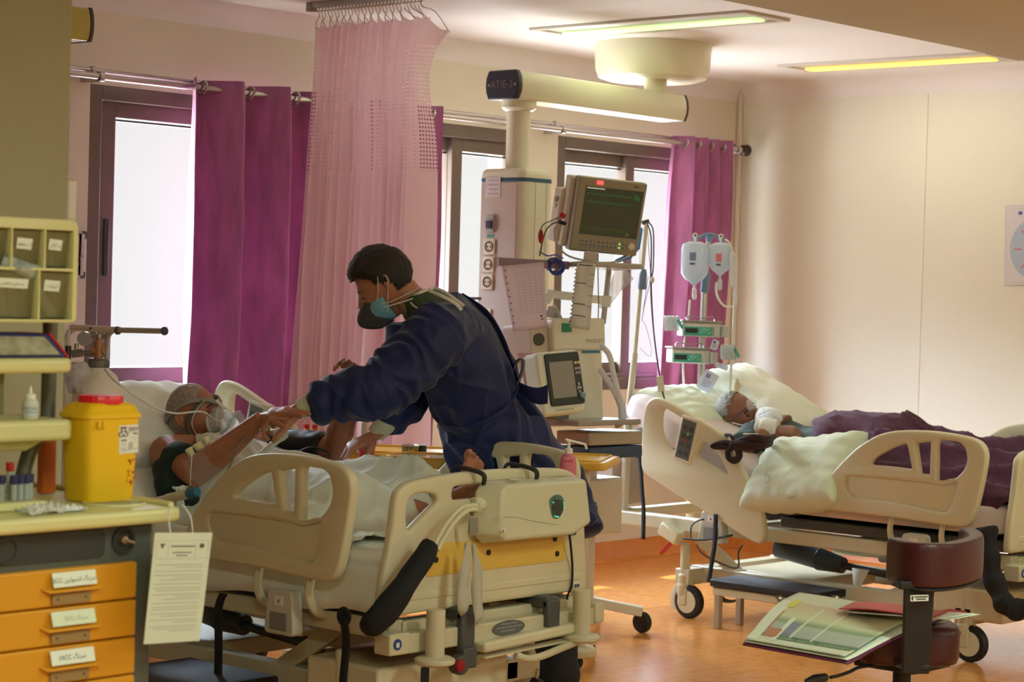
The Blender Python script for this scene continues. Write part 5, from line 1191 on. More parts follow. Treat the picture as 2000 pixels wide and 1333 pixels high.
# ------------------------------------------------------------------ wall things
F = Face(at(1963, 402, X=XR - .004), at(2040, 399, X=XR - .004), at(1958, 558, X=XR - .004))
ps = thing('wall_poster', F.p(.5, 1), 'white framed poster with a pale blue ring of red captions, cut by the picture edge', 'poster')
g = G(); F.slab(g, 0, 1.5, 0, 1, 0, .006); po_ = build(g, 'board', mat('poster_white', (214, 210, 216), .35), ps, bevel=.002)
g = G(); F.slab(g, .05, 1.5, .045, .047, .006, .0066); F.slab(g, .05, 1.5, .965, .967, .006, .0066); F.slab(g, .05, .052, .045, .967, .006, .0066); build(g, 'border', mat('poster_border', (150, 146, 158), .5), po_)
cc = F.p(.88, .55, .0065); g = G(); rad = .165
g.prism([cc + F.r * (rad * cos(a)) + F.d * (rad * sin(a)) for a in [2 * pi * i / 48 for i in range(48)]], F.n * .0004); build(g, 'blue_disc', mat('poster_blue', (172, 188, 208), .5), po_)
g = G(); g.prism([cc + F.n * .0008 + F.r * (.045 * cos(a)) + F.d * (.045 * sin(a)) for a in [2 * pi * i / 24 for i in range(24)]], F.n * .0004); build(g, 'blue_hub', mat('poster_hub', (60, 90, 180), .5), po_)
m_cap = mat('caption_red', (196, 110, 120), .5)
for a in range(8):
    q = a * pi / 4; p_ = cc + F.n * .0008 + F.r * (rad * .72 * cos(q)) + F.d * (rad * .72 * sin(q)); dr_ = (F.r * cos(q) + F.d * sin(q)); g = G(); g.bar(p_ - dr_ * .022, p_ + dr_ * .022, .007, .0006, up=F.n); build(g, 'caption', m_cap, po_)
g = G(); F.slab(g, .55, 1.2, .165, .185, .006, .0066); build(g, 'title', m_cap, po_); g = G(); F.slab(g, .36, .46, .08, .12, .006, .0066); build(g, 'blue_emblem', mat('poster_hub', (60, 90, 180), .5), po_)
# card holder by the window frame
F = Face(at(143, 450, Y=7.195), at(170, 452, Y=7.195), at(143, 543, Y=7.195)); hd_ = thing('card_holder', F.p(.5, 1), 'pale handwritten name cards in a dark holder beside the window frame', 'card holder')
g = G(); F.slab(g, -.6, 1.05, 0.0, 1, -.012, -.002, r=.006); build(g, 'holder', m_grey, hd_, bevel=.003); g = G(); F.slab(g, -.6, .98, .17, .86, -.002, .001); build(g, 'card', m_paper, hd_)
g = G(); F.slab(g, -.6, .60, .0, 1, .001, .003, r=.006); F.slab(g, -.6, .84, .06, .94, .001, .003, r=.006); cd = build(g, 'front_card', mat('card_lilac', (214, 200, 206), .4), hd_)
for v, tx in ((.30, 'نام بیمار'), (.52, 'نام پزشک'), (.70, 'تاریخ')): textobj('lettering', fa(tx), mat('faint_red', (160, 110, 120), .5), cd, F.p(.22, v, .004), F.r, -F.d, .022)
g = G(); F.slab(g, .24, .34, .06, .085, .003, .004, r=.001); build(g, 'punch_hole', m_ink, cd)
q_ = at(122, 392, X=3.36); g = G(); g.box(q_ + V((-.02, -.05, -.055)), q_ + V((.012, .05, .055))); build(g, 'wall_dispenser', m_white, label='white rounded box on the pillar side above the bin organiser', cat='dispenser', bevel=.008)
g = G(); c = V((3.344, q_.y + .08, at(127, 398, D=5.75).z)); g.prism([c + V((x, 0, y)) for x, y in ((0, .036), (.032, 0), (0, -.028))], V((0, .02, 0))); build(g, 'red_sign', mat('dark_red_sign', (128, 20, 40), .5), label='dark red pointed sign showing from behind the pillar', cat='sign')
# ------------------------------------------------------------------ blower box hung on the nearer footboard
m_box = mat('blower_cream', (208, 206, 174), .42, vary=.03)
BYF = BY1 - .045
bb_ = thing('mattress_blower', at(1010, 1055, Y=BYF), 'cream mattress blower box hooked over the footboard, with a round teal dial', 'mattress pump')
A_ = lambda px, py, w=0.0: at(px, py, Y=BYF - w)
g = G()
back = [A_(938, 940), A_(1126, 930), A_(1131, 1035), A_(1090, 1050), A_(935, 1062), A_(918, 1042), A_(926, 960)]
front = [A_(953, 944, .0) + V((0, -.085, 0)), A_(1106, 934) + V((0, -.085, 0)), A_(1116, 1015) + V((0, -.085, 0)), A_(1084, 1038) + V((0, -.085, 0)), A_(950, 1052) + V((0, -.085, 0)), A_(940, 1040) + V((0, -.085, 0)), A_(944, 956) + V((0, -.085, 0))]
g.add(back + front, [tuple(range(7)), tuple(range(13, 6, -1))] + [(i, (i + 1) % 7, 7 + (i + 1) % 7, 7 + i) for i in range(7)])
bx_ = build(g, 'case', m_box, bb_, bevel=.010, seg=3)
Yf = BYF - .1305 + .045
dc = at(1085, 990, Y=BYF - .0865); g = G(); P_ = [dc + V((x * .001, 0, z * .001)) for x, y, z in smooth_loop([(-28, 0, 22), (-6, 0, 36), (22, 0, 34), (40, 0, 12), (34, 0, -18), (14, 0, -38), (-10, 0, -34), (-22, 0, -10)], 5)]
g.prism(P_, (0, -.002, 0)); dl = build(g, 'dial_plate', mat('dial_plate_teal', (74, 118, 112), .4), bx_)
g = G(); g.lathe(dc + V((.008, -.002, -.004)), [(.027, 0), (.026, .003), (0, .003)], 28, axis=(0, -1, 0)); build(g, 'dial', mat('dial_dark', (54, 66, 64), .45), dl)
g = G(); g.ring_tube([dc + V((.008 + .008 * cos(a), -.0055, .004 + .007 * sin(a))) for a in [2 * pi * i / 16 for i in range(16)]], [.0008] * 16, 5, closed=True); g.ring_tube([dc + V((.008 + .008 * cos(a), -.0055, -.014 + .007 * sin(a))) for a in [2 * pi * i / 16 for i in range(16)]], [.0008] * 16, 5, closed=True); build(g, 'button_ring', m_grey, dl)
m_led = mat('led_green', (90, 240, 170), .3, emit=2.0)
for x, z in ((-14, 14), (-10, 6), (36, 10), (37, 2), (37, -6), (4, -32), (10, -33), (-4, -30)):
    g = G(); g.ell(dc + V((x * .001, -.0035, z * .001)), (.0016, .0012, .0016), None, 8, 6); build(g, 'led', m_led, dl)
for x, z in ((-2, 21), (-12, 22), (-6, 29)):
    g = G(); g.ell(dc + V((x * .001, -.003, z * .001)), (.0035, .0015, .0035), None, 10, 6); build(g, 'button', m_grey, dl)
lc = at(985, 1038, Y=BYF - .0865); g = G(); g.ell(lc, (.016, .0015, .007)); lg = build(g, 'maker_plate', mat('plate_white', (216, 212, 204), .4), bx_)
g = G(); g.box(lc + V((-.010, -.003, -.003)), lc + V((-.005, -.001, .004))); build(g, 'maker_mark', mat('mark_red_grey', (170, 70, 80), .5), lg)
g = G(); g.box(at(1000, 937, Y=BYF - .04) + V((-.02, -.012, -.001)), at(1000, 937, Y=BYF - .04) + V((.03, .012, .002))); build(g, 'top_label', mat('label_buff', (200, 196, 170), .5), bx_)
g = G(); P_ = smooth_loop([A_(960, 1016, .0868 - .0), A_(1000, 1010, .0868), A_(1040, 1018, .0868), A_(1090, 1026, .0868)], 5, False); g.ring_tube(P_, [.0006] * len(P_), 5); build(g, 'moulding_line', mat('moulding_shadow', (168, 164, 138), .6), bx_)
for px in (905, 1008):
    g = G(); X_ = at(px + 22, 935, Y=BYF).x; P_ = smooth_loop([V((X_ + .02, BYF - .02, .845)), V((X_ + .012, BYF - .022, .878)), V((X_ - .004, BY1 + .012, .893)), V((X_ - .016, BY1 + .035, .886)), V((X_ - .018, BY1 + .038, .862))], 5, False); g.ring_tube(P_, [(.0095, .005)] * len(P_), 10); build(g, 'hook', m_black, bb_)
# air hoses into a black sleeve
g = G(); c0 = at(936, 985, Y=BYF - .05); g.cyl(c0 + V((.01, 0, 0)), c0 + V((-.028, -.01, -.004)), .020); g.box(c0 + V((-.03, -.02, -.024)), c0 + V((-.004, .008, .022))); cp_ = build(g, 'hose_coupling', m_box, bb_, bevel=.006)
for k, off in enumerate((0, 9)):
    tube('air_hose', [c0 + V((-.02, -.01, -.002 - k * .012)), at(902 + off, 992 + off * .7, Y=BYF - .075), at(876 + off, 1018 + off * .6, Y=BYF - .07), at(856 + off, 1050 + off * .5, Y=BYF - .06), at(846 + off, 1075, Y=BYF - .06)], .0075, mat('hose_cream', (212, 208, 172), .45), bb_)
g = G(); P_ = smooth_loop([at(843, 1062, Y=BYF - .06), at(825, 1095, Y=BYF - .065), at(800, 1130, Y=BYF - .06), at(778, 1160, Y=BYF - .05), at(752, 1196, Y=BYF - .03), at(728, 1218, Y=BYF + .0), at(712, 1228, Y=BYF + .03)], 5, False)
R_ = np.interp(np.linspace(0, 1, len(P_)), [0, .06, .4, .6, .85, 1], [.026, .031, .036, .044, .040, .02]); g.ring_tube(P_, [float(r) for r in R_], 20)
build(wrap_simple(g, .006, lambda co, no: .005 * nz_fast(co, 18)), 'hose_sleeve', mat('black_sleeve', (20, 20, 26), .85, bump=.4, bscale=90), bb_, angle=180, fixn=False)
# clear bag and tags hanging under the coupling
for pts, w, m in (([(914, 1060), (912, 1080), (906, 1130), (904, 1165), (910, 1195)], .040, mat('tag_paper_grey', (206, 202, 184), .6, transl=.2)), ([(926, 1062), (930, 1100), (932, 1150), (936, 1216)], .034, mat('tag_paper_grey', (184, 178, 156), .6))):
    g = G(); P_ = smooth_loop([at(a, b, Y=BYF - .075) for a, b in pts], 4, False); n_ = len(P_)
    g.grid([[p + V((1, -.4, 0)).normalized() * (w * s * (.25 + .75 * min(1, i / n_ * 2.2)) * (1 - .55 * max(0, i / n_ - .82) / .18)) + V((0, -.005 * sin(i * .9 + s * 5), .002 * s * i)) for i, p in enumerate(P_)] for s in (-.5, 0, .5)]); build(g, 'hanging_tag', m, bb_, solid=.0012, fixn=False, angle=180)
F = Face(at(916, 1008, Y=BYF - .046), at(937, 1008, Y=BYF - .075), at(917, 1045, Y=BYF - .046)); g = G(); F.slab(g, 0.1, .95, 0, 1, 0.004, .0055); pl_ = build(g, 'rating_plate', mat('plate_grey2', (190, 188, 168), .5), bx_); bars(F, [(.15, .85, .1 + i * .09, .13 + i * .09) for i in range(10)], m_grp if 0 else mat('print_mid', (120, 118, 106), .5), pl_, w=.006)
tube('power_cord', [at(1110, 1035, Y=BYF - .03), at(1114, 1060, Y=BYF - .02), at(1118, 1110, Y=BYF + .005), at(1116, 1145, Y=BYF + .01), at(1108, 1165, Y=BYF + .03), at(1100, 1185, Y=BYF + .12), at(1020, 1172, Y=BYF + .2), at(960, 1176, Y=BYF + .25)], .004, m_black, bb_)
p_ = at(1116, 1040, Y=BY1 - .031); g = G().box(p_ + V((-.004, -.003, -.010)), p_ + V((.022, 0, .014))); build(g, 'green_sticker', mat('sticker_green', (20, 110, 70), .5), bed1)
p_ = at(1126, 1143, Y=BY1 - .031); g = G().box(p_ + V((-.018, -.002, -.010)), p_ + V((.016, 0, .010))); stk = build(g, 'asset_sticker', m_label, bed1)
g = G(); [g.box(p_ + V((-.014 + i * .004, -.003, -.008)), p_ + V((-.0125 + i * .004 + .0012 * (i % 2), -.002, .003))) for i in range(7)]; build(g, 'bars', m_ink, stk)
# fittings on the end bar of the nearer bed
def endfit(bd, X0, Y0):
    P = lambda x, y, z: (X0 + x, Y0 + y, z)
    g = G(); g.box(P(-.03, -.075, .355), P(.055, -.005, .42)); e = build(g, 'end_block', m_bedm, bd, bevel=.006)
    g = G(); g.lathe(P(.0, -.075, .388), [(.017, 0), (.017, .002), (0, .002)], 20, axis=(0, -1, 0)); b = build(g, 'blue_sticker', mat('sticker_blue', (30, 70, 130), .5), e)
    g = G(); g.box(P(-.006, -.0785, .380), P(.006, -.077, .394)); build(g, 'sticker_sign', m_label, b)
    for x in (.30, .70):
        g = G(); g.box(P(x - .03, -.085, .34), P(x + .03, -.055, .46)); g.box(P(x - .03, -.08, .43), P(x + .03, .06, .47)); build(g, 'grey_clamp', m_grey, bd, bevel=.008)
    g = G(); g.box(P(.27, -.095, .285), P(.33, -.06, .35)); g.lathe(P(.265, -.078, .30), [(.03, -.02), (.032, 0), (.03, .02)], 20, axis=(0, -1, 0)); build(g, 'pedal_housing', m_grey, bd, bevel=.006)
    g = G(); g.lathe(P(.245, -.10, .302), [(.020, 0), (.018, .008), (0, .010)], 22, axis=(0, -1, 0)); build(g, 'red_knob', mat('knob_red', (150, 20, 36), .35), bd)
    g = G(); P_ = [P(.50 + .075 * cos(a), -.067, .388 + .024 * sin(a)) for a in [2 * pi * i / 32 for i in range(32)]]; g.prism(P_, (0, -.003, 0)); b = build(g, 'oval_plate', mat('plate_dark_grey', (96, 98, 96), .45), bd, bevel=.001)
    for i, (a, c) in enumerate(((.46, .54), (.44, .56), (.46, .53))):
        g = G(); z = .400 - i * .011; g.box(P(a, -.0708, z), P(c, -.070, z + .004)); build(g, 'plate_lettering', mat('plate_print', (140, 142, 138), .5), b)
    g = G(); g.prism([P(.36, -.10, .325), P(.36, .02, .325), P(.86, .02, .345), P(.86, -.10, .345)], (0, 0, .035)); tr_ = build(g, 'foot_tray', m_bed, bd, bevel=.010)
    g = G(); g.bar(P(.36, -.08, .312), P(.84, -.08, .325), .04, .006); g.ring_tube(smooth_loop([P(.50, -.10, .305), P(.55, -.11, .29), P(.62, -.11, .292), P(.70, -.11, .305), P(.78, -.11, .318)], 4, False), [.012] * 17, 10); build(g, 'latch_lever', m_bedm, bd)
    g = G(); g.box(P(.02, .02, .17), P(.60, .34, .30)); b = build(g, 'control_box', m_bed, bd, bevel=.012)
    g = G(); g.box(P(.20, .015, .19), P(.235, .021, .285)); build(g, 'slot', m_black, b, bevel=.006)
    g = G(); g.box(P(.42, .014, .265), P(.46, .0205, .295)); build(g, 'small_plate', m_steel, b); 
    g = G(); g.box(P(.92, -.075, .36), P(.965, -.01, .425)); build(g, 'end_block', m_bedm, bd, bevel=.006)
g = G(); g.grid([[(BX1 + .022 - .006 * sin(y * 21) * (1 - k / 4) - .008 * (1 - k / 4), BY1 + y, .455 + .012 * sin(y * 13) + (.60 - .455) * k / 4) for y in [.02 + i * .05 for i in range(20)]] for k in range(5)]); build(g, 'hanging_sheet', m_sheet, bed1, solid=.003, fixn=False, angle=180)
endfit(bed1, BX1, BY1); endfit(bed2, 7.545, BY2)
# webbing straps hanging from the beds
def strap(pts, w, parent, name='strap', m=None, dirv=(0, 1, 0)):
    P_ = smooth_loop([V(p) for p in pts], 5, False); d = V(dirv); g = G(); g.grid([[p + d * (w * s) for p in P_] for s in (-.5, .5)]); return build(g, name, m or m_blackcl, parent, solid=.003, fixn=False, angle=180)
Xs = BX1 - .055
strap([at(437, 1160, X=Xs), at(430, 1175, X=Xs), at(426, 1200, X=Xs), at(427, 1260, X=Xs), at(426, 1333, X=Xs), at(426, 1400, X=Xs)], .036, bed1)
strap([at(670, 1195, X=Xs), at(672, 1215, X=Xs - .01), at(676, 1260, X=Xs), at(670, 1333, X=Xs), at(668, 1400, X=Xs)], .032, bed1)
g = G(); c = at(672, 1205, X=Xs - .005); g.ring_tube([c + V((0, .022 * cos(a), .022 * sin(a))) for a in [2 * pi * i / 20 for i in range(20)]], [(.006, .008)] * 20, 8, closed=True); build(g, 'strap_loop', m_blackcl, bed1)
for a in (((1243, 870), (1250, 900), (1254, 960), (1257, 1000), (1256, 1054)), ((1398, 1005), (1396, 1060), (1390, 1100), (1384, 1138))):
    strap([at(x, y, X=7.47 if a[0][0] > 1300 else 7.50) for x, y in a], .022, bed2)
# dark fabric round the near head corner and a loose hanging end at the foot
strap([at(1222, 858, X=7.55), at(1232, 876, X=7.55), at(1250, 892, X=7.53), at(1256, 902, X=7.52)], .05, bed2, 'dark_strap', dirv=(0, .3, .95))
g = G(); P_ = smooth_loop([at(1925, 1030, X=7.46), at(1932, 1080, X=7.45), at(1940, 1130, X=7.44), at(1958, 1175, X=7.43), at(1982, 1192, X=7.42), at(2020, 1186, X=7.42)], 5, False); g.ring_tube(P_, [.042 + .006 * sin(i * 1.3) for i in range(len(P_))], 16); build(wrap_simple(g, .008, lambda co, no: .008 * nz_fast(co, 16)), 'hanging_sleeve', m_blackcl, bed2, angle=180, fixn=False)
# cable loops and paper slip under the corner bed
tube('cable', [at(1335, 1052, X=7.5), at(1370, 1055, X=7.5), at(1410, 1050, X=7.5), at(1430, 1046, X=7.5)], .005, m_black, bed2); tube('cable', [at(1350, 1052, X=7.48), at(1350, 1030, X=7.48), at(1362, 1018, X=7.48), at(1375, 1015, X=7.5)], .004, m_grey, bed2)
tube('cable', [at(1360, 1065, X=7.5), at(1372, 1082, X=7.5), at(1400, 1098, X=7.52), at(1440, 1110, X=7.56), at(1442, 1080, X=7.56), at(1450, 1066, X=7.56)], .004, m_grey, bed2)
for k in range(4):
    g = G(); g.ring_tube([at(1424 + 20 * cos(a) + k * 2, 1168 + (9 + k) * sin(a) - k * 2, X=7.75) for a in [2 * pi * i / 24 for i in range(24)]], [.004] * 24, 6, closed=True); build(g, 'cable_coil', m_grey, bed2)
g = G(); g.bar(at(1312, 1060, X=7.6), at(1292, 1082, X=7.6), .02, .012); build(g, 'red_lever', m_red, bed2); g = G(); g.bar(at(1296, 1030, X=7.56), at(1330, 1054, X=7.56), .07, .06); build(g, 'socket_box', m_bed, bed2, bevel=.008)
g = G(); g.grid([[at(x, y, X=7.72) for x, y in r] for r in ([(1664, 1110), (1698, 1114)], [(1666, 1136), (1686, 1138)], [(1667, 1164), (1671, 1164)])]); build(g, 'paper_slip', mat('paper_slip', (222, 216, 206), .6), bed2, solid=.001, fixn=False)
g = G(); g.box((7.60, 6.18, .46), (7.82, 6.30, .70)); g.cyl((7.71, 6.26, .36), (7.71, 6.26, .46), .026); build(g, 'corner_block', mat('block_rosy', (176, 160, 142), .5), bed2, bevel=.008)
g = G(); g.box(at(1262, 1018, X=7.60) - V((0, .012, .012)), at(1262, 1018, X=7.60) + V((-.01, .012, .012))); build(g, 'red_tab', m_red, bed2)

# ------------------------------------------------------------------ overbed table
TZ = .80
tb = thing('overbed_table', (6.30, 5.22, 0), 'yellow overbed table on a cream post behind the gowned person', 'table')
m_ty = mat('table_yellow', (232, 184, 72), .38, vary=.05, vscale=6)
tp = [at(a, b, Z=TZ) for a, b in ((630, 868), (1095, 880), (1120, 884), (1190, 897), (1190, 905), (1095, 902), (770, 902), (640, 905))]
rr_t = at(1185, 893, D=8.05); ll_t = at(664, 870, D=8.25); dv = (rr_t - ll_t); dv.z = 0; dl_ = dv.normalized(); dp = V((-dl_.y, dl_.x, 0))
if dp.dot(FWD) < 0: dp = -dp
o_ = V((rr_t.x, rr_t.y, TZ)); Lt = dv.length
P_ = round_poly([o_ - dp * .02, o_ - dl_ * Lt - dp * .02, o_ - dl_ * Lt + dp * .38, o_ + dp * .38], .03)
g = G(); g.prism([p - V((0, 0, .03)) for p in P_], (0, 0, .03)); tt_ = build(g, 'table_top', m_ty, tb, bevel=.008, seg=3)
g = G(); P2 = [p + V((0, 0, .003)) for p in round_poly([o_ - dl_ * .03 + dp * .01, o_ - dl_ * (Lt - .03) + dp * .01, o_ - dl_ * (Lt - .03) + dp * .35, o_ - dl_ * .03 + dp * .35], .03)]; g.ring_tube(P2, [(.006, .005)] * len(P2), 8, closed=True); build(g, 'raised_edge', m_ty, tt_)
# swing-out side tray with a shiny inlay
tc_ = at(858, 884, Z=.815); tc_ = at(855, 886, D=7.95); tc_.z = .812; P3 = [tc_ + dl_ * x + dp * y for x, y in [(.20 * math.copysign(abs(cos(a)) ** .7, cos(a)), .13 * math.copysign(abs(sin(a)) ** .7, sin(a))) for a in [2 * pi * i / 40 for i in range(40)]]]
g = G(); g.prism([p - V((0, 0, .034)) for p in P3], (0, 0, .034)); sw = build(g, 'side_tray', m_ty, tb, bevel=.008, seg=3)
g = G(); g.ring_tube([p.lerp(tc_, .06) + V((0, 0, .003)) for p in P3], [.006] * 40, 8, closed=True); build(g, 'tray_rim', m_ty, sw)
g = G(); g.prism([p.lerp(tc_, .12) + V((0, 0, .0012)) for p in P3], (0, 0, .001)); build(g, 'inlay', mat('shiny_inlay', (206, 206, 206), .08, metal=.8), sw)
pb = at(1140, 1305, Z=0.02); pt = o_ - dl_ * .10 + dp * .05
pb = V((pt.x, pt.y, 0))
g = G(); g.prism(round_poly([pb + dp * -.03 - dl_ * .03 + V((0, 0, .07)), pb + dp * -.03 + dl_ * .03 + V((0, 0, .07)), pb + dp * .03 + dl_ * .03 + V((0, 0, .07)), pb + dp * .03 - dl_ * .03 + V((0, 0, .07))], .015), (0, 0, TZ - .10)); build(g, 'post', m_bedm, tb, bevel=.002)
g = G(); g.lathe(pb + V((0, 0, .05)), [(.0, 0), (.07, 0), (.075, .008), (.075, .03), (.055, .04), (0, .04)], 32); g.bar(pb - dl_ * .02 + V((0, 0, .07)), pb - dl_ * .62 + V((0, 0, .07)), .06, .035); g.bar(pb + V((0, 0, .07)) + dp * .0, pb + dp * .34 + V((0, 0, .07)), .06, .035); bs_ = build(g, 'base', m_bedm, tb, bevel=.005)
for e in (pb - dl_ * .60, pb + dp * .32, pb + dl_ * .0):
    g = G(); g.lathe(e + V((-.012, 0, .027)), [(0, 0), (.022, 0), (.026, .005), (.026, .019), (.022, .024), (0, .024)], 18, axis=(1, 0, 0)); build(g, 'caster', m_black, tb)
kp_ = at(1152, 992, D=8.0); g = G(); g.cyl(kp_ - RGT * .03, kp_ + RGT * .025, .022); g.cyl(kp_ + RGT * .0, kp_ + RGT * .01 , .028); g.cyl(kp_ - RGT * .045, kp_ - RGT * .02, .016); kn_ = build(g, 'clamp_knob', m_grey, tb, bevel=.003)
g = G(); g.bar(at(1157, 1002, D=7.98), at(1169, 1034, D=7.97), .014, .010, up=FWD); build(g, 'red_lever', m_red, tb, bevel=.003)
# things standing on the table
def tz_at(px, py, extra=0): p = at(px, py, D=8.12); return p
def jar(name, px, D, prof, m, label, cat, parts=(), z=None):
    p = at(px, 880, D=D); p.z = z if z is not None else TZ + .001
    t = thing(name, p, label, cat); g = G(); g.lathe(p, prof, 24); build(g, 'body', m, t)
    for nm, pf, mm in parts: g = G(); g.lathe(p, pf, 24); build(g, nm, mm, t)
    return t, p
jar('white_bottle', 711, 8.2, [(0, 0), (.028, 0), (.032, .01), (.032, .04), (.024, .056), (.016, .060)], mat('bottle_warm', (226, 206, 188), .4), 'white squat bottle with a tall cap on the yellow table', 'bottle', (('cap', [(.016, .058), (.016, .10), (.015, .118), (0, .118)], mat('bottle_warm', (226, 206, 188), .4)),))
jar('pudding_cup', 716, 8.0, [(0, 0), (.026, 0), (.034, .045), (.036, .047)], mat('cup_pink', (196, 60, 84), .4), 'small cup with a clear film lid and red band on the yellow table', 'cup', (('lid', [(.037, .046), (.037, .052), (0, .056)], m_film),))
jar('steel_jar', 801, 8.15, [(0, 0), (.030, 0), (.032, .004), (.032, .032), (.030, .034)], mat('jar_steel', (150, 146, 120), .18, metal=.85), 'small shiny steel jar with a lid on the yellow table', 'jar', (('lid', [(.034, .034), (.034, .039), (.02, .044), (0, .045)], m_steel),))
jar('green_jar', 822, 8.22, [(0, 0), (.022, 0), (.022, .035), (0, .036)], mat('jar_green', (20, 64, 56), .3), 'dark green jar behind the steel jar on the yellow table', 'jar')
for i, px in enumerate((598, 614)):
    jar('juice_bottle', px, 8.3, [(0, 0), (.012, 0), (.013, .004), (.013, .030), (.008, .040)], mat('juice_orange', (214, 110, 40), .3), ('small orange bottle with a red cap, the one further from the cuffed arm', 'small orange bottle with a red cap, next to the cuffed arm')[i], 'bottle', (('cap', [(.010, .038), (.011, .040), (.011, .054), (0, .055)], mat('cap_red', (200, 24, 36), .35)),), z=.845)
pt_ = thing('bedside_tray', at(606, 880, D=8.35), 'yellow side tray with small bottles behind the far arm', 'tray'); c_ = at(606, 880, D=8.32)
g = G(); g.prism(round_poly([V((c_.x, c_.y, .825)) + dl_ * a + dp * b for a, b in ((-.09, -.06), (.20, -.06), (.20, .10), (-.09, .10))], .03), (0, 0, .019)); build(g, 'tray', m_ty, pt_, bevel=.004)
g = G(); g.cyl(V((c_.x, c_.y, 0)) + dl_ * .05, V((c_.x, c_.y, .83)) + dl_ * .05, .02); g.lathe(V((c_.x, c_.y, 0)) + dl_ * .05, [(0, 0), (.14, 0), (.14, .02), (.02, .035)], 28); build(g, 'stand', m_bedm, pt_)
# pump bottle with pink wash hooked at the bed end
sp0 = at(1110, 904, Y=BY1 + .06); sb_ = thing('soap_bottle', V((sp0.x, sp0.y, .80)), 'pink hand-wash bottle with a long white pump beside the blower box', 'bottle')
q = V((sp0.x, sp0.y, sp0.z)); m_pk = mat('pink_wash', (236, 140, 160), .2, transl=.3)
g = G(); g.ring_tube([q + V((0, 0, z)) for z in (-.06, -.055, .0, .018, .026, .032)], [(.028, .022), (.032, .026), (.031, .025), (.028, .022), (.016, .016), (.012, .012)], 20, up=(0, 1, 0)); b_ = build(g, 'bottle', m_pk, sb_)
g = G(); g.lathe(q, [(.013, .028), (.014, .045), (.009, .048), (.005, .05), (.005, .068), (.008, .069), (.008, .076), (0, .076)], 18); g.bar(q + V((-.018, 0, .078)), q + V((.060, -.02, .060)), .008, .007); g.bar(q + V((.058, -.02, .062)), q + V((.066, -.022, .044)), .007, .007); build(g, 'pump', m_white, sb_, bevel=.001)
for pts in ([(-.004, .012), (0, .002), (.004, .012), (.008, .002)], [(.010, .012), (.012, .0), (.016, .010)], [(-.012, .010), (-.010, .002)]):
    g = G(); P_ = smooth_loop([q + RGT * a - FWD * .030 + UPV * b for a, b in pts], 3, False); g.ring_tube(P_, [.0009] * len(P_), 5); build(g, 'handwriting', m_redink, b_)

# ------------------------------------------------------------------ oxygen cylinder on its trolley
ox = V((4.20, 5.62, 0)); oxy = thing('oxygen_cylinder', ox, 'white oxygen cylinder with gauge and brass valve standing between cart and bed', 'gas cylinder')
sx = at(192, 700, X=4.20); ox = V((4.20, sx.y, 0)); oxy.location = ox
g = G(); g.lathe(ox, [(0, .06), (.075, .06), (.082, .08), (.082, 1.06), (.076, 1.10), (.060, 1.135), (.036, 1.155), (.030, 1.165), (.030, 1.17)], 40); build(g, 'bottle', mat('cylinder_white', (234, 222, 212), .38, vary=.05), oxy)
g = G(); g.lathe(ox, [(.034, 1.160), (.036, 1.164), (.036, 1.182), (.030, 1.190), (0, 1.190)], 28); build(g, 'neck_ring', mat('ring_grey', (120, 116, 112), .4, metal=.4), oxy)
m_brass = mat('valve_brass', (176, 124, 84), .4, metal=.2)
O = lambda px, py, d=0.0: at(px, py, X=4.20 + d)
g = G(); g.cyl(V((ox.x, ox.y, 1.185)), V((ox.x, ox.y, 1.245)), .015); g.cyl(V((ox.x, ox.y, 1.215)) - RGT * .022, V((ox.x, ox.y, 1.215)) + RGT * .018, .013); g.cyl(V((ox.x, ox.y, 1.24)), V((ox.x, ox.y, 1.262)), .010); build(g, 'valve', m_brass, oxy)
g = G(); g.cyl(V((ox.x, ox.y, 1.262)) - RGT * .024, V((ox.x, ox.y, 1.262)) + RGT * .024, .006); g.cyl(V((ox.x, ox.y, 1.258)), V((ox.x, ox.y, 1.268)), .012); build(g, 'hand_valve', m_steel, oxy)
g = G(); a0 = V((ox.x, ox.y, 1.208)); g.cyl(a0 - RGT * .02, a0 - RGT * .055, .008); g.cyl(a0 - RGT * .05, a0 - RGT * .085 + V((0, 0, -.004)), .013); g.cyl(a0 - RGT * .085, a0 - RGT * .11, .006); g.cyl(a0 - RGT * .072, a0 - RGT * .072 + V((0, 0, .03)), .007); build(g, 'regulator', m_steel, oxy)
g = G(); g.cyl(a0 - RGT * .098 + V((0, 0, -.02)), a0 - RGT * .098 + V((0, 0, .022)), .010); build(g, 'flow_body', mat('flow_dark', (44, 56, 52), .4), oxy); g = G(); g.cyl(a0 - RGT * .098 + V((0, 0, .022)), a0 - RGT * .098 + V((0, 0, .075)), .006); build(g, 'flow_tube', m_film, oxy)
gc = at(165, 662, X=4.17); g = G(); g.lathe(gc, [(.022, .012), (.024, .0), (.024, -.016), (.015, -.02), (0, -.02)], 28, axis=-FWD); gg_ = build(g, 'gauge', mat('gauge_grey', (160, 156, 156), .35), oxy); g = G(); g.lathe(gc - FWD * .008, [(.020, 0), (0, .0006)], 28, axis=-FWD); build(g, 'gauge_face', mat('gauge_face', (150, 146, 150), .3), gg_)
g = G(); g.bar(gc - FWD * .0095 - RGT * .008 - UPV * .008, gc - FWD * .0095 + RGT * .006 + UPV * .007, .0016, .0008, up=FWD); build(g, 'needle', m_ink, gg_)
cr = thing('cylinder_trolley', (4.22, ox.y + .1, 0), 'cream tube trolley with a grey sliding bar behind the oxygen cylinder', 'trolley'); m_tr = mat('trolley_cream', (232, 220, 204), .4)
T_ = lambda px, py: at(px, py, X=4.24)
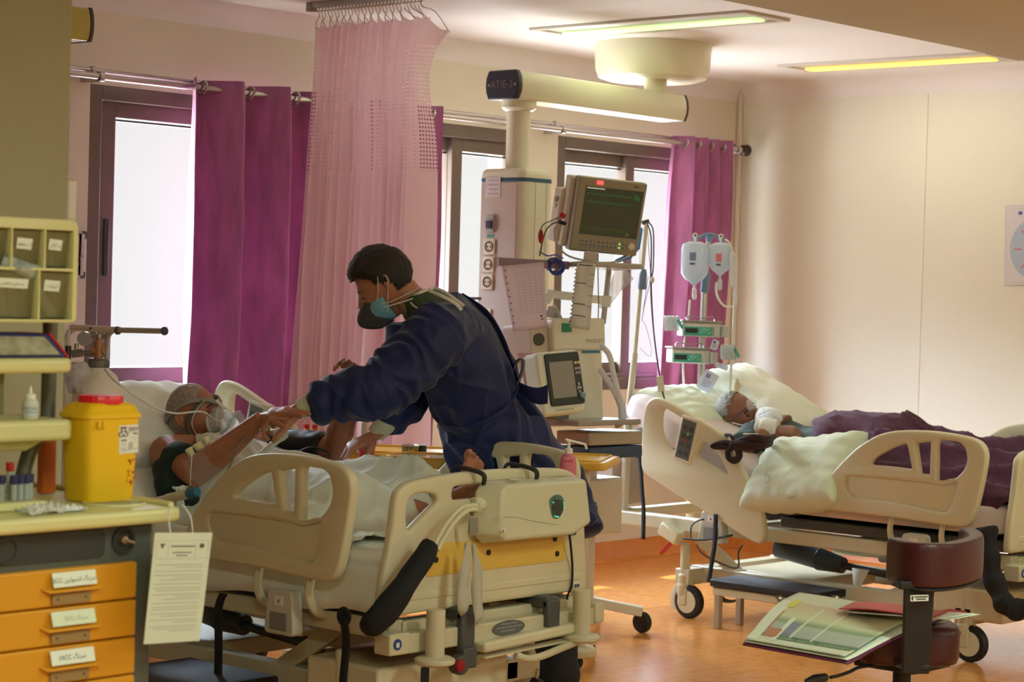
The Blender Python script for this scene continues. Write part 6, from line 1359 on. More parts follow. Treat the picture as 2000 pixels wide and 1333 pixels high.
g = G(); P_ = smooth_loop([T_(126, 830), T_(125, 700), T_(128, 665), T_(142, 644), T_(165, 640), T_(225, 645)], 5, False); g.ring_tube(P_, [.009] * len(P_), 12); g.cyl(T_(126, 830), V((T_(126, 830).x, T_(126, 830).y, .06)), .009); build(g, 'frame_tube', m_tr, cr)
g = G(); P_ = smooth_loop([T_(222, 646), T_(213, 655), T_(210, 672), T_(208, 712)], 5, False); g.ring_tube(P_, [.0075] * len(P_), 12); e = T_(208, 712); g.cyl(e, V((e.x, e.y, .06)), .0075); build(g, 'frame_tube', mat('trolley_grey', (188, 188, 186), .4), cr)
g = G(); g.cyl(T_(140, 640), T_(226, 645), .0105); build(g, 'handle', m_tr, cr); g = G(); g.cyl(T_(226, 645), T_(320, 647), .009); build(g, 'sliding_bar', mat('bar_grey', (186, 182, 176), .4), cr)
for a in (230, 321): g = G(); g.lathe(T_(a, 646 + (a - 230) * .01) - RGT * .010, [(.008, 0), (.013, .004), (.014, .010), (.012, .018), (.006, .022)], 14, axis=RGT); build(g, 'blue_cap', mat('cap_slate', (70, 76, 98), .4), cr)
g = G(); g.ell(T_(180, 642) - FWD * .01, (.009, .005, .005)); build(g, 'stain', mat('clamp_brown', (80, 54, 50), .5), cr)
g = G(); b0 = V((4.22, ox.y, .05)); g.box(b0 + V((-.11, -.11, -.015)), b0 + V((.11, .15, .01))); build(g, 'foot_plate', m_grey, cr, bevel=.004)
for dx in (-.10, .10): g = G(); g.lathe((4.22 + dx - .012, ox.y + .12, .04), [(0, 0), (.035, 0), (.04, .004), (.04, .02), (.035, .024), (0, .024)], 20, axis=(1, 0, 0)); build(g, 'wheel', m_black, cr)
g = G(); c_ = at(150, 735, X=4.12); rows = []
for j in range(13):
    v = j / 12; rows.append([c_ + RGT * ((u - .5) * .085 * (.75 + .35 * sin(v * 3)) + .01 * v) + UPV * (.045 - .10 * v) - FWD * (.018 * sin(pi * u) + .008 * mnoise.noise(V((u * 6, v * 7, 2)))) for u in [i / 12 for i in range(13)]])
g.grid(rows); build(g, 'clear_pouch', mat('wrinkled_pouch', (228, 222, 220), .35, transl=.5, vary=.15, vscale=50), label='wrinkled plastic pouch hanging from the oxygen cylinder valve', cat='pouch', solid=.001, fixn=False, angle=180)

# ------------------------------------------------------------------ step stools
def step(cx, cy, yaw, W, D_, H, label, dark):
    t = thing('step_stool', (cx, cy, 0), label, 'step stool', 'step stools'); M = Matrix.Translation((cx, cy, 0)) @ Matrix.Rotation(yaw, 4, 'Z')
    g = G(); g.box((-W/2, -D_/2, H - .035), (W/2, D_/2, H), M); build(g, 'step', mat('ribbed_rubber', dark, .65, bump=.5, bscale=60, stretch=(6, .4, 1)), t, bevel=.008)
    g = G(); g.box((-W/2 + .01, -D_/2 + .01, H - .07), (W/2 - .01, D_/2 - .01, H - .036), M); build(g, 'frame', m_bedm, t, bevel=.004)
    for sx_ in (-1, 1):
        for sy_ in (-1, 1): g = G(); x, y = sx_ * (W/2 - .03), sy_ * (D_/2 - .03); g.box((x - .014, y - .014, 0), (x + .014, y + .014, H - .06), M); build(g, 'leg', mat('stool_leg', (170, 158, 136), .4), t, bevel=.003)
q = at(1395, 1228, Z=0); q2 = at(1470, 1215, Z=0)
step(7.53, 5.20, 0, .22, .56, .218, 'low step stool with a dark ribbed top before the corner bed', (40, 35, 34))
q = at(425, 1300, Z=.20); step(4.33, 5.24, 0, .38, .44, .20, 'low step stool with a black top between the drug cart and the nearer bed', (30, 26, 28))

# ------------------------------------------------------------------ swivel stool in the foreground
DS = 6.08
sc = at(1745, 1216, D=DS); sc.z = 0
sw_ = thing('swivel_stool', sc, 'maroon padded swivel stool with a low curved backrest, holding open charts', 'stool')
m_mar = mat('maroon_vinyl', (64, 20, 26), .38, vary=.06, bump=.15, bscale=160)
seat_z = .535; B_ = lambda px, py, D: at(px, py, D=D)
sc = B_(1764, 1240, DS); sc = V((sc.x, sc.y, 0))
g = G(); prof = [(0, seat_z - .112), (.148, seat_z - .112), (.162, seat_z - .106), (.168, seat_z - .09), (.170, seat_z - .02), (.164, seat_z - .006), (.15, seat_z), (0, seat_z + .002)]
Rr = V((RGT.x, RGT.y, 0)).normalized(); Ff = V((FWD.x, FWD.y, 0)).normalized(); n = 48; rows = []
for r, z in prof: rows.append([sc + Rr * (r * .88 * math.copysign(abs(cos(a)) ** .5, cos(a))) + Ff * (r * .9 * math.copysign(abs(sin(a)) ** .5, sin(a))) + V((0, 0, z)) for a in [2 * pi * i / n for i in range(n + 1)]])
g.grid(rows); st_ = build(g, 'seat', m_mar, sw_, angle=60)
g = G(); g.ring_tube([rows[4][i] + (rows[4][i] - sc - V((0, 0, seat_z - .02))).normalized() * .001 for i in range(n)], [.0022] * n, 6, closed=True); build(g, 'piping', m_mar, st_)
g = G(); g.box(V((-.10, -.10, seat_z - .135)), V((.10, .10, seat_z - .112)), Matrix.Translation(sc)); g.cyl(sc + V((0, 0, .12)), sc + V((0, 0, seat_z - .09)), .026); g.cyl(sc + V((0, 0, .12)), sc + V((0, 0, .30)), .035); build(g, 'gas_lift', m_black, sw_, bevel=.004)
for k in range(5):
    a = k * 2 * pi / 5 + .4; e = sc + V((.27 * cos(a), .27 * sin(a), .075)); g = G(); g.bar(sc + V((0, 0, .11)), e, .05, .035); build(g, 'leg', m_black, sw_, bevel=.006); g = G(); g.lathe(e + V((-.02, 0, -.047)), [(0, 0), (.024, 0), (.027, .005), (.027, .035), (.024, .04), (0, .04)], 16, axis=(1, 0, 0)); build(g, 'caster', m_black, sw_)
# backrest: thick pad wrapped round an arc, on a flat black bar
bz0, bz1 = B_(1800, 1132, DS - .2).z, B_(1800, 1046, DS - .2).z
arc = [(1741, 5.84), (1770, 5.74), (1810, 5.70), (1850, 5.73), (1885, 5.82), (1905, 5.94), (1900, 6.06), (1880, 6.14)]
P_ = smooth_loop([V((B_(px, 1090, d).x, B_(px, 1090, d).y, (bz0 + bz1) / 2)) for px, d in arc], 5, False); n_ = len(P_)
g = G(); rad = [(.012, (bz1 - bz0) / 2 * .82)] + [(.022, (bz1 - bz0) / 2)] * (n_ - 2) + [(.012, (bz1 - bz0) / 2 * .8)]; g.ring_tube(P_, rad, 24, sq=.35, up=(0, 0, 1)); bk = build(g, 'backrest', m_mar, sw_, subsurf=1)
g = G(); Q_ = [p + V((0, 0, -(bz1 - bz0) / 2 - .004)) for p in P_[3:-6]]; g.ring_tube(Q_, [(.020, .006)] * len(Q_), 12, up=(0, 0, 1)); build(g, 'backrest_base', m_black, sw_)
u0, u1 = B_(1767, 1140, 5.70), B_(1826, 1140, 5.71); l0, l1 = B_(1762, 1318, 5.74), B_(1816, 1318, 5.75)
g = G(); th = Ff * .022; g.add([u0, u1, l1, l0, u0 + th, u1 + th, l1 + th, l0 + th], [(0, 1, 2, 3), (7, 6, 5, 4), (0, 4, 5, 1), (1, 5, 6, 2), (2, 6, 7, 3), (3, 7, 4, 0)]); brr = build(g, 'back_bar', m_black, sw_, bevel=.005)
g = G(); g.bar(B_(1752, 1142, 5.72), B_(1840, 1142, 5.73), .05, .022); build(g, 'bar_bracket', m_black, sw_, bevel=.004)
g = G(); lo_ = (l0 + l1) / 2 + V((0, 0, .02)); g.bar(lo_, sc + V((0, 0, seat_z - .125)), .075, .016); build(g, 'under_bar', m_black, sw_, bevel=.004)
F = Face(B_(1777, 1163, 5.69), B_(1812, 1162, 5.70), B_(1777, 1175, 5.69)); g = G(); F.slab(g, 0, 1, 0, 1, 0.004, .0055); pl_ = build(g, 'asset_label', m_label, brr); bars(F, [(.05, .15, .15, .85), (.2, .95, .2, .42), (.3, .85, .58, .80)], m_ink, pl_, w=.0056)
g = G(); P_ = smooth_loop([sc + V((0, 0, seat_z - .125)), B_(1685, 1303, 5.95), B_(1660, 1313, 5.9), B_(1640, 1320, 5.88), B_(1622, 1324, 5.86)], 4, False); g.ring_tube(P_, [.005] * len(P_), 8); lv = build(g, 'lever', m_black, sw_); g = G(); g.ring_tube([B_(1618, 1323, 5.86), B_(1612, 1324, 5.86), B_(1590, 1328, 5.84), B_(1574, 1333, 5.83)], [.006, .012, .014, .008], 12); build(g, 'lever_grip', mat('grip_grey', (52, 54, 56), .5), lv)

# charts lying on the seat
def sheet_between(name, corners, m, bow, thick, label=None, cat=None, parent=None, n=24, wave=0):
    TL, TR, BR, BL = [V(c) for c in corners]; 
    f = lambda u, v, w=0.0: TL.lerp(TR, u).lerp(BL.lerp(BR, u), v) + V((0, 0, bow(u, v) + w))
    g = G(); g.grid([[f(i / n, j / n, 0) for i in range(n + 1)] for j in range(n + 1)])
    return build(g, name, m, parent, label=label, cat=cat, solid=thick, fixn=False, angle=180), f
zs_ = seat_z
c_bl = at(1451, 1254, D=5.78); c_br = at(1656, 1291, D=5.56); c_tl = at(1560, 1183, D=6.22); c_tr = at(1850, 1182, D=6.05); 
cor = [V((c_tl.x, c_tl.y, zs_ + .038)), V((c_tr.x, c_tr.y, zs_ + .020)), V((c_br.x, c_br.y, c_br.z)), V((c_bl.x, c_bl.y, c_bl.z))]
fo = thing('chart_folder', (cor[0] + cor[2]) / 2, 'purple edged chart board under the papers, jutting out from the stool seat', 'clipboard')
bow = lambda u, v: .020 * sin(pi * min(1, v * 1.1)) * (1 - .6 * u) 
bd_, f_ = sheet_between('board', [c + V((0, 0, -.008)) for c in cor], mat('board_plum', (96, 40, 78), .45), lambda u, v: bow(u, v), .006, parent=fo)
for px, d in ((1517, 6.15), (1628, 6.18)):
    c = at(px + 3, 1180, D=d); g = G(); g.bar(c + V((0, 0, -.006)), c + Rr * .045 + V((0, 0, -.006)), .03, .008); g.grid([[c + Rr * (.0 + .022 * i) + Ff * (.004 * j) + V((0, 0, .004 + .020 * j)) - Rr * (.012 * j) for i in (0, 1)] for j in (0, .5, 1)]); build(g, 'clip', m_steel, fo, solid=.002, fixn=False)
def chart_mat():
    m = bpy.data.materials.new('chart_paper_print'); m.use_nodes = True; n = m.node_tree; b = n.nodes['Principled BSDF']; b.inputs['Roughness'].default_value = .55
    uv = n.nodes.new('ShaderNodeUVMap'); sp = n.nodes.new('ShaderNodeSeparateXYZ'); n.links.new(uv.outputs[0], sp.inputs[0])
    r = n.nodes.new('ShaderNodeValToRGB'); n.links.new(sp.outputs[1], r.inputs[0]); e = r.color_ramp.elements; r.color_ramp.interpolation = 'LINEAR'
    e[0].position = 0; e[0].color = lin((214, 220, 190)); e[1].position = 1; e[1].color = lin((216, 222, 196))
    for p, c in ((.28, (214, 218, 190)), (.32, (206, 186, 152)), (.46, (208, 200, 160)), (.58, (206, 212, 168)), (.66, (130, 160, 116)), (.70, (176, 190, 170)), (.84, (168, 178, 168)), (.86, (84, 122, 84)), (.885, (84, 122, 84)), (.90, (214, 220, 194))):
        q = e.new(p); q.color = lin(c)
    br = n.nodes.new('ShaderNodeTexBrick'); br.inputs['Scale'].default_value = 46; br.offset = 0; br.inputs['Mortar Size'].default_value = .10; br.inputs['Brick Width'].default_value = .5; br.inputs['Row Height'].default_value = .7
    br.inputs['Color1'].default_value = (1, 1, 1, 1); br.inputs['Color2'].default_value = (.97, .97, .97, 1); br.inputs['Mortar'].default_value = (.80, .80, .78, 1); n.links.new(uv.outputs[0], br.inputs['Vector'])
    mx = n.nodes.new('ShaderNodeMixRGB'); mx.blend_type = 'MULTIPLY'; mx.inputs[0].default_value = 1; n.links.new(r.outputs[0], mx.inputs[1]); n.links.new(br.outputs['Color'], mx.inputs[2]); n.links.new(mx.outputs[0], b.inputs['Base Color']); return m
def chart(k, corners, label, seed, m=None):
    o, f = sheet_between('chart_sheet', corners, m or chart_mat(), lambda u, v: bow(u, v) + .004 * k + .004 * sin(u * 4 + seed) * (1 - v), .0006, label=label, cat='paper', n=24)
    uvl = o.data.uv_layers.new(name='UVMap'); N = 25
    for li, lp in enumerate(o.data.loops): vi = lp.vertex_index; uvl.data[li].uv = ((vi % N) / 24, (vi // N) / 24)
    return o, f
cm_ = chart_mat()
chart(0, [cor[0], cor[1], cor[2] + V((0, 0, .001)), cor[3] + V((0, 0, .001))], 'lower printed chart sheet on the board, mostly covered', 1, m_paper)
co2 = [cor[0] + V((.0, 0, .004)), cor[1].lerp(cor[0], .10) + V((0, 0, .006)), cor[2].lerp(cor[3], .03) + V((0, 0, .006)), cor[3].lerp(cor[2], .02) + V((0, 0, .004))]
o2, f2_ = chart(1, co2, 'upper chart sheet with yellow, green and grey bands draping over the stool', 2, cm_)
m_w = mat('chart_gap', (216, 222, 198), .6); m_gb = mat('chart_green', (64, 108, 70), .6); m_bb = mat('chart_brown', (176, 122, 92), .6); m_bl = mat('chart_slate', (120, 132, 150), .6); m_yl = mat('chart_yellow', (212, 206, 84), .6)
for rects, mm in (([(.36 + i * .20, .375 + i * .20, .36, .88) for i in range(2)] + [(.0, .10, .30, .98), (.22, .26, .60, .95)], m_w), ([(.10, .115, .52, .80), (.11, .24, .78, .90)], m_bb), ([(.26, .34, .66, .84)], m_bl), ([(.08, .14, .26, .44)], m_yl), ([(.24, .98, .90, .915), (.42, .45, .87, .90), (.62, .65, .87, .90)], m_gb)):
    g = G()
    for a0_, a1_, b0_, b1_ in rects: g.grid([[f2_(a0_ + (a1_ - a0_) * i / 6, b0_ + (b1_ - b0_) * j / 6, .0014) for i in range(7)] for j in range(7)])
    build(g, 'print', mm, o2, fixn=False)
rc = [at(a, b, D=d) for a, b, d in ((1668, 1180, 6.08), (1852, 1198, 5.98), (1826, 1216, 5.86), (1638, 1207, 5.94))]
for c in rc: c.z = zs_ + .045
sheet_between('red_folder', rc, mat('red_card', (196, 58, 58), .5), lambda u, v: .004 * sin(u * 5), .003, label='red card folder lying across the charts on the stool', cat='folder')
for k, (lab) in enumerate(('upper white sheet under the red folder, its corner sticking out', 'lower white sheet under the red folder')):
    wc = [c + Rr * (.02 + .02 * k) - Ff * .015 * (1 - k) + V((0, 0, -.006 - .004 * k)) for c in rc]; wc[1] = wc[1] + Rr * .05
    sheet_between('loose_sheet', wc, m_paper, lambda u, v: 0, .001, label=lab, cat='paper')
g = G(); g.prism(round_poly([V((7.46, 4.36, .19)), V((7.46, 4.27, .19)), V((7.46, 4.27, .215)), V((7.46, 4.36, .215))], .01), (.06, 0, 0)); build(g, 'brake_pedal', m_red, bed2, bevel=.004)
# ------------------------------------------------------------------ figure tools
def frame3(f, u):
    f = V(f).normalized(); u = V(u); u = (u - f * u.dot(f)).normalized(); l = u.cross(f)   # l: the figure's left
    return f, l, u

def head_pts(c, f, l, u, k=1.0, out=0.0, nu=56, nv=40, hair=None):
    """closed head surface; axes f forward, l left, u up"""
    rows = []
    for j in range(nv + 1):
        ph = pi * j / nv; row = []
        for i in range(nu):
            th = 2 * pi * i / nu
            df, dl, du = sin(ph) * cos(th), sin(ph) * sin(th), cos(ph)
            rf, rl, ru = (.096 if df > 0 else .100), .077, (.118 if du > 0 else .112)
            x, y, z = df * rf, dl * rl, du * ru
            # jaw narrows and comes forward, nape tucks in
            if z < -.01:
                t = min(1, (-z - .01) / .10)
                y *= 1 - .34 * t ** 1.2
                if x < 0: x *= 1 - .62 * t
                else: x = x * (1 - .02 * t) + .006 * t
            if z > .03: y *= 1.02
            e = lambda fx, fy, fz, sx, sy, sz: math.exp(-((x - fx) / sx) ** 2 - ((abs(y) - fy) / sy) ** 2 - ((z - fz) / sz) ** 2)
            if x > .03:
                n_ = math.exp(-(y / .011) ** 2) * math.exp(-((z + .022) / .020) ** 2) * .024 + math.exp(-(y / .009) ** 2) * math.exp(-((z + .002) / .018) ** 2) * .010
                brow = math.exp(-((abs(y) - .028) / .022) ** 2) * math.exp(-((z - .022) / .009) ** 2) * .005
                eye = -math.exp(-((abs(y) - .031) / .013) ** 2) * math.exp(-((z - .004) / .010) ** 2) * .010
                lip = math.exp(-(y / .020) ** 2) * (math.exp(-((z + .057) / .006) ** 2) * .006 + math.exp(-((z + .068) / .006) ** 2) * .005 - math.exp(-((z + .0625) / .003) ** 2) * .003)
                chin = math.exp(-(y / .022) ** 2) * math.exp(-((z + .095) / .016) ** 2) * .010
                cheek = math.exp(-((abs(y) - .045) / .018) ** 2) * math.exp(-((z + .028) / .02) ** 2) * .004
                x += n_ + brow + eye + lip + chin + cheek
            q = V((x, y, z))
            if hair:
                q = q * (1 + hair(x, y, z))
            row.append(V(c) + f * q.x * k + l * q.y * k + u * q.z * k)
        rows.append(row)
    return rows

def closed_rows(g, rows):
    m, n = len(rows), len(rows[0]); o = len(g.v)
    g.add([p for r in rows for p in r], [(i*n+j, i*n+(j+1) % n, (i+1)*n+(j+1) % n, (i+1)*n+j) for i in range(m-1) for j in range(n)])

def ear(g, c, f, l, u, side, k=1.0):
    P = lambda a, b, d: V(c) + f * a * k + l * (side * b) * k + u * d * k
    pts = [(-.006, .072, .020), (-.014, .079, .028), (-.026, .084, .024), (-.030, .085, .008), (-.024, .082, -.012), (-.012, .077, -.028), (-.004, .073, -.030)]
    g.ring_tube([P(*p) for p in smooth_loop(pts, 3, False)], [.0045 * k] * 19, 8)
    g.ell(P(-.014, .074, .0), (.010 * k, .010 * k, .022 * k), Matrix((f, l, u)).transposed())

def hand(g, w, d, n, side=1, curl=(.5, .6, .4), spread=.10, thumb=(.55, .55, .25), k=1.0, curls=None, tips=None):
    """palm and five fingers from wrist w; d towards fingertips, n out of the back of the hand, side: +1 puts the thumb on d x n"""
    d = V(d).normalized(); n = V(n); n = (n - d * n.dot(d)).normalized(); s = d.cross(n) * side
    P = lambda a, b, c: V(w) + (d * a + s * b + n * c) * k
    g.ring_tube([P(-.03, 0, 0), P(0, 0, 0), P(.03, .002, 0), P(.06, .002, .001), (P(.085, 0, .001)), P(.094, -.001, .0)], [(.025*k, .019*k), (.027*k, .018*k), (.036*k, .017*k), (.041*k, .0155*k), (.041*k, .0135*k), (.034*k, .010*k)], 20, up=n)
    g.ell(P(.035, .024, -.008), (.028*k, .017*k, .014*k), Matrix((d, s, n)).transposed())   # ball of the thumb
    offs = (.031, .0105, -.0105, -.030); lens = ((.040, .025, .020), (.044, .028, .021), (.041, .026, .021), (.032, .020, .018)); base = (.084, .088, .084, .077)
    for i in range(4):
        cu = curls[i] if curls else curl
        a = 0.0; p = P(base[i] - .012, offs[i], .001); pts = [p]; rad = [.0095*k]
        sp_ = (1.5 - i) * spread * .67
        dd0 = (d * cos(sp_) + s * sin(sp_))
        p = P(base[i], offs[i], .001); pts.append(p); rad.append((.0098 if i < 3 else .0085)*k)
        for j in range(3):
            a += cu[j]; dd = dd0 * cos(a) - n * sin(a); L = lens[i][j] * k
            pts.append(p + dd * L * .5); rad.append((.0086 - .0007 * j - (.001 if i == 3 else 0))*k)
            p = p + dd * L; pts.append(p); rad.append((.0090 - .0012 * j - (.001 if i == 3 else 0))*k)
        pts[-1] = pts[-1] - dd * .003; pts.append(pts[-1] + dd * .004); rad.append(.004*k)
        g.ring_tube(pts, rad, 10, up=n)
        if tips is not None: tips.append((pts[-2], dd, n * cos(a) + dd0 * sin(a)))
    # thumb leaves the side of the palm
    t0, t1, t2 = thumb; p = P(.012, .024, -.006); dd = (d * cos(t0 + .25) + s * sin(t0 + .25) - n * t1 * .6).normalized(); pts = [p, p + dd * .03*k, p + dd * .045*k]; p = pts[-1]
    dd2 = (dd + d * t2 - n * t1 * .5).normalized(); pts += [p + dd2 * .018*k, p + dd2 * .034*k]; p = pts[-1]; dd3 = (dd2 + d * t2 * .7 - n * t1 * .3).normalized(); pts += [p + dd3 * .014*k, p + dd3 * .026*k]
    g.ring_tube(pts, [.016*k, .0135*k, .0115*k, .0105*k, .0105*k, .0095*k, .005*k], 10)
    if tips is not None: tips.append((pts[-1], dd3, (n + s * .8).normalized()))

def foot(g, heel, toe_dir, top, k=1.0, side=1):
    """heel point; toe_dir along the sole; top out of the instep; side: big toe side (+1 on toe_dir x top)"""
    d = V(toe_dir).normalized(); n = V(top); n = (n - d * n.dot(d)).normalized(); s = d.cross(n) * side
    P = lambda a, b, c: V(heel) + (d * a + s * b + n * c) * k
    g.ring_tube([P(-.008, 0, .03), P(.01, 0, .032), P(.05, -.002, .040), (P(.10, .000, .035)), P(.15, .004, .024), P(.185, .006, .017), P(.20, .006, .014)], [(.018*k, .02*k), (.030*k, .032*k), (.031*k, .038*k), (.036*k, .030*k), (.044*k, .021*k), (.046*k, .015*k), (.036*k, .010*k)], 20, up=n)
    g.ell(P(.175, .026, .012), (.024*k, .018*k, .014*k), Matrix((d, s, n)).transposed())
    for i, (b, L, r) in enumerate(((.030, .048, .0135), (.008, .042, .0088), (-.008, .036, .0082), (-.022, .030, .0078), (-.035, .024, .0076))):
        p0 = P(.188 - .006 * i, b, .014); p1 = p0 + (d * .85 + n * .2) * L * .6 * k; p2 = p0 + (d * .98 - n * .02) * L * k
        g.ring_tube([p0, p1, p2 - d * .004, p2 + d * .003], [r * .9*k, r*k, r * 1.05*k, r * .5*k], 10)

def nz3(co, sx, sy, sz, seed=0.0):
    """vectorless noise sampled per vertex (mathutils)"""
    return np.array([mnoise.noise(V((a * sx + seed, b * sy, c * sz))) for a, b, c in co])

m_skin = mat('skin_tan', (176, 118, 90), .5, vary=.10, vscale=30, bump=.12, bscale=220, sss=.10)
m_skin1 = mat('skin_patient_one', (172, 112, 82), .5, vary=.12, vscale=24, bump=.12, bscale=220, sss=.10)
m_skin2 = mat('skin_patient_two', (140, 92, 70), .5, vary=.14, vscale=26, bump=.12, bscale=220, sss=.08)
m_gown = mat('navy_gown', (20, 34, 88), .66, vary=.10, vscale=7, bump=.35, bscale=70, sheen=.2, transl=.16)
m_knit = mat('cream_knit_cuff', (206, 204, 176), .9, bump=.8, bscale=260, stretch=(1, 1, .1))
m_hair = mat('black_hair', (26, 20, 19), .6, vary=.3, vscale=90, bump=.9, bscale=240, stretch=(1, 1, .4))
m_greyhair = mat('grey_hair', (168, 152, 140), .7, vary=.3, vscale=90, bump=.9, bscale=240)
m_n95 = mat('grey_mask', (66, 66, 66), .8, bump=.2, bscale=200)
m_blue = mat('surgical_blue', (112, 168, 190), .8)
m_band = mat('white_elastic', (222, 222, 210), .7)
m_scrub = mat('olive_scrubs', (66, 76, 50), .8, bump=.3, bscale=180)
m_trouser = mat('black_trousers', (22, 22, 26), .8, vary=.1, bump=.3, bscale=90)
m_eye = mat('eye_dark', (24, 18, 16), .2)

def ellring(c, f, l, u, a, b, z, n=28, x0=0.0):
    return [V(c) + f * (x0 + a * cos(2*pi*k/n)) + l * (b * sin(2*pi*k/n)) + u * z for k in range(n)]

# ================================================================== the nurse
S = lambda px, py, D: at(px, py, D=D)
hc = S(752, 556, 7.22)
ang = math.radians(33)
nf, nl, nu_ = frame3(-RGT * cos(ang) - UPV * sin(ang) + FWD * .10, -RGT * sin(ang) + UPV * cos(ang))
foot_a = S(1085, 1338, 7.45); foot_a.z = .03
foot_b = S(915, 1345, 7.75); foot_b.z = .03
nurse = thing('person', ((foot_a.x + foot_b.x) / 2, (foot_a.y + foot_b.y) / 2, 0), 'standing person in navy gown and grey mask, bending to hold a patient\'s wrist', 'person')
SH = FWD * .93 + RGT * .12                              # from the near to the far shoulder
g = G(); closed_rows(g, head_pts(hc, nf, nl, nu_))
ear(g, hc, nf, nl, nu_, 1); ear(g, hc, nf, nl, nu_, -1)
nb = S(838, 606, 7.28)
g.ring_tube([hc - nu_ * .05 - nf * .035, hc - nu_ * .10 - nf * .045, nb, S(870, 650, 7.32)], [.058, .056, .062, .09], 20)
g.ring_tube([S(850, 620, 7.3), S(885, 680, 7.36), S(925, 750, 7.45), S(960, 830, 7.55), S(975, 880, 7.58)], [(.08, .15), (.11, .17), (.11, .15), (.12, .15), (.13, .16)], 24, up=SH)
# arms
n_sh, n_el, n_wr = S(858, 655, 7.12), S(742, 752, 6.98), S(592, 801, 6.98)
f_sh, f_el, f_wr = S(815, 640, 7.50), S(800, 765, 7.50), S(738, 846, 7.40)
g.ring_tube([n_sh, n_sh.lerp(n_el, .5), n_el, n_el.lerp(n_wr, .35), n_el.lerp(n_wr, .8), n_wr, S(575, 806, 6.98)], [.052, .050, .042, .042, .032, .027, .026], 16)
g.ring_tube([f_sh, f_sh.lerp(f_el, .5), f_el, f_el.lerp(f_wr, .35), f_el.lerp(f_wr, .8), f_wr], [.052, .050, .042, .042, .032, .027], 16)
# legs
for ft, hp in ((foot_a, S(1000, 900, 7.47)), (foot_b, S(950, 900, 7.72))):
    kn = hp.lerp(ft + V((0, 0, .08)), .5); g.ring_tube([hp, hp.lerp(kn, .5), kn, kn.lerp(ft, .4), ft + V((0, 0, .09)), ft + V((0, 0, .03))], [.085, .08, .058, .056, .04, .04], 18)
tipsN = []
# near hand closes on the patient's wrist; far hand rests on the other arm
hand(g, S(583, 804, 6.98), (S(515, 812, 6.98) - S(583, 804, 6.98)), UPV * .9 - FWD * .35, side=-1, k=1.08, curls=[(.85, .7, .45), (.90, .8, .5), (.95, .8, .5), (1.0, .7, .4)], spread=.12, thumb=(.35, 1.0, .5), tips=tipsN)
hand(g, S(730, 852, 7.40), (S(668, 882, 7.38) - S(730, 852, 7.40)), UPV * .75 - RGT * .45 - FWD * .3, side=-1, k=1.06, curls=[(.45, .45, .3), (.5, .5, .3), (.55, .5, .3), (.6, .5, .3)], spread=.24, thumb=(.5, .8, .4), tips=tipsN)
bodyN = build(wrap(g, .0036, 3), 'body', m_skin, nurse, angle=180, fixn=False)
m_nail = mat('nail', (214, 160, 140), .3)
for tp, dd, nn_ in tipsN:
    gg = G(); M = Matrix((dd, nn_.cross(dd).normalized(), nn_.normalized())).transposed(); gg.ell(tp - dd * .006 + nn_.normalized() * .0052, (.0062, .0048, .0016), M, 12, 8); build(gg, 'nail', m_nail, bodyN)
# hair: cap over the skull, thick on top and short at the nape
def hair_n(x, y, z):
    top = max(0, min(1, (z + .01) / .06)); front = max(0, (x - .02) / .08)
    return .025 + .09 * max(0, min(1, (z + .05) / .07)) + .11 * top * (1 + .5 * front) + .03 * mnoise.noise(V((x * 90, y * 90, z * 60)))
def hair_mesh(name, c, f, l, u, m, parent, keep, fn, nu=120, nv=90):
    rows = head_pts(c, f, l, u, nu=nu, nv=nv, hair=fn); base = head_pts(c, f, l, u, nu=nu, nv=nv)
    g = G(); vs = []; n = nu; idx = {}; 
    def ok(p):
        q = V(p) - V(c); return keep(q.dot(f), q.dot(l), q.dot(u))
    fs = []
    for i in range(nv):
        for j in range(nu):
            a, b, c_, d_ = (i, j), (i, (j + 1) % n), (i + 1, (j + 1) % n), (i + 1, j)
            if all(ok(base[p][q]) for p, q in (a, b, c_, d_)):
                ids = []
                for k in (a, b, c_, d_):
                    if k not in idx:
                        idx[k] = len(vs)
                        # taper to the scalp at the border
                        q = V(base[k[0]][k[1]]); edge = 0
                        for t in range(8):
                            dv = f * (.016 * cos(t * pi / 4)) + u * (.016 * sin(t * pi / 4))
                            if not ok(q + dv): edge += 1
                        w = 1 - edge / 8 * .92
                        vs.append(q.lerp(V(rows[k[0]][k[1]]), w))
                    ids.append(idx[k])
                fs.append(tuple(ids))
    g.add(vs, fs); return build(g, name, m, parent, angle=180)
keepN = lambda x, y, z: (z > .052 - .0 and x > .055) or (x <= .055 and z > .052 - (.055 - x) * 1.5 and x > -.005) or (x <= -.005 and z > -.062)
hair_mesh('hair', hc, nf, nl, nu_, m_hair, nurse, lambda x, y, z: (x > .062 and z > .058) or (.0 < x <= .062 and z > (.012 if x < .022 else .030 + (x - .022) * .7)) or (x <= .0 and z > -.088 + (.075 if x > -.030 else 0)), hair_n)
H = lambda a, b, c: hc + nf * a + nl * b + nu_ * c
for s in (1, -1):
    gg = G(); gg.ring_tube([H(.086, s * .016, .020), H(.087, s * .030, .026), H(.078, s * .046, .020)], [(.003, .003), (.0045, .003), (.002, .002)], 8); build(gg, 'eyebrow', m_hair, bodyN)
    gg = G(); gg.ell(H(.078, s * .031, .003), (.010, .011, .010)); build(gg, 'eye', m_eye, bodyN)
    gg = G(); gg.ell(H(.0795, s * .031, .007), (.0115, .0145, .0085)); build(gg, 'eyelid', m_skin, bodyN)
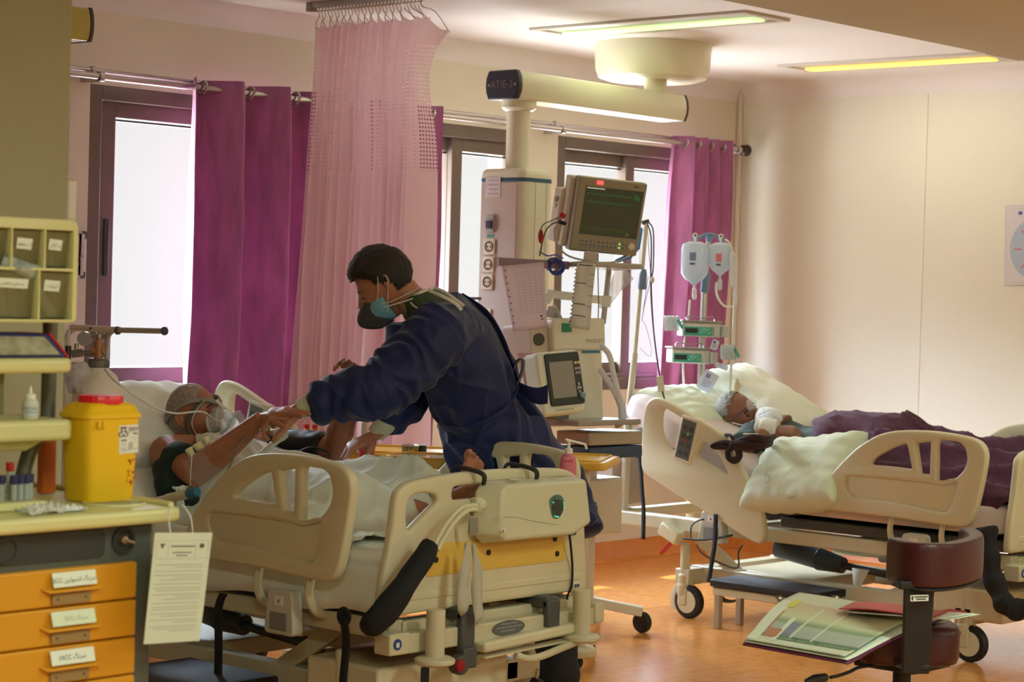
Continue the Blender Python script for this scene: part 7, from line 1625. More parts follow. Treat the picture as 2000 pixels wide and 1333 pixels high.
# masks
def shell_mask(name, m, parent, Hf, out, rng, n=22, pleat=0.0, nose=.02):
    """half-ellipsoid cup over nose and mouth"""
    g = G(); rows = []
    yw, zt, zb, xf, xb = rng
    for j in range(n + 1):
        v = j / n; z = zt + (zb - zt) * v; row = []
        wz = math.sin(pi * (.14 + .76 * v)) ** .5
        for i in range(n + 1):
            a = pi * (i / n - .5); y = yw * wz * sin(a); x = xb + (xf - xb) * (math.sin(pi * (.10 + .80 * v)) ** .7) * max(0, cos(a)) ** .75
            row.append(Hf(x + pleat * sin(v * 22) * cos(a), y, z))
        rows.append(row)
    g.grid(rows); return build(g, name, m, parent, solid=.003, fixn=False, angle=180)
shell_mask('surgical_mask', m_blue, nurse, H, 0, (.071, -.010, -.112, .112, .020), pleat=.0012)
shell_mask('respirator', m_n95, nurse, H, 0, (.060, -.012, -.118, .150, .046))
gg = G(); gg.ring_tube([H(.118, -.012, -.020), H(.125, 0, -.014), H(.118, .012, -.020)], [(.0035, .001)] * 3, 8); build(gg, 'nose_clip', m_steel, nurse)
for pts, r in (([(.055, .060, -.045), (.02, .082, -.01), (-.002, .088, .025), (-.010, .088, .038)], .0012), ([(.035, .070, -.085), (.0, .080, -.04), (-.026, .088, .0), (-.032, .090, .02)], .0012),
               ([(.052, .062, -.060), (.01, .075, -.075), (-.05, .066, -.092), (-.085, .03, -.098), (-.09, 0, -.10)], .0042), ([(.060, .058, -.040), (.01, .078, -.062), (-.055, .070, -.072), (-.092, .03, -.075), (-.098, 0, -.078)], .0028), ([(.055, -.060, -.045), (0, -.085, .02)], .0012)):
    gg = G(); P_ = smooth_loop([H(*p) for p in pts], 5, False); gg.ring_tube(P_, [(r, r * .6)] * len(P_), 8); build(gg, 'mask_strap', m_band, nurse)
# scrub collar
g = G(); g.ring_tube([H(-.062, 0, -.085), H(-.058, 0, -.125) , nb + (nb - hc) * .0, nb + (S(870, 650, 7.3) - nb) * .4], [(.060, .064), (.068, .070), (.085, .09), (.11, .12)], 26, up=SH); build(wrap(g, .006, 2), 'scrub_collar', m_scrub, nurse, angle=180, fixn=False)

# gown: torso loft and sleeves wrapped into one garment
def gown_disp(co, no):
    c = np.array(S(920, 730, 7.42)); ax = np.array((S(975, 880, 7.58) - S(850, 610, 7.28)).normalized()); sd = np.array(SH.normalized())
    r = co - c; s_ = r @ ax; w = r @ sd; q = r - np.outer(s_, ax) - np.outer(w, sd); dpt = (q @ np.cross(ax, sd))
    angl = np.arctan2(w, dpt)
    n1 = nz3(co, 5, 5, 5, 3.1); n2 = nz3(co, 11, 11, 11, 8.0)
    waist = np.exp(-((s_ - .115) / .02) ** 2)
    below = 1 / (1 + np.exp(-(s_ - .13) * 30)); above = np.exp(-((s_ - .02) / .09) ** 2)
    f = below * .014 * np.sin(angl * 9 + n1 * 3.0) * np.clip((s_ - .1) * 6, 0, 1) + above * .006 * np.sin(angl * 11 + n1 * 5)
    rid = (1 - np.abs(nz3(co, 4.2, 4.2, 7.5, 1.0)) * 2.6)
    f += .009 * (np.clip(rid, 0, 1) ** 3) - .004 + n2 * .005 + n1 * .008
    # creases running round the sleeves and pulled from shoulder to waist
    for (a, b) in ((n_sh, n_el), (n_el, n_wr), (f_el, f_wr)):
        A_, B_ = np.array(a), np.array(b); d = B_ - A_; L = np.linalg.norm(d); d = d / L; q_ = co - A_; t = q_ @ d; rad = np.linalg.norm(q_ - np.outer(t, d), axis=1); m_ = ((t > -.02) & (t < L)) * np.exp(-np.clip(rad - .12, 0, 1) / .03)
        f += m_ * .0075 * np.sin(t * 95 + nz3(co, 10, 10, 10, 7) * 5.5) * (.35 + np.clip(t / L, 0, 1)) * np.clip(nz3(co, 7, 7, 7, 12) * 2 + .6, 0, 1)
    dg_ = (co - c) @ np.cross(np.array((S(1000, 740, 7.4) - n_sh).normalized()), sd) if 0 else 0
    r2 = 1 - np.abs(nz3(np.stack([co @ ax * 3.0, (q @ np.cross(ax, sd)) * 11, w * 7], 1), 1, 1, 1, 5)) * 3.0
    f += .006 * np.clip(r2, 0, 1) ** 2
    f -= waist * .014
    return f
g = G()
ctr = [(834, 604, 7.27), (852, 622, 7.28), (882, 667, 7.33), (914, 730, 7.40), (931, 778, 7.45), (952, 832, 7.52), (978, 895, 7.57), (1012, 970, 7.56), (1040, 1066, 7.50)]
rr_ = [(.075, .08), (.115, .19), (.150, .225), (.158, .215), (.152, .20), (.176, .21), (.196, .225), (.238, .24), (.252, .25)]
g.ring_tube([S(*c) for c in ctr], rr_, 40, up=SH)
# shoulders and sleeves
def sleeve(g, sh, el, wr, r0, r1, r2, r3, sag):
    P_ = smooth_loop([sh, sh.lerp(el, .5) + V((0, 0, -sag * .4)), el + V((0, 0, -sag)), el.lerp(wr, .55) + V((0, 0, -sag * .6)), el.lerp(wr, .86), wr], 4, False)
    R_ = np.interp(np.linspace(0, 1, len(P_)), [0, .3, .5, .75, .9, 1], [r0, r1, r1 * .95, r2, r2 * .88, r3]); g.ring_tube(P_, list(R_), 24)
    # crumpled rings by the cuff
    for t, r in ((.72, 1.06), (.80, 1.14), (.88, 1.10)):
        g.ell(el.lerp(wr, t), (r2 * r * .62, r2 * r, r2 * r), (wr - el).to_track_quat('X', 'Z').to_matrix())
sleeve(g, n_sh, n_el, S(612, 788, 6.98), .118, .100, .066, .046, .012)
sleeve(g, f_sh, f_el, S(752, 828, 7.42), .105, .092, .066, .046, .0)
g.ring_tube([S(880, 650, 7.25), S(848, 655, 7.10), S(820, 690, 7.05)], [.11, .115, .09], 20)
gown = build(wrap(g, .0060, 3, disp=gown_disp), 'gown', m_gown, nurse, angle=180, fixn=False)
# belt, bow and loose back edge
def on_gown(i, t, ang_, k=1.03):
    """point on the torso loft between stations i and i+1, angle round the body (0 = front edge of the picture side)"""
    c0, c1 = S(*ctr[i]), S(*ctr[i + 1]); c = c0.lerp(c1, t); tg = (c1 - c0).normalized(); u = SH.normalized(); a = tg.cross(u).normalized(); u = a.cross(tg)
    ra = rr_[i][0] * (1 - t) + rr_[i + 1][0] * t; rb = rr_[i][1] * (1 - t) + rr_[i + 1][1] * t
    return c + a * (ra * k * cos(ang_)) + u * (rb * k * sin(ang_))
g = G(); P_ = [on_gown(3, .75, a, .99) for a in [2 * pi * k / 40 for k in range(40)]]; g.ring_tube(P_, [(.019, .006)] * 40, 10, closed=True, up=(S(*ctr[5]) - S(*ctr[3])).normalized()); build(wrap(g, .005, 1), 'belt', m_gown, gown, angle=180, fixn=False)
def ribbon(name, pts, w, m, parent, up, solid=.003):
    P_ = smooth_loop(pts, 5, False); up = V(up); g = G(); rows = [[], []]
    rows = [[p + up.normalized() * (w[0] + (w[1] - w[0]) * i / (len(P_) - 1)) * s for i, p in enumerate(P_)] for s in (-.5, -.2, .2, .5)]
    g.grid(rows); return build(g, name, m, parent, solid=solid, fixn=False, angle=180)
ribbon('tie_loop', [S(1008, 752, 7.42), S(1004, 722, 7.38), S(1014, 702, 7.34), S(1022, 706, 7.32), S(1020, 726, 7.34), S(1010, 752, 7.38)], (.05, .05), m_gown, gown, FWD + RGT * .2)
ribbon('tie_end', [S(1008, 755, 7.40), S(1030, 768, 7.36), S(1052, 774, 7.35), S(1070, 770, 7.34)], (.045, .075), m_gown, gown, UPV - FWD * .5)
ribbon('tie_end', [S(1006, 757, 7.42), S(1024, 784, 7.36), S(1044, 812, 7.36)], (.04, .05), m_gown, gown, RGT - FWD * .6)
ribbon('back_flap', [S(898, 578, 7.40), S(946, 612, 7.36), S(978, 664, 7.36), S(998, 724, 7.40), S(1006, 752, 7.42)], (.05, .07), m_gown, gown, RGT * .4 - FWD + UPV * .4, solid=.004)
# neck binding and ties
for pts, r in (([(796, 578, 7.19), (815, 574, 7.14), (836, 566, 7.16), (852, 562, 7.22)], .0045), ([(836, 567, 7.14), (862, 578, 7.10), (888, 592, 7.09), (902, 606, 7.09)], .006), ([(848, 562, 7.20), (872, 573, 7.16), (893, 588, 7.14), (906, 598, 7.13)], .0055), ([(794, 582, 7.19), (806, 596, 7.14), (818, 604, 7.11)], .003)):
    gg = G(); P_ = smooth_loop([S(*p) for p in pts], 5, False); gg.ring_tube(P_, [(r, .0018)] * len(P_), 8, up=FWD); build(gg, 'neck_tie', m_band, gown)
for w0, w1, D0 in (((622, 783), (584, 801), 6.98), ((758, 822), (733, 850), 7.41)):
    a, b = S(w0[0], w0[1], D0), S(w1[0], w1[1], D0); g = G(); P_ = [a.lerp(b, t) for t in (0, .25, .5, .75, .93, 1.0)]; g.ring_tube(P_, [.041, .039, .037, .0345, .0335, .031], 40)
    c = build(g, 'knit_cuff', m_knit, gown)
# trousers and shoes
g = G()
for ft, hp in ((foot_a, S(1000, 900, 7.47)), (foot_b, S(950, 900, 7.72))):
    kn = hp.lerp(ft + V((0, 0, .08)), .5); g.ring_tube([hp, hp.lerp(kn, .5), kn, kn.lerp(ft, .4), ft + V((0, 0, .16)), ft + V((0, 0, .045))], [.11, .105, .085, .085, .078, .080], 22)
g.ell(S(980, 890, 7.58), (.15, .17, .13))
build(wrap(g, .009, 3, disp=lambda co, no: .012 * nz3(co, 6, 6, 16, 2) + .006 * nz3(co, 16, 16, 30, 5)), 'trousers', m_trouser, nurse, angle=180, fixn=False)
for ft in (foot_a, foot_b):
    g = G(); d = V((-.75, .45, 0)).normalized(); b = ft - V((0, 0, .03)); g.ring_tube([b - d * .05 + V((0, 0, .045)), b + V((0, 0, .05)), b + d * .09 + V((0, 0, .042)), b + d * .17 + V((0, 0, .034)), b + d * .21 + V((0, 0, .026))], [(.032, .042), (.04, .048), (.045, .040), (.045, .032), (.03, .022)], 22, up=(0, 0, 1)); build(wrap(g, .006, 2), 'shoe', m_black, nurse, angle=180, fixn=False)
# ------------------------------------------------------------------ soft goods tools
def pillow(name, c, ax, ay, L, W, T, m, label, cat='pillow', seed=0, parent_mark=None, sag=0.0, group=None):
    """cushion: ax long axis, ay across; T thickness"""
    c = V(c); ax = V(ax).normalized(); ay = V(ay); ay = (ay - ax * ay.dot(ax)).normalized(); az = ax.cross(ay)
    n = 30; g = G()
    def P(u, v, s):
        e = (max(0, 1 - abs(u) ** 3.2) * max(0, 1 - abs(v) ** 3.2)) ** .42
        pinch = 1 - .07 * (abs(u) * abs(v)) ** 2 + .0; edgein = 1 - .05 * (1 - abs(v) ** 2) * abs(u) ** 6
        x, y = u * L / 2 * (1 - .04 * (1 - abs(v)) * abs(u) ** 4), v * W / 2 * (1 - .05 * (1 - abs(u)) * abs(v) ** 4)
        w = mnoise.noise(V((u * 2.2, v * 2.0, seed))) * .16 + mnoise.noise(V((u * 5, v * 5, seed + 4))) * .07
        rad = math.exp(-((abs(u) - 1) / .28) ** 2) * .05 * sin(v * 17 + seed) + math.exp(-((abs(v) - 1) / .28) ** 2) * .05 * sin(u * 21 + seed)
        return c + ax * x + ay * y + az * (s * T / 2 * e * (1 + w + rad * 2) - sag * (u * u))
    for s in (1, -1): g.grid([[P(2 * i / n - 1, 2 * j / n - 1, s) for i in range(n + 1)] for j in range(n + 1)])
    o = build(wrap_dup(g), name, m, label=label, cat=cat, angle=180, subsurf=1, group=group)
    return o, P
def wrap_dup(g):
    me = bpy.data.meshes.new('t'); me.from_pydata(g.v, [], g.f); bm = bmesh.new(); bm.from_mesh(me); bmesh.ops.remove_doubles(bm, verts=bm.verts, dist=1e-4)
    o = G(); bm.verts.index_update(); o.v = [tuple(v.co) for v in bm.verts]; o.f = [tuple(v.index for v in f.verts) for f in bm.faces]; o.mi = [0] * len(o.f); bm.free(); bpy.data.meshes.remove(me); return o

def drape(base, segs, x0, x1, y0, y1, nx, ny, blur=3, folds=None, drop=None, lift=.008, wob=.0, seed=0, farside=None):
    """cloth lying on base(y) and body segments (p0, p1, r0, r1); drop: (edge x, hang length fn) over the near side"""
    xs_ = np.linspace(x0, x1, nx); ys_ = np.linspace(y0, y1, ny); XX, YY = np.meshgrid(xs_, ys_)
    Z = np.vectorize(base)(YY).astype(float)
    for sg in segs:
        p0, p1, r0, r1 = sg[:4]; rv = sg[4] if len(sg) > 4 else 1.0
        p0, p1 = np.array(p0, float), np.array(p1, float); d = p1[:2] - p0[:2]; L2 = max(d @ d, 1e-9)
        t = np.clip(((XX - p0[0]) * d[0] + (YY - p0[1]) * d[1]) / L2, 0, 1)
        dx, dy = XX - (p0[0] + t * d[0]), YY - (p0[1] + t * d[1]); r = r0 + (r1 - r0) * t; q2 = dx * dx + dy * dy
        zc = p0[2] + (p1[2] - p0[2]) * t
        top = zc + rv * r * np.sqrt(np.clip(1 - q2 / (r * r), 0, 1)); inside = q2 < r * r
        tent = zc + rv * r * 1.02 - np.maximum(0, np.sqrt(q2) - .35 * r) * .85; Z = np.maximum(Z, np.where(inside, np.maximum(top, np.minimum(tent, top + .02)), tent))
    for _ in range(blur):
        P_ = np.pad(Z, 1, 'edge'); Z = (P_[:-2, 1:-1] + P_[2:, 1:-1] + P_[1:-1, :-2] + P_[1:-1, 2:] + 2 * P_[1:-1, 1:-1]) / 6
    rows = []
    for j in range(ny):
        row = []
        for i in range(nx):
            x, y, z = XX[j, i], YY[j, i], Z[j, i] + lift
            if folds: z += folds(x, y)
            if wob:
                ex = 1 if (j == 0 or j == ny - 1) else .6 if (j in (1, ny - 2)) else 0
                y += ex * wob * mnoise.noise(V((x * 7, j * .1, seed)))
            row.append(V((x, y, z)))
        if drop:
            zz = row[0].z; pre = []; ln = drop(YY[j, 0])
            k_ = 7
            for k in range(k_, 0, -1):
                t = k / k_; pre.append(V((x0 - .018 * min(1, t * 3) - .006 * sin(YY[j, 0] * 38 + t * 2) * t, YY[j, 0] + .006 * sin(t * 5), zz - ln * t)))
            row = pre + row
        rows.append(row)
    return rows

def ridged(x, y, z, s=0.0): return 1 - abs(mnoise.noise(V((x, y, z + s)))) * 2

# ================================================================== first patient
mat_z1 = lambda y: .655 if y < BY1 + 1.12 else .655 + (y - BY1 - 1.12) * math.tan(math.radians(25))
c1 = at(378, 814, X=4.86)
f1, l1, u1 = frame3(RGT * cos(math.radians(14)) + UPV * sin(math.radians(14)) - FWD * .30, -RGT * .30 + UPV * .95)
p1 = thing('person', (4.92, 5.4, .66), 'person propped up in bed wearing a clear breathing mask, bare feet showing', 'person')
g = G(); closed_rows(g, head_pts(c1, f1, l1, u1)); ear(g, c1, f1, l1, u1, 1); ear(g, c1, f1, l1, u1, -1)
g.ring_tube([c1 - u1 * .05 - f1 * .035, c1 - u1 * .11 - f1 * .05, V((4.87, 5.88, .865)), V((4.90, 5.82, .82))], [.058, .058, .068, .09], 20)
TOR = [(V((4.90, 5.90, .835)), .10, .07), (V((4.90, 5.84, .815)), .20, .09), (V((4.92, 5.72, .785)), .215, .105), (V((4.94, 5.55, .745)), .19, .115), (V((4.96, 5.42, .73)), .18, .115), (V((4.97, 5.32, .725)), .185, .10)]
g.ring_tube([t[0] for t in TOR], [(t[1], t[2]) for t in TOR], 28, up=(0, .4, 1))
a_sh, a_el, a_wr = V((4.68, 5.80, .845)), V((4.60, 5.555, .800)), V((4.655, 5.285, 1.000))
g.ring_tube([V((4.78, 5.80, .84)), a_sh, a_sh.lerp(a_el, .5), a_el, a_el.lerp(a_wr, .3), a_el.lerp(a_wr, .7), a_wr], [.07, .068, .056, .050, .050, .036, .028], 18)
hd = (at(585, 796, X=4.70) - a_wr); hand(g, a_wr + hd.normalized() * .012, hd, UPV * .75 - FWD * .3 + RGT * .1, side=1, k=.98, curls=[(.15, .2, .1), (.2, .25, .15), (.25, .3, .2), (.3, .3, .2)], spread=.12, thumb=(.3, .3, .1))
b_sh, b_el, b_wr = V((5.16, 5.80, .845)), V((5.22, 5.535, .860)), at(692, 758, X=5.20)
g.ring_tube([V((5.04, 5.82, .84)), b_sh, b_sh.lerp(b_el, .5), b_el, b_el.lerp(b_wr, .3), b_el.lerp(b_wr, .7), b_wr], [.07, .066, .052, .050, .052, .038, .028], 18)
hand(g, b_wr, at(684, 700, X=5.18) - b_wr, RGT * .55 + FWD * .7 - UPV * .1, side=1, k=.92, curls=[(1.0, 1.0, .5), (.9, 1.0, .6), (.8, 1.0, .6), (.8, .9, .6)], spread=.10, thumb=(-.15, -.1, .15))
for X, kn, hl in ((4.86, V((4.80, 5.02, .755)), V((4.935, 4.755, .700))), (5.08, V((5.10, 5.03, .765)), V((5.06, 4.72, .715)))):
    hp = V((X, 5.34, .73)); g.ring_tube([hp, hp.lerp(kn, .5), kn, kn.lerp(hl, .4), hl + V((0, .05, .01)), hl], [.085, .075, .056, .055, .040, .036], 16)
foot(g, V((5.06, 4.70, .690)), V((-.02, -.10, 1)), V((-.05, -1, -.12)) * -1, side=1, k=1.0)
foot(g, V((4.935, 4.735, .685)), V((.28, -.62, .62)), V((-.1, .5, .6)), side=-1, k=.95)
body1 = build(wrap(g, .0038, 3), 'body', m_skin1, p1, angle=180, fixn=False)
H1 = lambda a, b, c: c1 + f1 * a + l1 * b + u1 * c
hair_mesh('hair', c1, f1, l1, u1, m_greyhair, p1, lambda x, y, z: (z > .055 and x < .06) or (x < -.005 and z > -.055) , lambda x, y, z: .022 + .015 * mnoise.noise(V((x * 120, y * 120, z * 120))), nu=90, nv=70)
for s in (1, -1):
    gg = G(); gg.ring_tube([H1(.088, s * .016, .020), H1(.088, s * .030, .026), H1(.079, s * .046, .020)], [(.003, .003), (.0045, .004), (.002, .002)], 8); build(gg, 'eyebrow', mat('brow_dark', (62, 46, 40), .8), body1)
    gg = G(); gg.ell(H1(.078, s * .031, .003), (.010, .011, .010)); build(gg, 'eye', m_eye, body1)
    gg = G(); gg.ell(H1(.0795, s * .031, .006), (.0115, .0145, .0095)); build(gg, 'eyelid', m_skin1, body1)
# shirt: trunk and short sleeves
m_green = mat('dark_green_shirt', (22, 44, 36), .85, vary=.15, vscale=14, bump=.4, bscale=60)
g = G(); g.ring_tube([V((4.92, 5.86, .83))] + [t[0] for t in TOR[1:5]], [(.12, .07), (.165, .10)] + [(t[1] + .012, t[2] + .012) for t in TOR[2:5]], 30, up=(0, .4, 1))
g.ring_tube([a_sh.lerp(a_el, .36), a_sh.lerp(a_el, .5), a_sh.lerp(a_el, .68)], [.074, .078, .074], 20); g.ring_tube([b_sh, b_sh.lerp(b_el, .3)], [.076, .068], 20)
g.ring_tube([V((4.66, 5.74, .80)), V((4.60, 5.64, .72)), V((4.58, 5.58, .69))], [.08, .075, .05], 20)
build(wrap(g, .0065, 3, disp=lambda co, no: .010 * nz3(co, 9, 5, 9, 4) + .004 * nz3(co, 25, 18, 25, 6)), 'shirt', m_green, p1, angle=180, fixn=False)
# breathing mask with grey headgear
m_strap = mat('grey_headgear', (150, 146, 134), .7, bump=.2, bscale=200)
m_strapd = mat('dark_headgear', (92, 92, 88), .7)
m_sil = clear_mat('clear_silicone', (236, 238, 234), .30, .08)
mk = thing('breathing_mask', H1(.12, 0, -.03), 'clear silicone breathing mask with grey head straps on the propped-up patient', 'mask')
g = G(); rows = []
for j in range(15):
    v = j / 14; row = []
    for i in range(33):
        a = 2 * pi * i / 32; w = (.046 + .010 * (1 if 1 else 0)) * (1 - .25 * max(0, sin(a))); 
        r = (1 - v) ** .55; row.append(H1(.084 + .075 * v ** .8 - .012 * abs(cos(a)) * (1 - v) * 1.2, cos(a) * w * r, -.038 + sin(a) * .062 * r))
    rows.append(row)
g.grid(rows); sh = build(g, 'shell', m_sil, mk, solid=.002, fixn=False, angle=180)
for k in (.0, .30):
    gg = G(); gg.ring_tube([H1(.082 + .075 * k ** .8 - .012 * abs(cos(a)) * (1 - k), cos(a) * .056 * (1 - .25 * max(0, sin(a))) * (1 - k) ** .55, -.038 + sin(a) * .062 * (1 - k) ** .55) for a in [2 * pi * i / 28 for i in range(28)]], [.0055 if not k else .003] * 28, 8, closed=True); build(gg, 'rim', clear_mat('silicone_rim', (240, 240, 236), .6, .15), mk)
gg = G(); gg.ring_tube([H1(.150, 0, -.03), H1(.172, 0, -.032), H1(.178, 0, -.048), H1(.176, 0, -.075)], [.014, .015, .014, .012], 16); build(gg, 'elbow', m_sil, mk)
gg = G(); gg.ring_tube([H1(.10, 0, .035), H1(.112, 0, .02), H1(.125, 0, -.0)], [(.018, .006)] * 3, 12); build(gg, 'forehead_support', mat('cream_pad', (214, 206, 188), .5), mk)
def head_strap(pts, w, m):
    P_ = [H1(*p) for p in smooth_loop(pts, 6, False)]; g = G(); 
    rows = [[], [], []]
    for i, p in enumerate(P_):
        t = (P_[min(i + 1, len(P_) - 1)] - P_[max(i - 1, 0)]).normalized(); o = (p - H1(-.005, 0, 0)).normalized(); s = t.cross(o).normalized()
        for r, k in zip(rows, (-.5, 0, .5)): r.append(p + s * w * k)
    g.grid(rows); return build(g, 'head_strap', m, mk, solid=.004, fixn=False, angle=180)
for s in (-1, 1):
    head_strap([(.106, s * .022, .028), (.092, s * .048, .045), (.050, s * .080, .055), (.0, s * .088, .048), (-.055, s * .076, .025), (-.092, s * .045, .0), (-.106, 0, -.015)], .016, m_strap)
    head_strap([(.108, s * .040, -.060), (.070, s * .074, -.075), (.02, s * .078, -.080), (-.03, s * .068, -.085), (-.065, s * .05, -.075), (-.088, 0, -.07)], .014, m_strap)
    head_strap([(.078, s * .066, .048), (.040, s * .083, .020), (.012, s * .086, -.015), (.008, s * .082, -.045), (.020, s * .080, -.078)], .013, m_strapd)
    g = G(); P_ = smooth_loop([H1(*p) for p in [(.085, s * .060, .046), (.055, s * .083, .020), (.030, s * .090, -.020), (.034, s * .085, -.066)]], 6, False); g.ring_tube(P_, [.0018] * len(P_), 6); build(g, 'wire_frame', m_band, mk)
tube('oxygen_line', [H1(.155, -.02, -.045), H1(.12, -.075, -.035), at(395, 805, D=7.0), at(345, 808, D=6.9), at(310, 800, D=6.8), at(270, 778, D=6.7), at(225, 745, D=6.66), at(205, 722, D=6.8)], .0032, m_band, mk)
# what is strapped to the near arm
for (px, py, w, h, rot) in ((370, 884, 15, 17, .5), (386, 873, 17, 15, .5), (402, 862, 15, 16, .3)):
    c = at(px, py, D=7.02); r_ = RGT * cos(rot) + UPV * sin(rot); q = UPV * cos(rot) - RGT * sin(rot); g = G(); hw, hh = w / 2 / 590, h / 2 / 590
    g.grid([[c + r_ * (u * hw) + q * (v * hh) + FWD * (.012 * (u * u + v * v)) for u in (-1, -.5, 0, .5, 1)] for v in (-1, -.5, 0, .5, 1)])
    build(g, 'plaster_strip', mat('plaster_cream', (222, 212, 160), .6), p1, solid=.0015, fixn=False)
g = G(); ax_ = (a_wr - a_el).normalized(); rows = []
for t in (.02, .16, .32): rows.append([a_el.lerp(a_wr, t) + (ax_.orthogonal().normalized() * cos(q) + ax_.cross(ax_.orthogonal().normalized()) * sin(q)) * (.0535 - .004 * t) for q in [2 * pi * k / 24 for k in range(25)]])
g.grid(rows); build(g, 'clear_dressing', clear_mat('dressing_film', (230, 224, 214), .22, .2), p1, fixn=False)
# black pressure cuff on the far upper arm
cf = thing('blood_pressure_cuff', b_sh.lerp(b_el, .5), 'black blood pressure cuff wrapped round the propped-up patient\'s far upper arm', 'blood pressure cuff')
g = G(); g.ring_tube([b_sh.lerp(b_el, t) for t in (.15, .2, .5, .82, .87)], [.060, .070, .069, .066, .056], 26); build(wrap(g, .005, 2, disp=lambda co, no: .004 * nz3(co, 22, 22, 22, 3)), 'cuff', m_black, cf, angle=180, fixn=False)
tube('cuff_hose', [at(645, 892, X=5.15), at(632, 880, X=5.10), at(600, 876, X=5.06), at(560, 900, X=5.0), at(520, 925, X=4.95)], .004, m_black, cf)

pillow('pillow', (4.80, 6.06, .920), (1, 0, 0), (0, .80, .62), .60, .44, .17, m_sheet, 'cream pillow behind the head of the patient in the strapped mask', seed=2)
# sheet over the legs and belly
segs1 = [(TOR[2][0], TOR[4][0] + V((0, 0, .005)), .19, .18, .60), (TOR[4][0] + V((0, 0, .005)), V((4.98, 5.2, .715)), .18, .15, .56), (V((4.86, 5.34, .72)), V((4.80, 5.04, .755)), .11, .075, .8), (V((5.06, 5.34, .72)), V((5.10, 5.03, .765)), .11, .08, .9),
         (V((4.80, 5.04, .755)), V((4.92, 4.80, .70)), .075, .055), (V((5.10, 5.03, .765)), V((5.07, 4.80, .71)), .08, .05)]
def fold1(x, y):
    a = ridged(x * 5 + y * 4, y * 2.6 - x * 3.0, .3); b = ridged(x * 11 - y * 6, y * 7, 2.0)
    return .018 * max(0, a) ** 3 + .010 * max(0, b) ** 3 + .012 * mnoise.noise(V((x * 4, y * 5, 8))) + .004 * mnoise.noise(V((x * 26, y * 16, 3)))
rows = drape(lambda y: max(mat_z1(y), .655) , segs1, 4.50, 5.34, 4.66, 5.80, 90, 120, blur=7, folds=fold1, drop=lambda y: .06 + .03 * sin(y * 9), wob=.10, seed=3, lift=.010)
# trim the foot end so that the feet stay bare: pull the hem back over the legs
for j, r in enumerate(rows[:30]):
    for q in r:
        w = math.exp(-((q.x - 5.0) / .17) ** 2) * (1 - j / 30); q.y += .14 * w * 1.0
for j, r in enumerate(rows):
    sq_ = min(1, max(0, (j - 66) / 16)); sq_ = sq_ * sq_ * (3 - 2 * sq_)
    for q in r:
        if q.x > 4.6: q.x = 4.6 + (q.x - 4.6) * (1 - .36 * sq_)
    t = max(0, (j - 96) / 24)
    for q in r: q.y -= .30 * t * max(0, (4.80 - q.x) / .30) ** .8 if q.x < 4.80 else 0
g = G(); g.grid(rows); build(g, 'bed_sheet', mat('white_top_sheet', (236, 238, 222), .85, bump=.22, bscale=50, sheen=.2, transl=.1), label='rumpled white sheet over the legs and belly of the propped-up patient', cat='sheet', solid=.003, fixn=False, angle=180)
# corrugated hose over the chest with its connector
hs = thing('breathing_hose', at(520, 880, X=4.85), 'white corrugated breathing hose looping across the chest of the propped-up patient', 'hose')
corrugated('hose', [at(482, 910, X=4.72), at(510, 888, X=4.74), at(540, 862, X=4.76), at(556, 852, X=4.78), at(552, 843, X=4.80), at(530, 846, X=4.80)], .0125, mat('hose_white', (218, 218, 206), .4), hs)
corrugated('hose', [at(285, 985, X=4.46), at(305, 979, X=4.46), at(328, 974, X=4.46)], .013, mat('hose_white', (218, 218, 206), .4), hs)
g = G(); g.cyl(at(326, 975, X=4.455), at(368, 965, X=4.46), .0165); build(g, 'connector', mat('connector_cream', (206, 198, 160), .4), hs, bevel=.003)
g = G(); g.cyl(at(367, 965, X=4.46), at(386, 961, X=4.465), .017); build(g, 'blue_end', mat('connector_blue', (40, 110, 140), .4), hs, bevel=.004)
tube('loop', [at(370, 955, X=4.45), at(374, 948, X=4.45), at(379, 952, X=4.45), at(379, 960, X=4.46)], .0016, m_steel, hs)
tube('pulse_cable', [at(500, 842, X=4.66), at(480, 852, X=4.62), at(462, 876, X=4.60), at(452, 905, X=4.56), at(438, 930, X=4.52)], .0028, mat('cable_grey', (112, 112, 104), .5), None, label='thin grey sensor cable from the held hand down across the sheet', cat='cable')
g = G(); g.ell(at(513, 838, X=4.655), (.013, .022, .010)); build(g, 'finger_sensor', mat('sensor_pale', (206, 208, 200), .4), label='small pale finger sensor between the two joined hands', cat='sensor')
tube('drip_line', [at(376, 872, D=7.0), at(374, 905, D=6.96), at(372, 930, D=6.96), at(372, 952, D=6.96)], .0014, m_band, None, label='thin clear line hanging from the taped arm', cat='tubing')

# ================================================================== second patient
BYm = BY2
mat_z2 = lambda y: .655 if y < BYm + 1.12 else .655 + (y - BYm - 1.12) * math.tan(math.radians(23))
c2 = at(1442, 812, X=7.95)
f2, l2, u2 = frame3(-FWD * .66 + RGT * .62 + UPV * .22, -RGT * .62 + UPV * .66)
p2 = thing('person', (8.0, 5.1, .66), 'grey-haired person under the plum blanket, one wrist tied to the rail', 'person')
g = G(); closed_rows(g, head_pts(c2, f2, l2, u2)); ear(g, c2, f2, l2, u2, 1); ear(g, c2, f2, l2, u2, -1)
nk = V((7.98, 5.60, .845)); g.ring_tube([c2 - u2 * .05 - f2 * .035, c2 - u2 * .10 - f2 * .045, nk, V((8.0, 5.52, .82))], [.056, .056, .066, .10], 20)
T2 = [(V((8.0, 5.56, .81)), .10, .07), (V((8.0, 5.48, .775)), .20, .085), (V((8.0, 5.35, .755)), .21, .10), (V((8.0, 5.15, .765)), .20, .12), (V((8.0, 4.98, .745)), .18, .10)]
g.ring_tube([t[0] for t in T2], [(t[1], t[2]) for t in T2], 26, up=(0, .3, 1))
s2, e2, w2 = V((7.80, 5.54, .82)), V((7.70, 5.585, .80)), at(1508, 840, X=7.80)
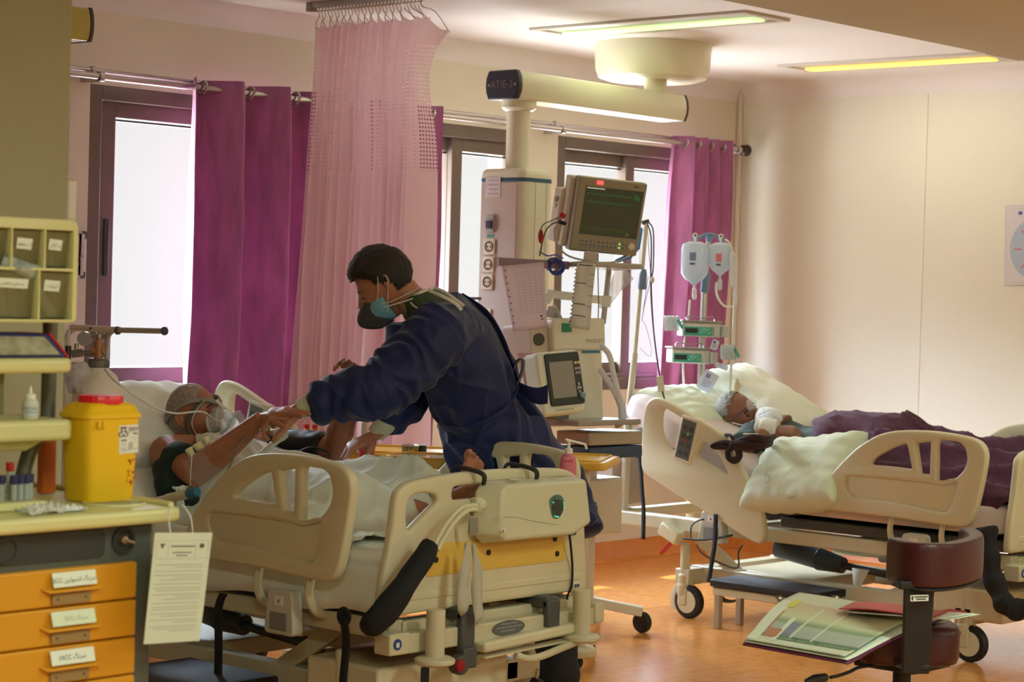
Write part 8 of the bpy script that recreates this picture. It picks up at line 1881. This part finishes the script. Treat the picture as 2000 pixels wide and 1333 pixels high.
e2 = V((7.66, 5.50, .775))
g.ring_tube([s2, s2.lerp(e2, .5), e2, e2.lerp(w2, .4), w2], [.065, .055, .046, .042, .028], 16)
hand(g, w2, at(1592, 848, X=7.86) - w2, UPV * .85 - FWD * .5 + RGT * .05, side=1, k=1.12, curls=[(.5, .7, .4), (.55, .7, .4), (.6, .75, .4), (.65, .8, .4)], spread=.06, thumb=(.25, .7, .4))
for X in (7.90, 8.12):
    hp, kn, hl = V((X, 5.0, .75)), V((X - .02, 4.62, .76)), V((X, 4.24, .70)); g.ring_tube([hp, hp.lerp(kn, .5), kn, kn.lerp(hl, .4), hl], [.09, .078, .058, .055, .036], 16); foot(g, hl + V((0, -.01, -.01)), (0, -.35, 1), (0, 1, .3), k=.9)
body2 = build(wrap(g, .0042, 3), 'body', m_skin2, p2, angle=180, fixn=False)
H2 = lambda a, b, c: c2 + f2 * a + l2 * b + u2 * c
hair_mesh('hair', c2, f2, l2, u2, mat('white_hair', (140, 134, 128), .7, vary=.3, vscale=90, bump=.9, bscale=240), p2, lambda x, y, z: (z > .078 and x < .045) or (x < -.012 and z > -.045) or (x < .02 and z > .045), lambda x, y, z: .05 + .04 * mnoise.noise(V((x * 100, y * 100, z * 100))), nu=90, nv=70)
for s in (1, -1):
    gg = G(); gg.ring_tube([H2(.088, s * .014, .020), H2(.088, s * .030, .027), H2(.079, s * .048, .018)], [(.004, .004), (.006, .004), (.003, .003)], 8); build(gg, 'eyebrow', mat('brow_black', (38, 28, 26), .8), body2)
    gg = G(); gg.ell(H2(.077, s * .031, .003), (.011, .013, .010)); build(gg, 'eye', m_eye, body2)
    gg = G(); gg.ell(H2(.0785, s * .031, .008), (.0115, .0145, .0085)); build(gg, 'eyelid', m_skin2, body2)
g = G(); rows = []
for j in range(7):
    z = -.040 - .055 * j / 6; rows.append([H2((.094 - .02 * (j / 6) ** 2) * cos(a) + .016, .060 * sin(a) * (1 - .25 * j / 6), z) for a in [(-1.2 + 2.4 * i / 16) for i in range(17)]])
g.grid(rows); build(g, 'stubble', mat('stubble_grey', (92, 72, 62), .8, bump=.6, bscale=300), body2, solid=.002, fixn=False)
m_tubing = clear_mat('clear_tubing', (236, 240, 236), .75, .1)
cn = thing('nasal_cannula', H2(.115, 0, -.03), 'clear nasal cannula looping over the face of the patient under the purple blanket', 'tubing')
tube('line', [H2(.02, .085, .01), H2(.065, .070, -.025), H2(.100, .030, -.030), H2(.118, .0, -.034), H2(.100, -.030, -.030), H2(.065, -.070, -.025), H2(.02, -.085, .01)], .0032, m_band, cn)
tube('line', [H2(.112, .01, -.04), H2(.12, .0, -.075), H2(.108, -.01, -.12), at(1452, 848, D=8.98)], .0032, m_band, cn)
g = G(); g.ell(H2(.116, 0, -.033), (.008, .014, .006), Matrix((f2, l2, u2)).transposed()); build(g, 'prongs', m_white, cn)
g = G(); rows = []   # cup of the clear face mask pushed up on the brow
for j in range(9):
    v = j / 8; rows.append([H2(.092 + .022 * v, .012 + .040 * cos(a) * (1 - v) ** .5, .030 + .030 * sin(a) * (1 - v) ** .5) for a in [2 * pi * i / 20 for i in range(21)]])
g.grid(rows); mk2 = thing('oxygen_mask', H2(.11, 0, .04), 'clear oxygen mask pushed up on the forehead of the grey-haired patient', 'mask')
build(g, 'shell', clear_mat('clear_mask', (236, 240, 240), .22, .06), mk2, solid=.0015, fixn=False)
tube('elastic', [H2(.10, -.03, .04), H2(.05, -.080, .03), H2(-.02, -.09, .02)], .002, m_ink, mk2)
# white cup mask standing on the chest
ctr_ = at(1500, 816, X=7.93); ma = (-RGT * .45 + UPV * .5 - FWD * .7).normalized(); mr_, mu = frame3(ma, UPV * .8 + RGT * .3)[1:]
g = G(); rows = []
for j in range(11):
    v = j / 10; rows.append([ctr_ + ma * (.045 * (1 - (1 - v) ** 2) - .01) + (mr_ * cos(a) * .072 + mu * sin(a) * .056) * (1 - v) ** .5 for a in [2 * pi * i / 28 for i in range(29)]])
g.grid(rows); cm = thing('cup_mask', ctr_, 'white cup-shaped mask lying on the chest beside the tied hand', 'mask'); build(g, 'cup', mat('mask_white', (222, 224, 224), .6), cm, solid=.002, fixn=False)
g = G(); P_ = [ctr_ + ma * .030 + (mr_ * cos(a) * .030 + mu * sin(a) * .030) for a in (-.6, 0.2, 2.5)]; g.ring_tube([ctr_ + ma * .046 - mr_ * .02 + mu * .02, ctr_ + ma * .046 + mr_ * .02 - mu * .02], [.0015] * 2, 6); g.ring_tube([ctr_ + ma * .046 + mr_ * .02 + mu * .02, ctr_ + ma * .046 - mr_ * .02 - mu * .02], [.0015] * 2, 6); build(g, 'seam', mat('seam_grey', (180, 184, 184), .6), cm)
# gown at the chest and padded white cuff
g = G(); g.ring_tube([V((8.0, 5.575, .845))] + [t[0] for t in T2[1:4]], [(.11, .07)] + [(t[1] + .012, t[2] + .010) for t in T2[1:4]], 28, up=(0, .3, 1)); g.ring_tube([s2, s2.lerp(e2, .9), e2.lerp(w2, .5)], [.075, .066, .055], 18)
build(wrap(g, .008, 3, disp=lambda co, no: .010 * nz3(co, 9, 9, 9, 4)), 'patient_gown', mat('teal_gown', (60, 78, 80), .8), p2, angle=180, fixn=False)
g = G(); wd = (at(1592, 848, X=7.86) - w2).normalized(); 
for r_, o_ in ((.046, -.055), (.052, -.025), (.048, .008)): g.ring_tube([w2 + wd * (o_ - .018), w2 + wd * (o_ + .018)], [r_, r_], 22)
build(wrap(g, .005, 3), 'padded_cuff', mat('white_padding', (226, 222, 214), .8, bump=.3, bscale=120), p2, angle=180, fixn=False)
# tie from the cuff to the rail
rs = thing('wrist_tie', at(1430, 880, X=7.50), 'dark brown cloth tie knotted round the bed rail and the patient\'s wrist', 'restraint strap')
m_tie = mat('dark_brown_cloth', (48, 30, 34), .9, bump=.4, bscale=120)
def fat(name, pts, rads, m, parent, up=None):
    P_ = smooth_loop(pts, 5, False); n_ = len(P_); a = np.linspace(0, 1, n_); ra = np.interp(a, np.linspace(0, 1, len(rads)), [r[0] for r in rads]); rb = np.interp(a, np.linspace(0, 1, len(rads)), [r[1] for r in rads])
    g = G(); g.ring_tube(P_, [(float(x), float(y)) for x, y in zip(ra, rb)], 14, up=up); return build(g, name, m, parent, angle=180)
A2 = lambda px, py, X=7.455: at(px, py, X=X)
fat('band', [A2(1430, 868), A2(1460, 868), A2(1490, 866, 7.50), A2(1505, 862, 7.62)], [(.016, .018), (.020, .030), (.018, .026), (.012, .024)], m_tie, rs)
fat('band', [A2(1440, 862), A2(1470, 856), A2(1496, 858, 7.50), A2(1512, 852, 7.66)], [(.014, .010), (.014, .018), (.012, .014), (.010, .010)], m_tie, rs)
fat('bow', [A2(1432, 868), A2(1415, 864), A2(1395, 868), A2(1392, 874), A2(1410, 874), A2(1430, 874)], [(.012, .014), (.012, .010), (.012, .006), (.012, .008), (.012, .012), (.012, .014)], m_tie, rs)
fat('bow', [A2(1434, 872), A2(1422, 882), A2(1424, 896), A2(1436, 900), A2(1444, 890), A2(1440, 876)], [(.014, .012)] * 3 + [(.014, .016)] * 3, m_tie, rs)
g = G(); g.ell(A2(1434, 868), (.020, .024, .020)); g.ell(A2(1442, 874), (.020, .022, .018)); build(wrap(g, .004, 2), 'knot', m_tie, rs, angle=180, fixn=False)
fat('loop', [A2(1436, 862), A2(1425, 850, 7.47), A2(1418, 852, 7.54), A2(1424, 872, 7.55), A2(1436, 876, 7.47)], [(.012, .006)] * 5, m_tie, rs)

m_case = mat('pillowcase_pale', (214, 220, 196), .85, bump=.25, bscale=60, sheen=.2)
pillow('pillow', (7.90, 5.93, .905), (.93, -.05, .02), (-.05, .80, .38), .52, .40, .15, m_case, 'pale pillow under the grey-haired head, its corner over the near rail', seed=5)
pillow('pillow', (8.27, 5.80, .945), (.08, .86, .40), (.9, -.1, .15), .66, .30, .18, mat('pillow_white', (226, 226, 210), .85, bump=.2, bscale=60), 'cream pillow lying lengthwise along the wall side beyond the patient\'s head', seed=8)
po, PP = pillow('pillow', (7.615, 5.125, .690), (.03, .95, -.13), (.68, .1, .60), .50, .42, .19, m_case, 'pale pillow with a small blue mark wedged between the rails under the tied arm', seed=11, sag=.03)
g = G()
def onp(u, v, k=.002): return PP(u, v, 1 if PP(u, v, 1).x + PP(u, v, 1).z * -.2 < PP(u, v, -1).x + PP(u, v, -1).z * -.2 else -1)
# small swirl mark and corner tag on the pillowcase
def on_surface(px, py, ob_o):
    dg = bpy.context.evaluated_depsgraph_get(); e = ob_o.evaluated_get(dg); d = (at(px, py, D=10) - EYE).normalized(); mi = Matrix.Translation(-V(ob_o.location)); bpy.context.view_layer.update()
    hit, loc, nrm, _ = e.ray_cast(EYE - V(ob_o.location), d); return (loc + V(ob_o.location), nrm) if hit else (None, None)
bpy.context.view_layer.update()
def mark(pts, r, m, parent, name='mark'):
    Q = []
    for a, b in smooth_loop([(x, y, 0) for x, y in pts], 5, False) and [(p.x, p.y) for p in smooth_loop([(x, y, 0) for x, y in pts], 5, False)]:
        p, n = on_surface(a, b, parent)
        if p is not None: Q.append(p + n * .0008)
    if len(Q) > 2:
        g = G(); g.ring_tube(Q, [(r, .0008)] * len(Q), 6); build(g, name, m, parent)
m_bm = mat('blue_mark', (96, 150, 186), .7)
mark([(1499, 921), (1494, 926), (1492, 934), (1497, 938), (1500, 933)], .003, m_bm, po)
mark([(1496, 944), (1501, 940), (1503, 932), (1499, 928), (1495, 932)], .003, m_bm, po)
mark([(1540, 974), (1547, 972), (1553, 970)], .006, mat('blue_tag', (70, 140, 170), .6), po, 'tag')
mark([(1522, 958), (1524, 940), (1545, 918), (1575, 895), (1605, 876)], .0012, mat('seam_dark', (150, 150, 126), .8), po, 'seam')
# purple blanket
segs2 = [(T2[2][0] + V((0, -.1, .02)), T2[4][0] + V((.06, 0, .045)), .19, .19, .66), (T2[4][0] + V((.03, 0, .03)), V((8.0, 4.9, .75)), .18, .15, .62), (V((7.90, 5.0, .75)), V((7.88, 4.62, .76)), .10, .07), (V((8.12, 5.0, .76)), V((8.10, 4.62, .77)), .10, .075), (V((7.88, 4.62, .75)), V((7.90, 4.25, .72)), .07, .08), (V((8.10, 4.62, .76)), V((8.12, 4.25, .73)), .075, .085)]
def fold2(x, y):
    a = ridged(x * 9 + y * 1.2, y * 1.6 - x * 1.0, .3, 5); b = ridged(x * 16 - y * 3, y * 4, 7.0)
    return .030 * max(0, a) ** 2 * (1.2 if y < 4.95 else .5) + .012 * max(0, b) ** 3 + .02 * mnoise.noise(V((x * 3, y * 3, 1)))
rows = drape(lambda y: .668, segs2, 7.60, 8.47, 4.13, 5.34, 80, 110, blur=6, folds=fold2, wob=.05, seed=6, lift=.014, drop=lambda y: .015 + .14 * math.exp(-((y - 4.28) / .09) ** 2))
for j, r in enumerate(rows):
    t = j / 109
    for q in r:
        # upper hem runs slantwise from the far shoulder to the near hip
        if q.y > 5.0: q.y = 5.0 + (q.y - 5.0) * (.55 + .5 * max(0, min(1, (q.x - 7.7) / .35)))
g = G(); g.grid(rows)
build(g, 'blanket', mat('plum_fleece', (80, 36, 60), .9, vary=.25, vscale=22, bump=.5, bscale=90, sheen=.05), label='plum fleece blanket rumpled over the patient in the corner bed', cat='blanket', solid=.008, fixn=False, angle=180)
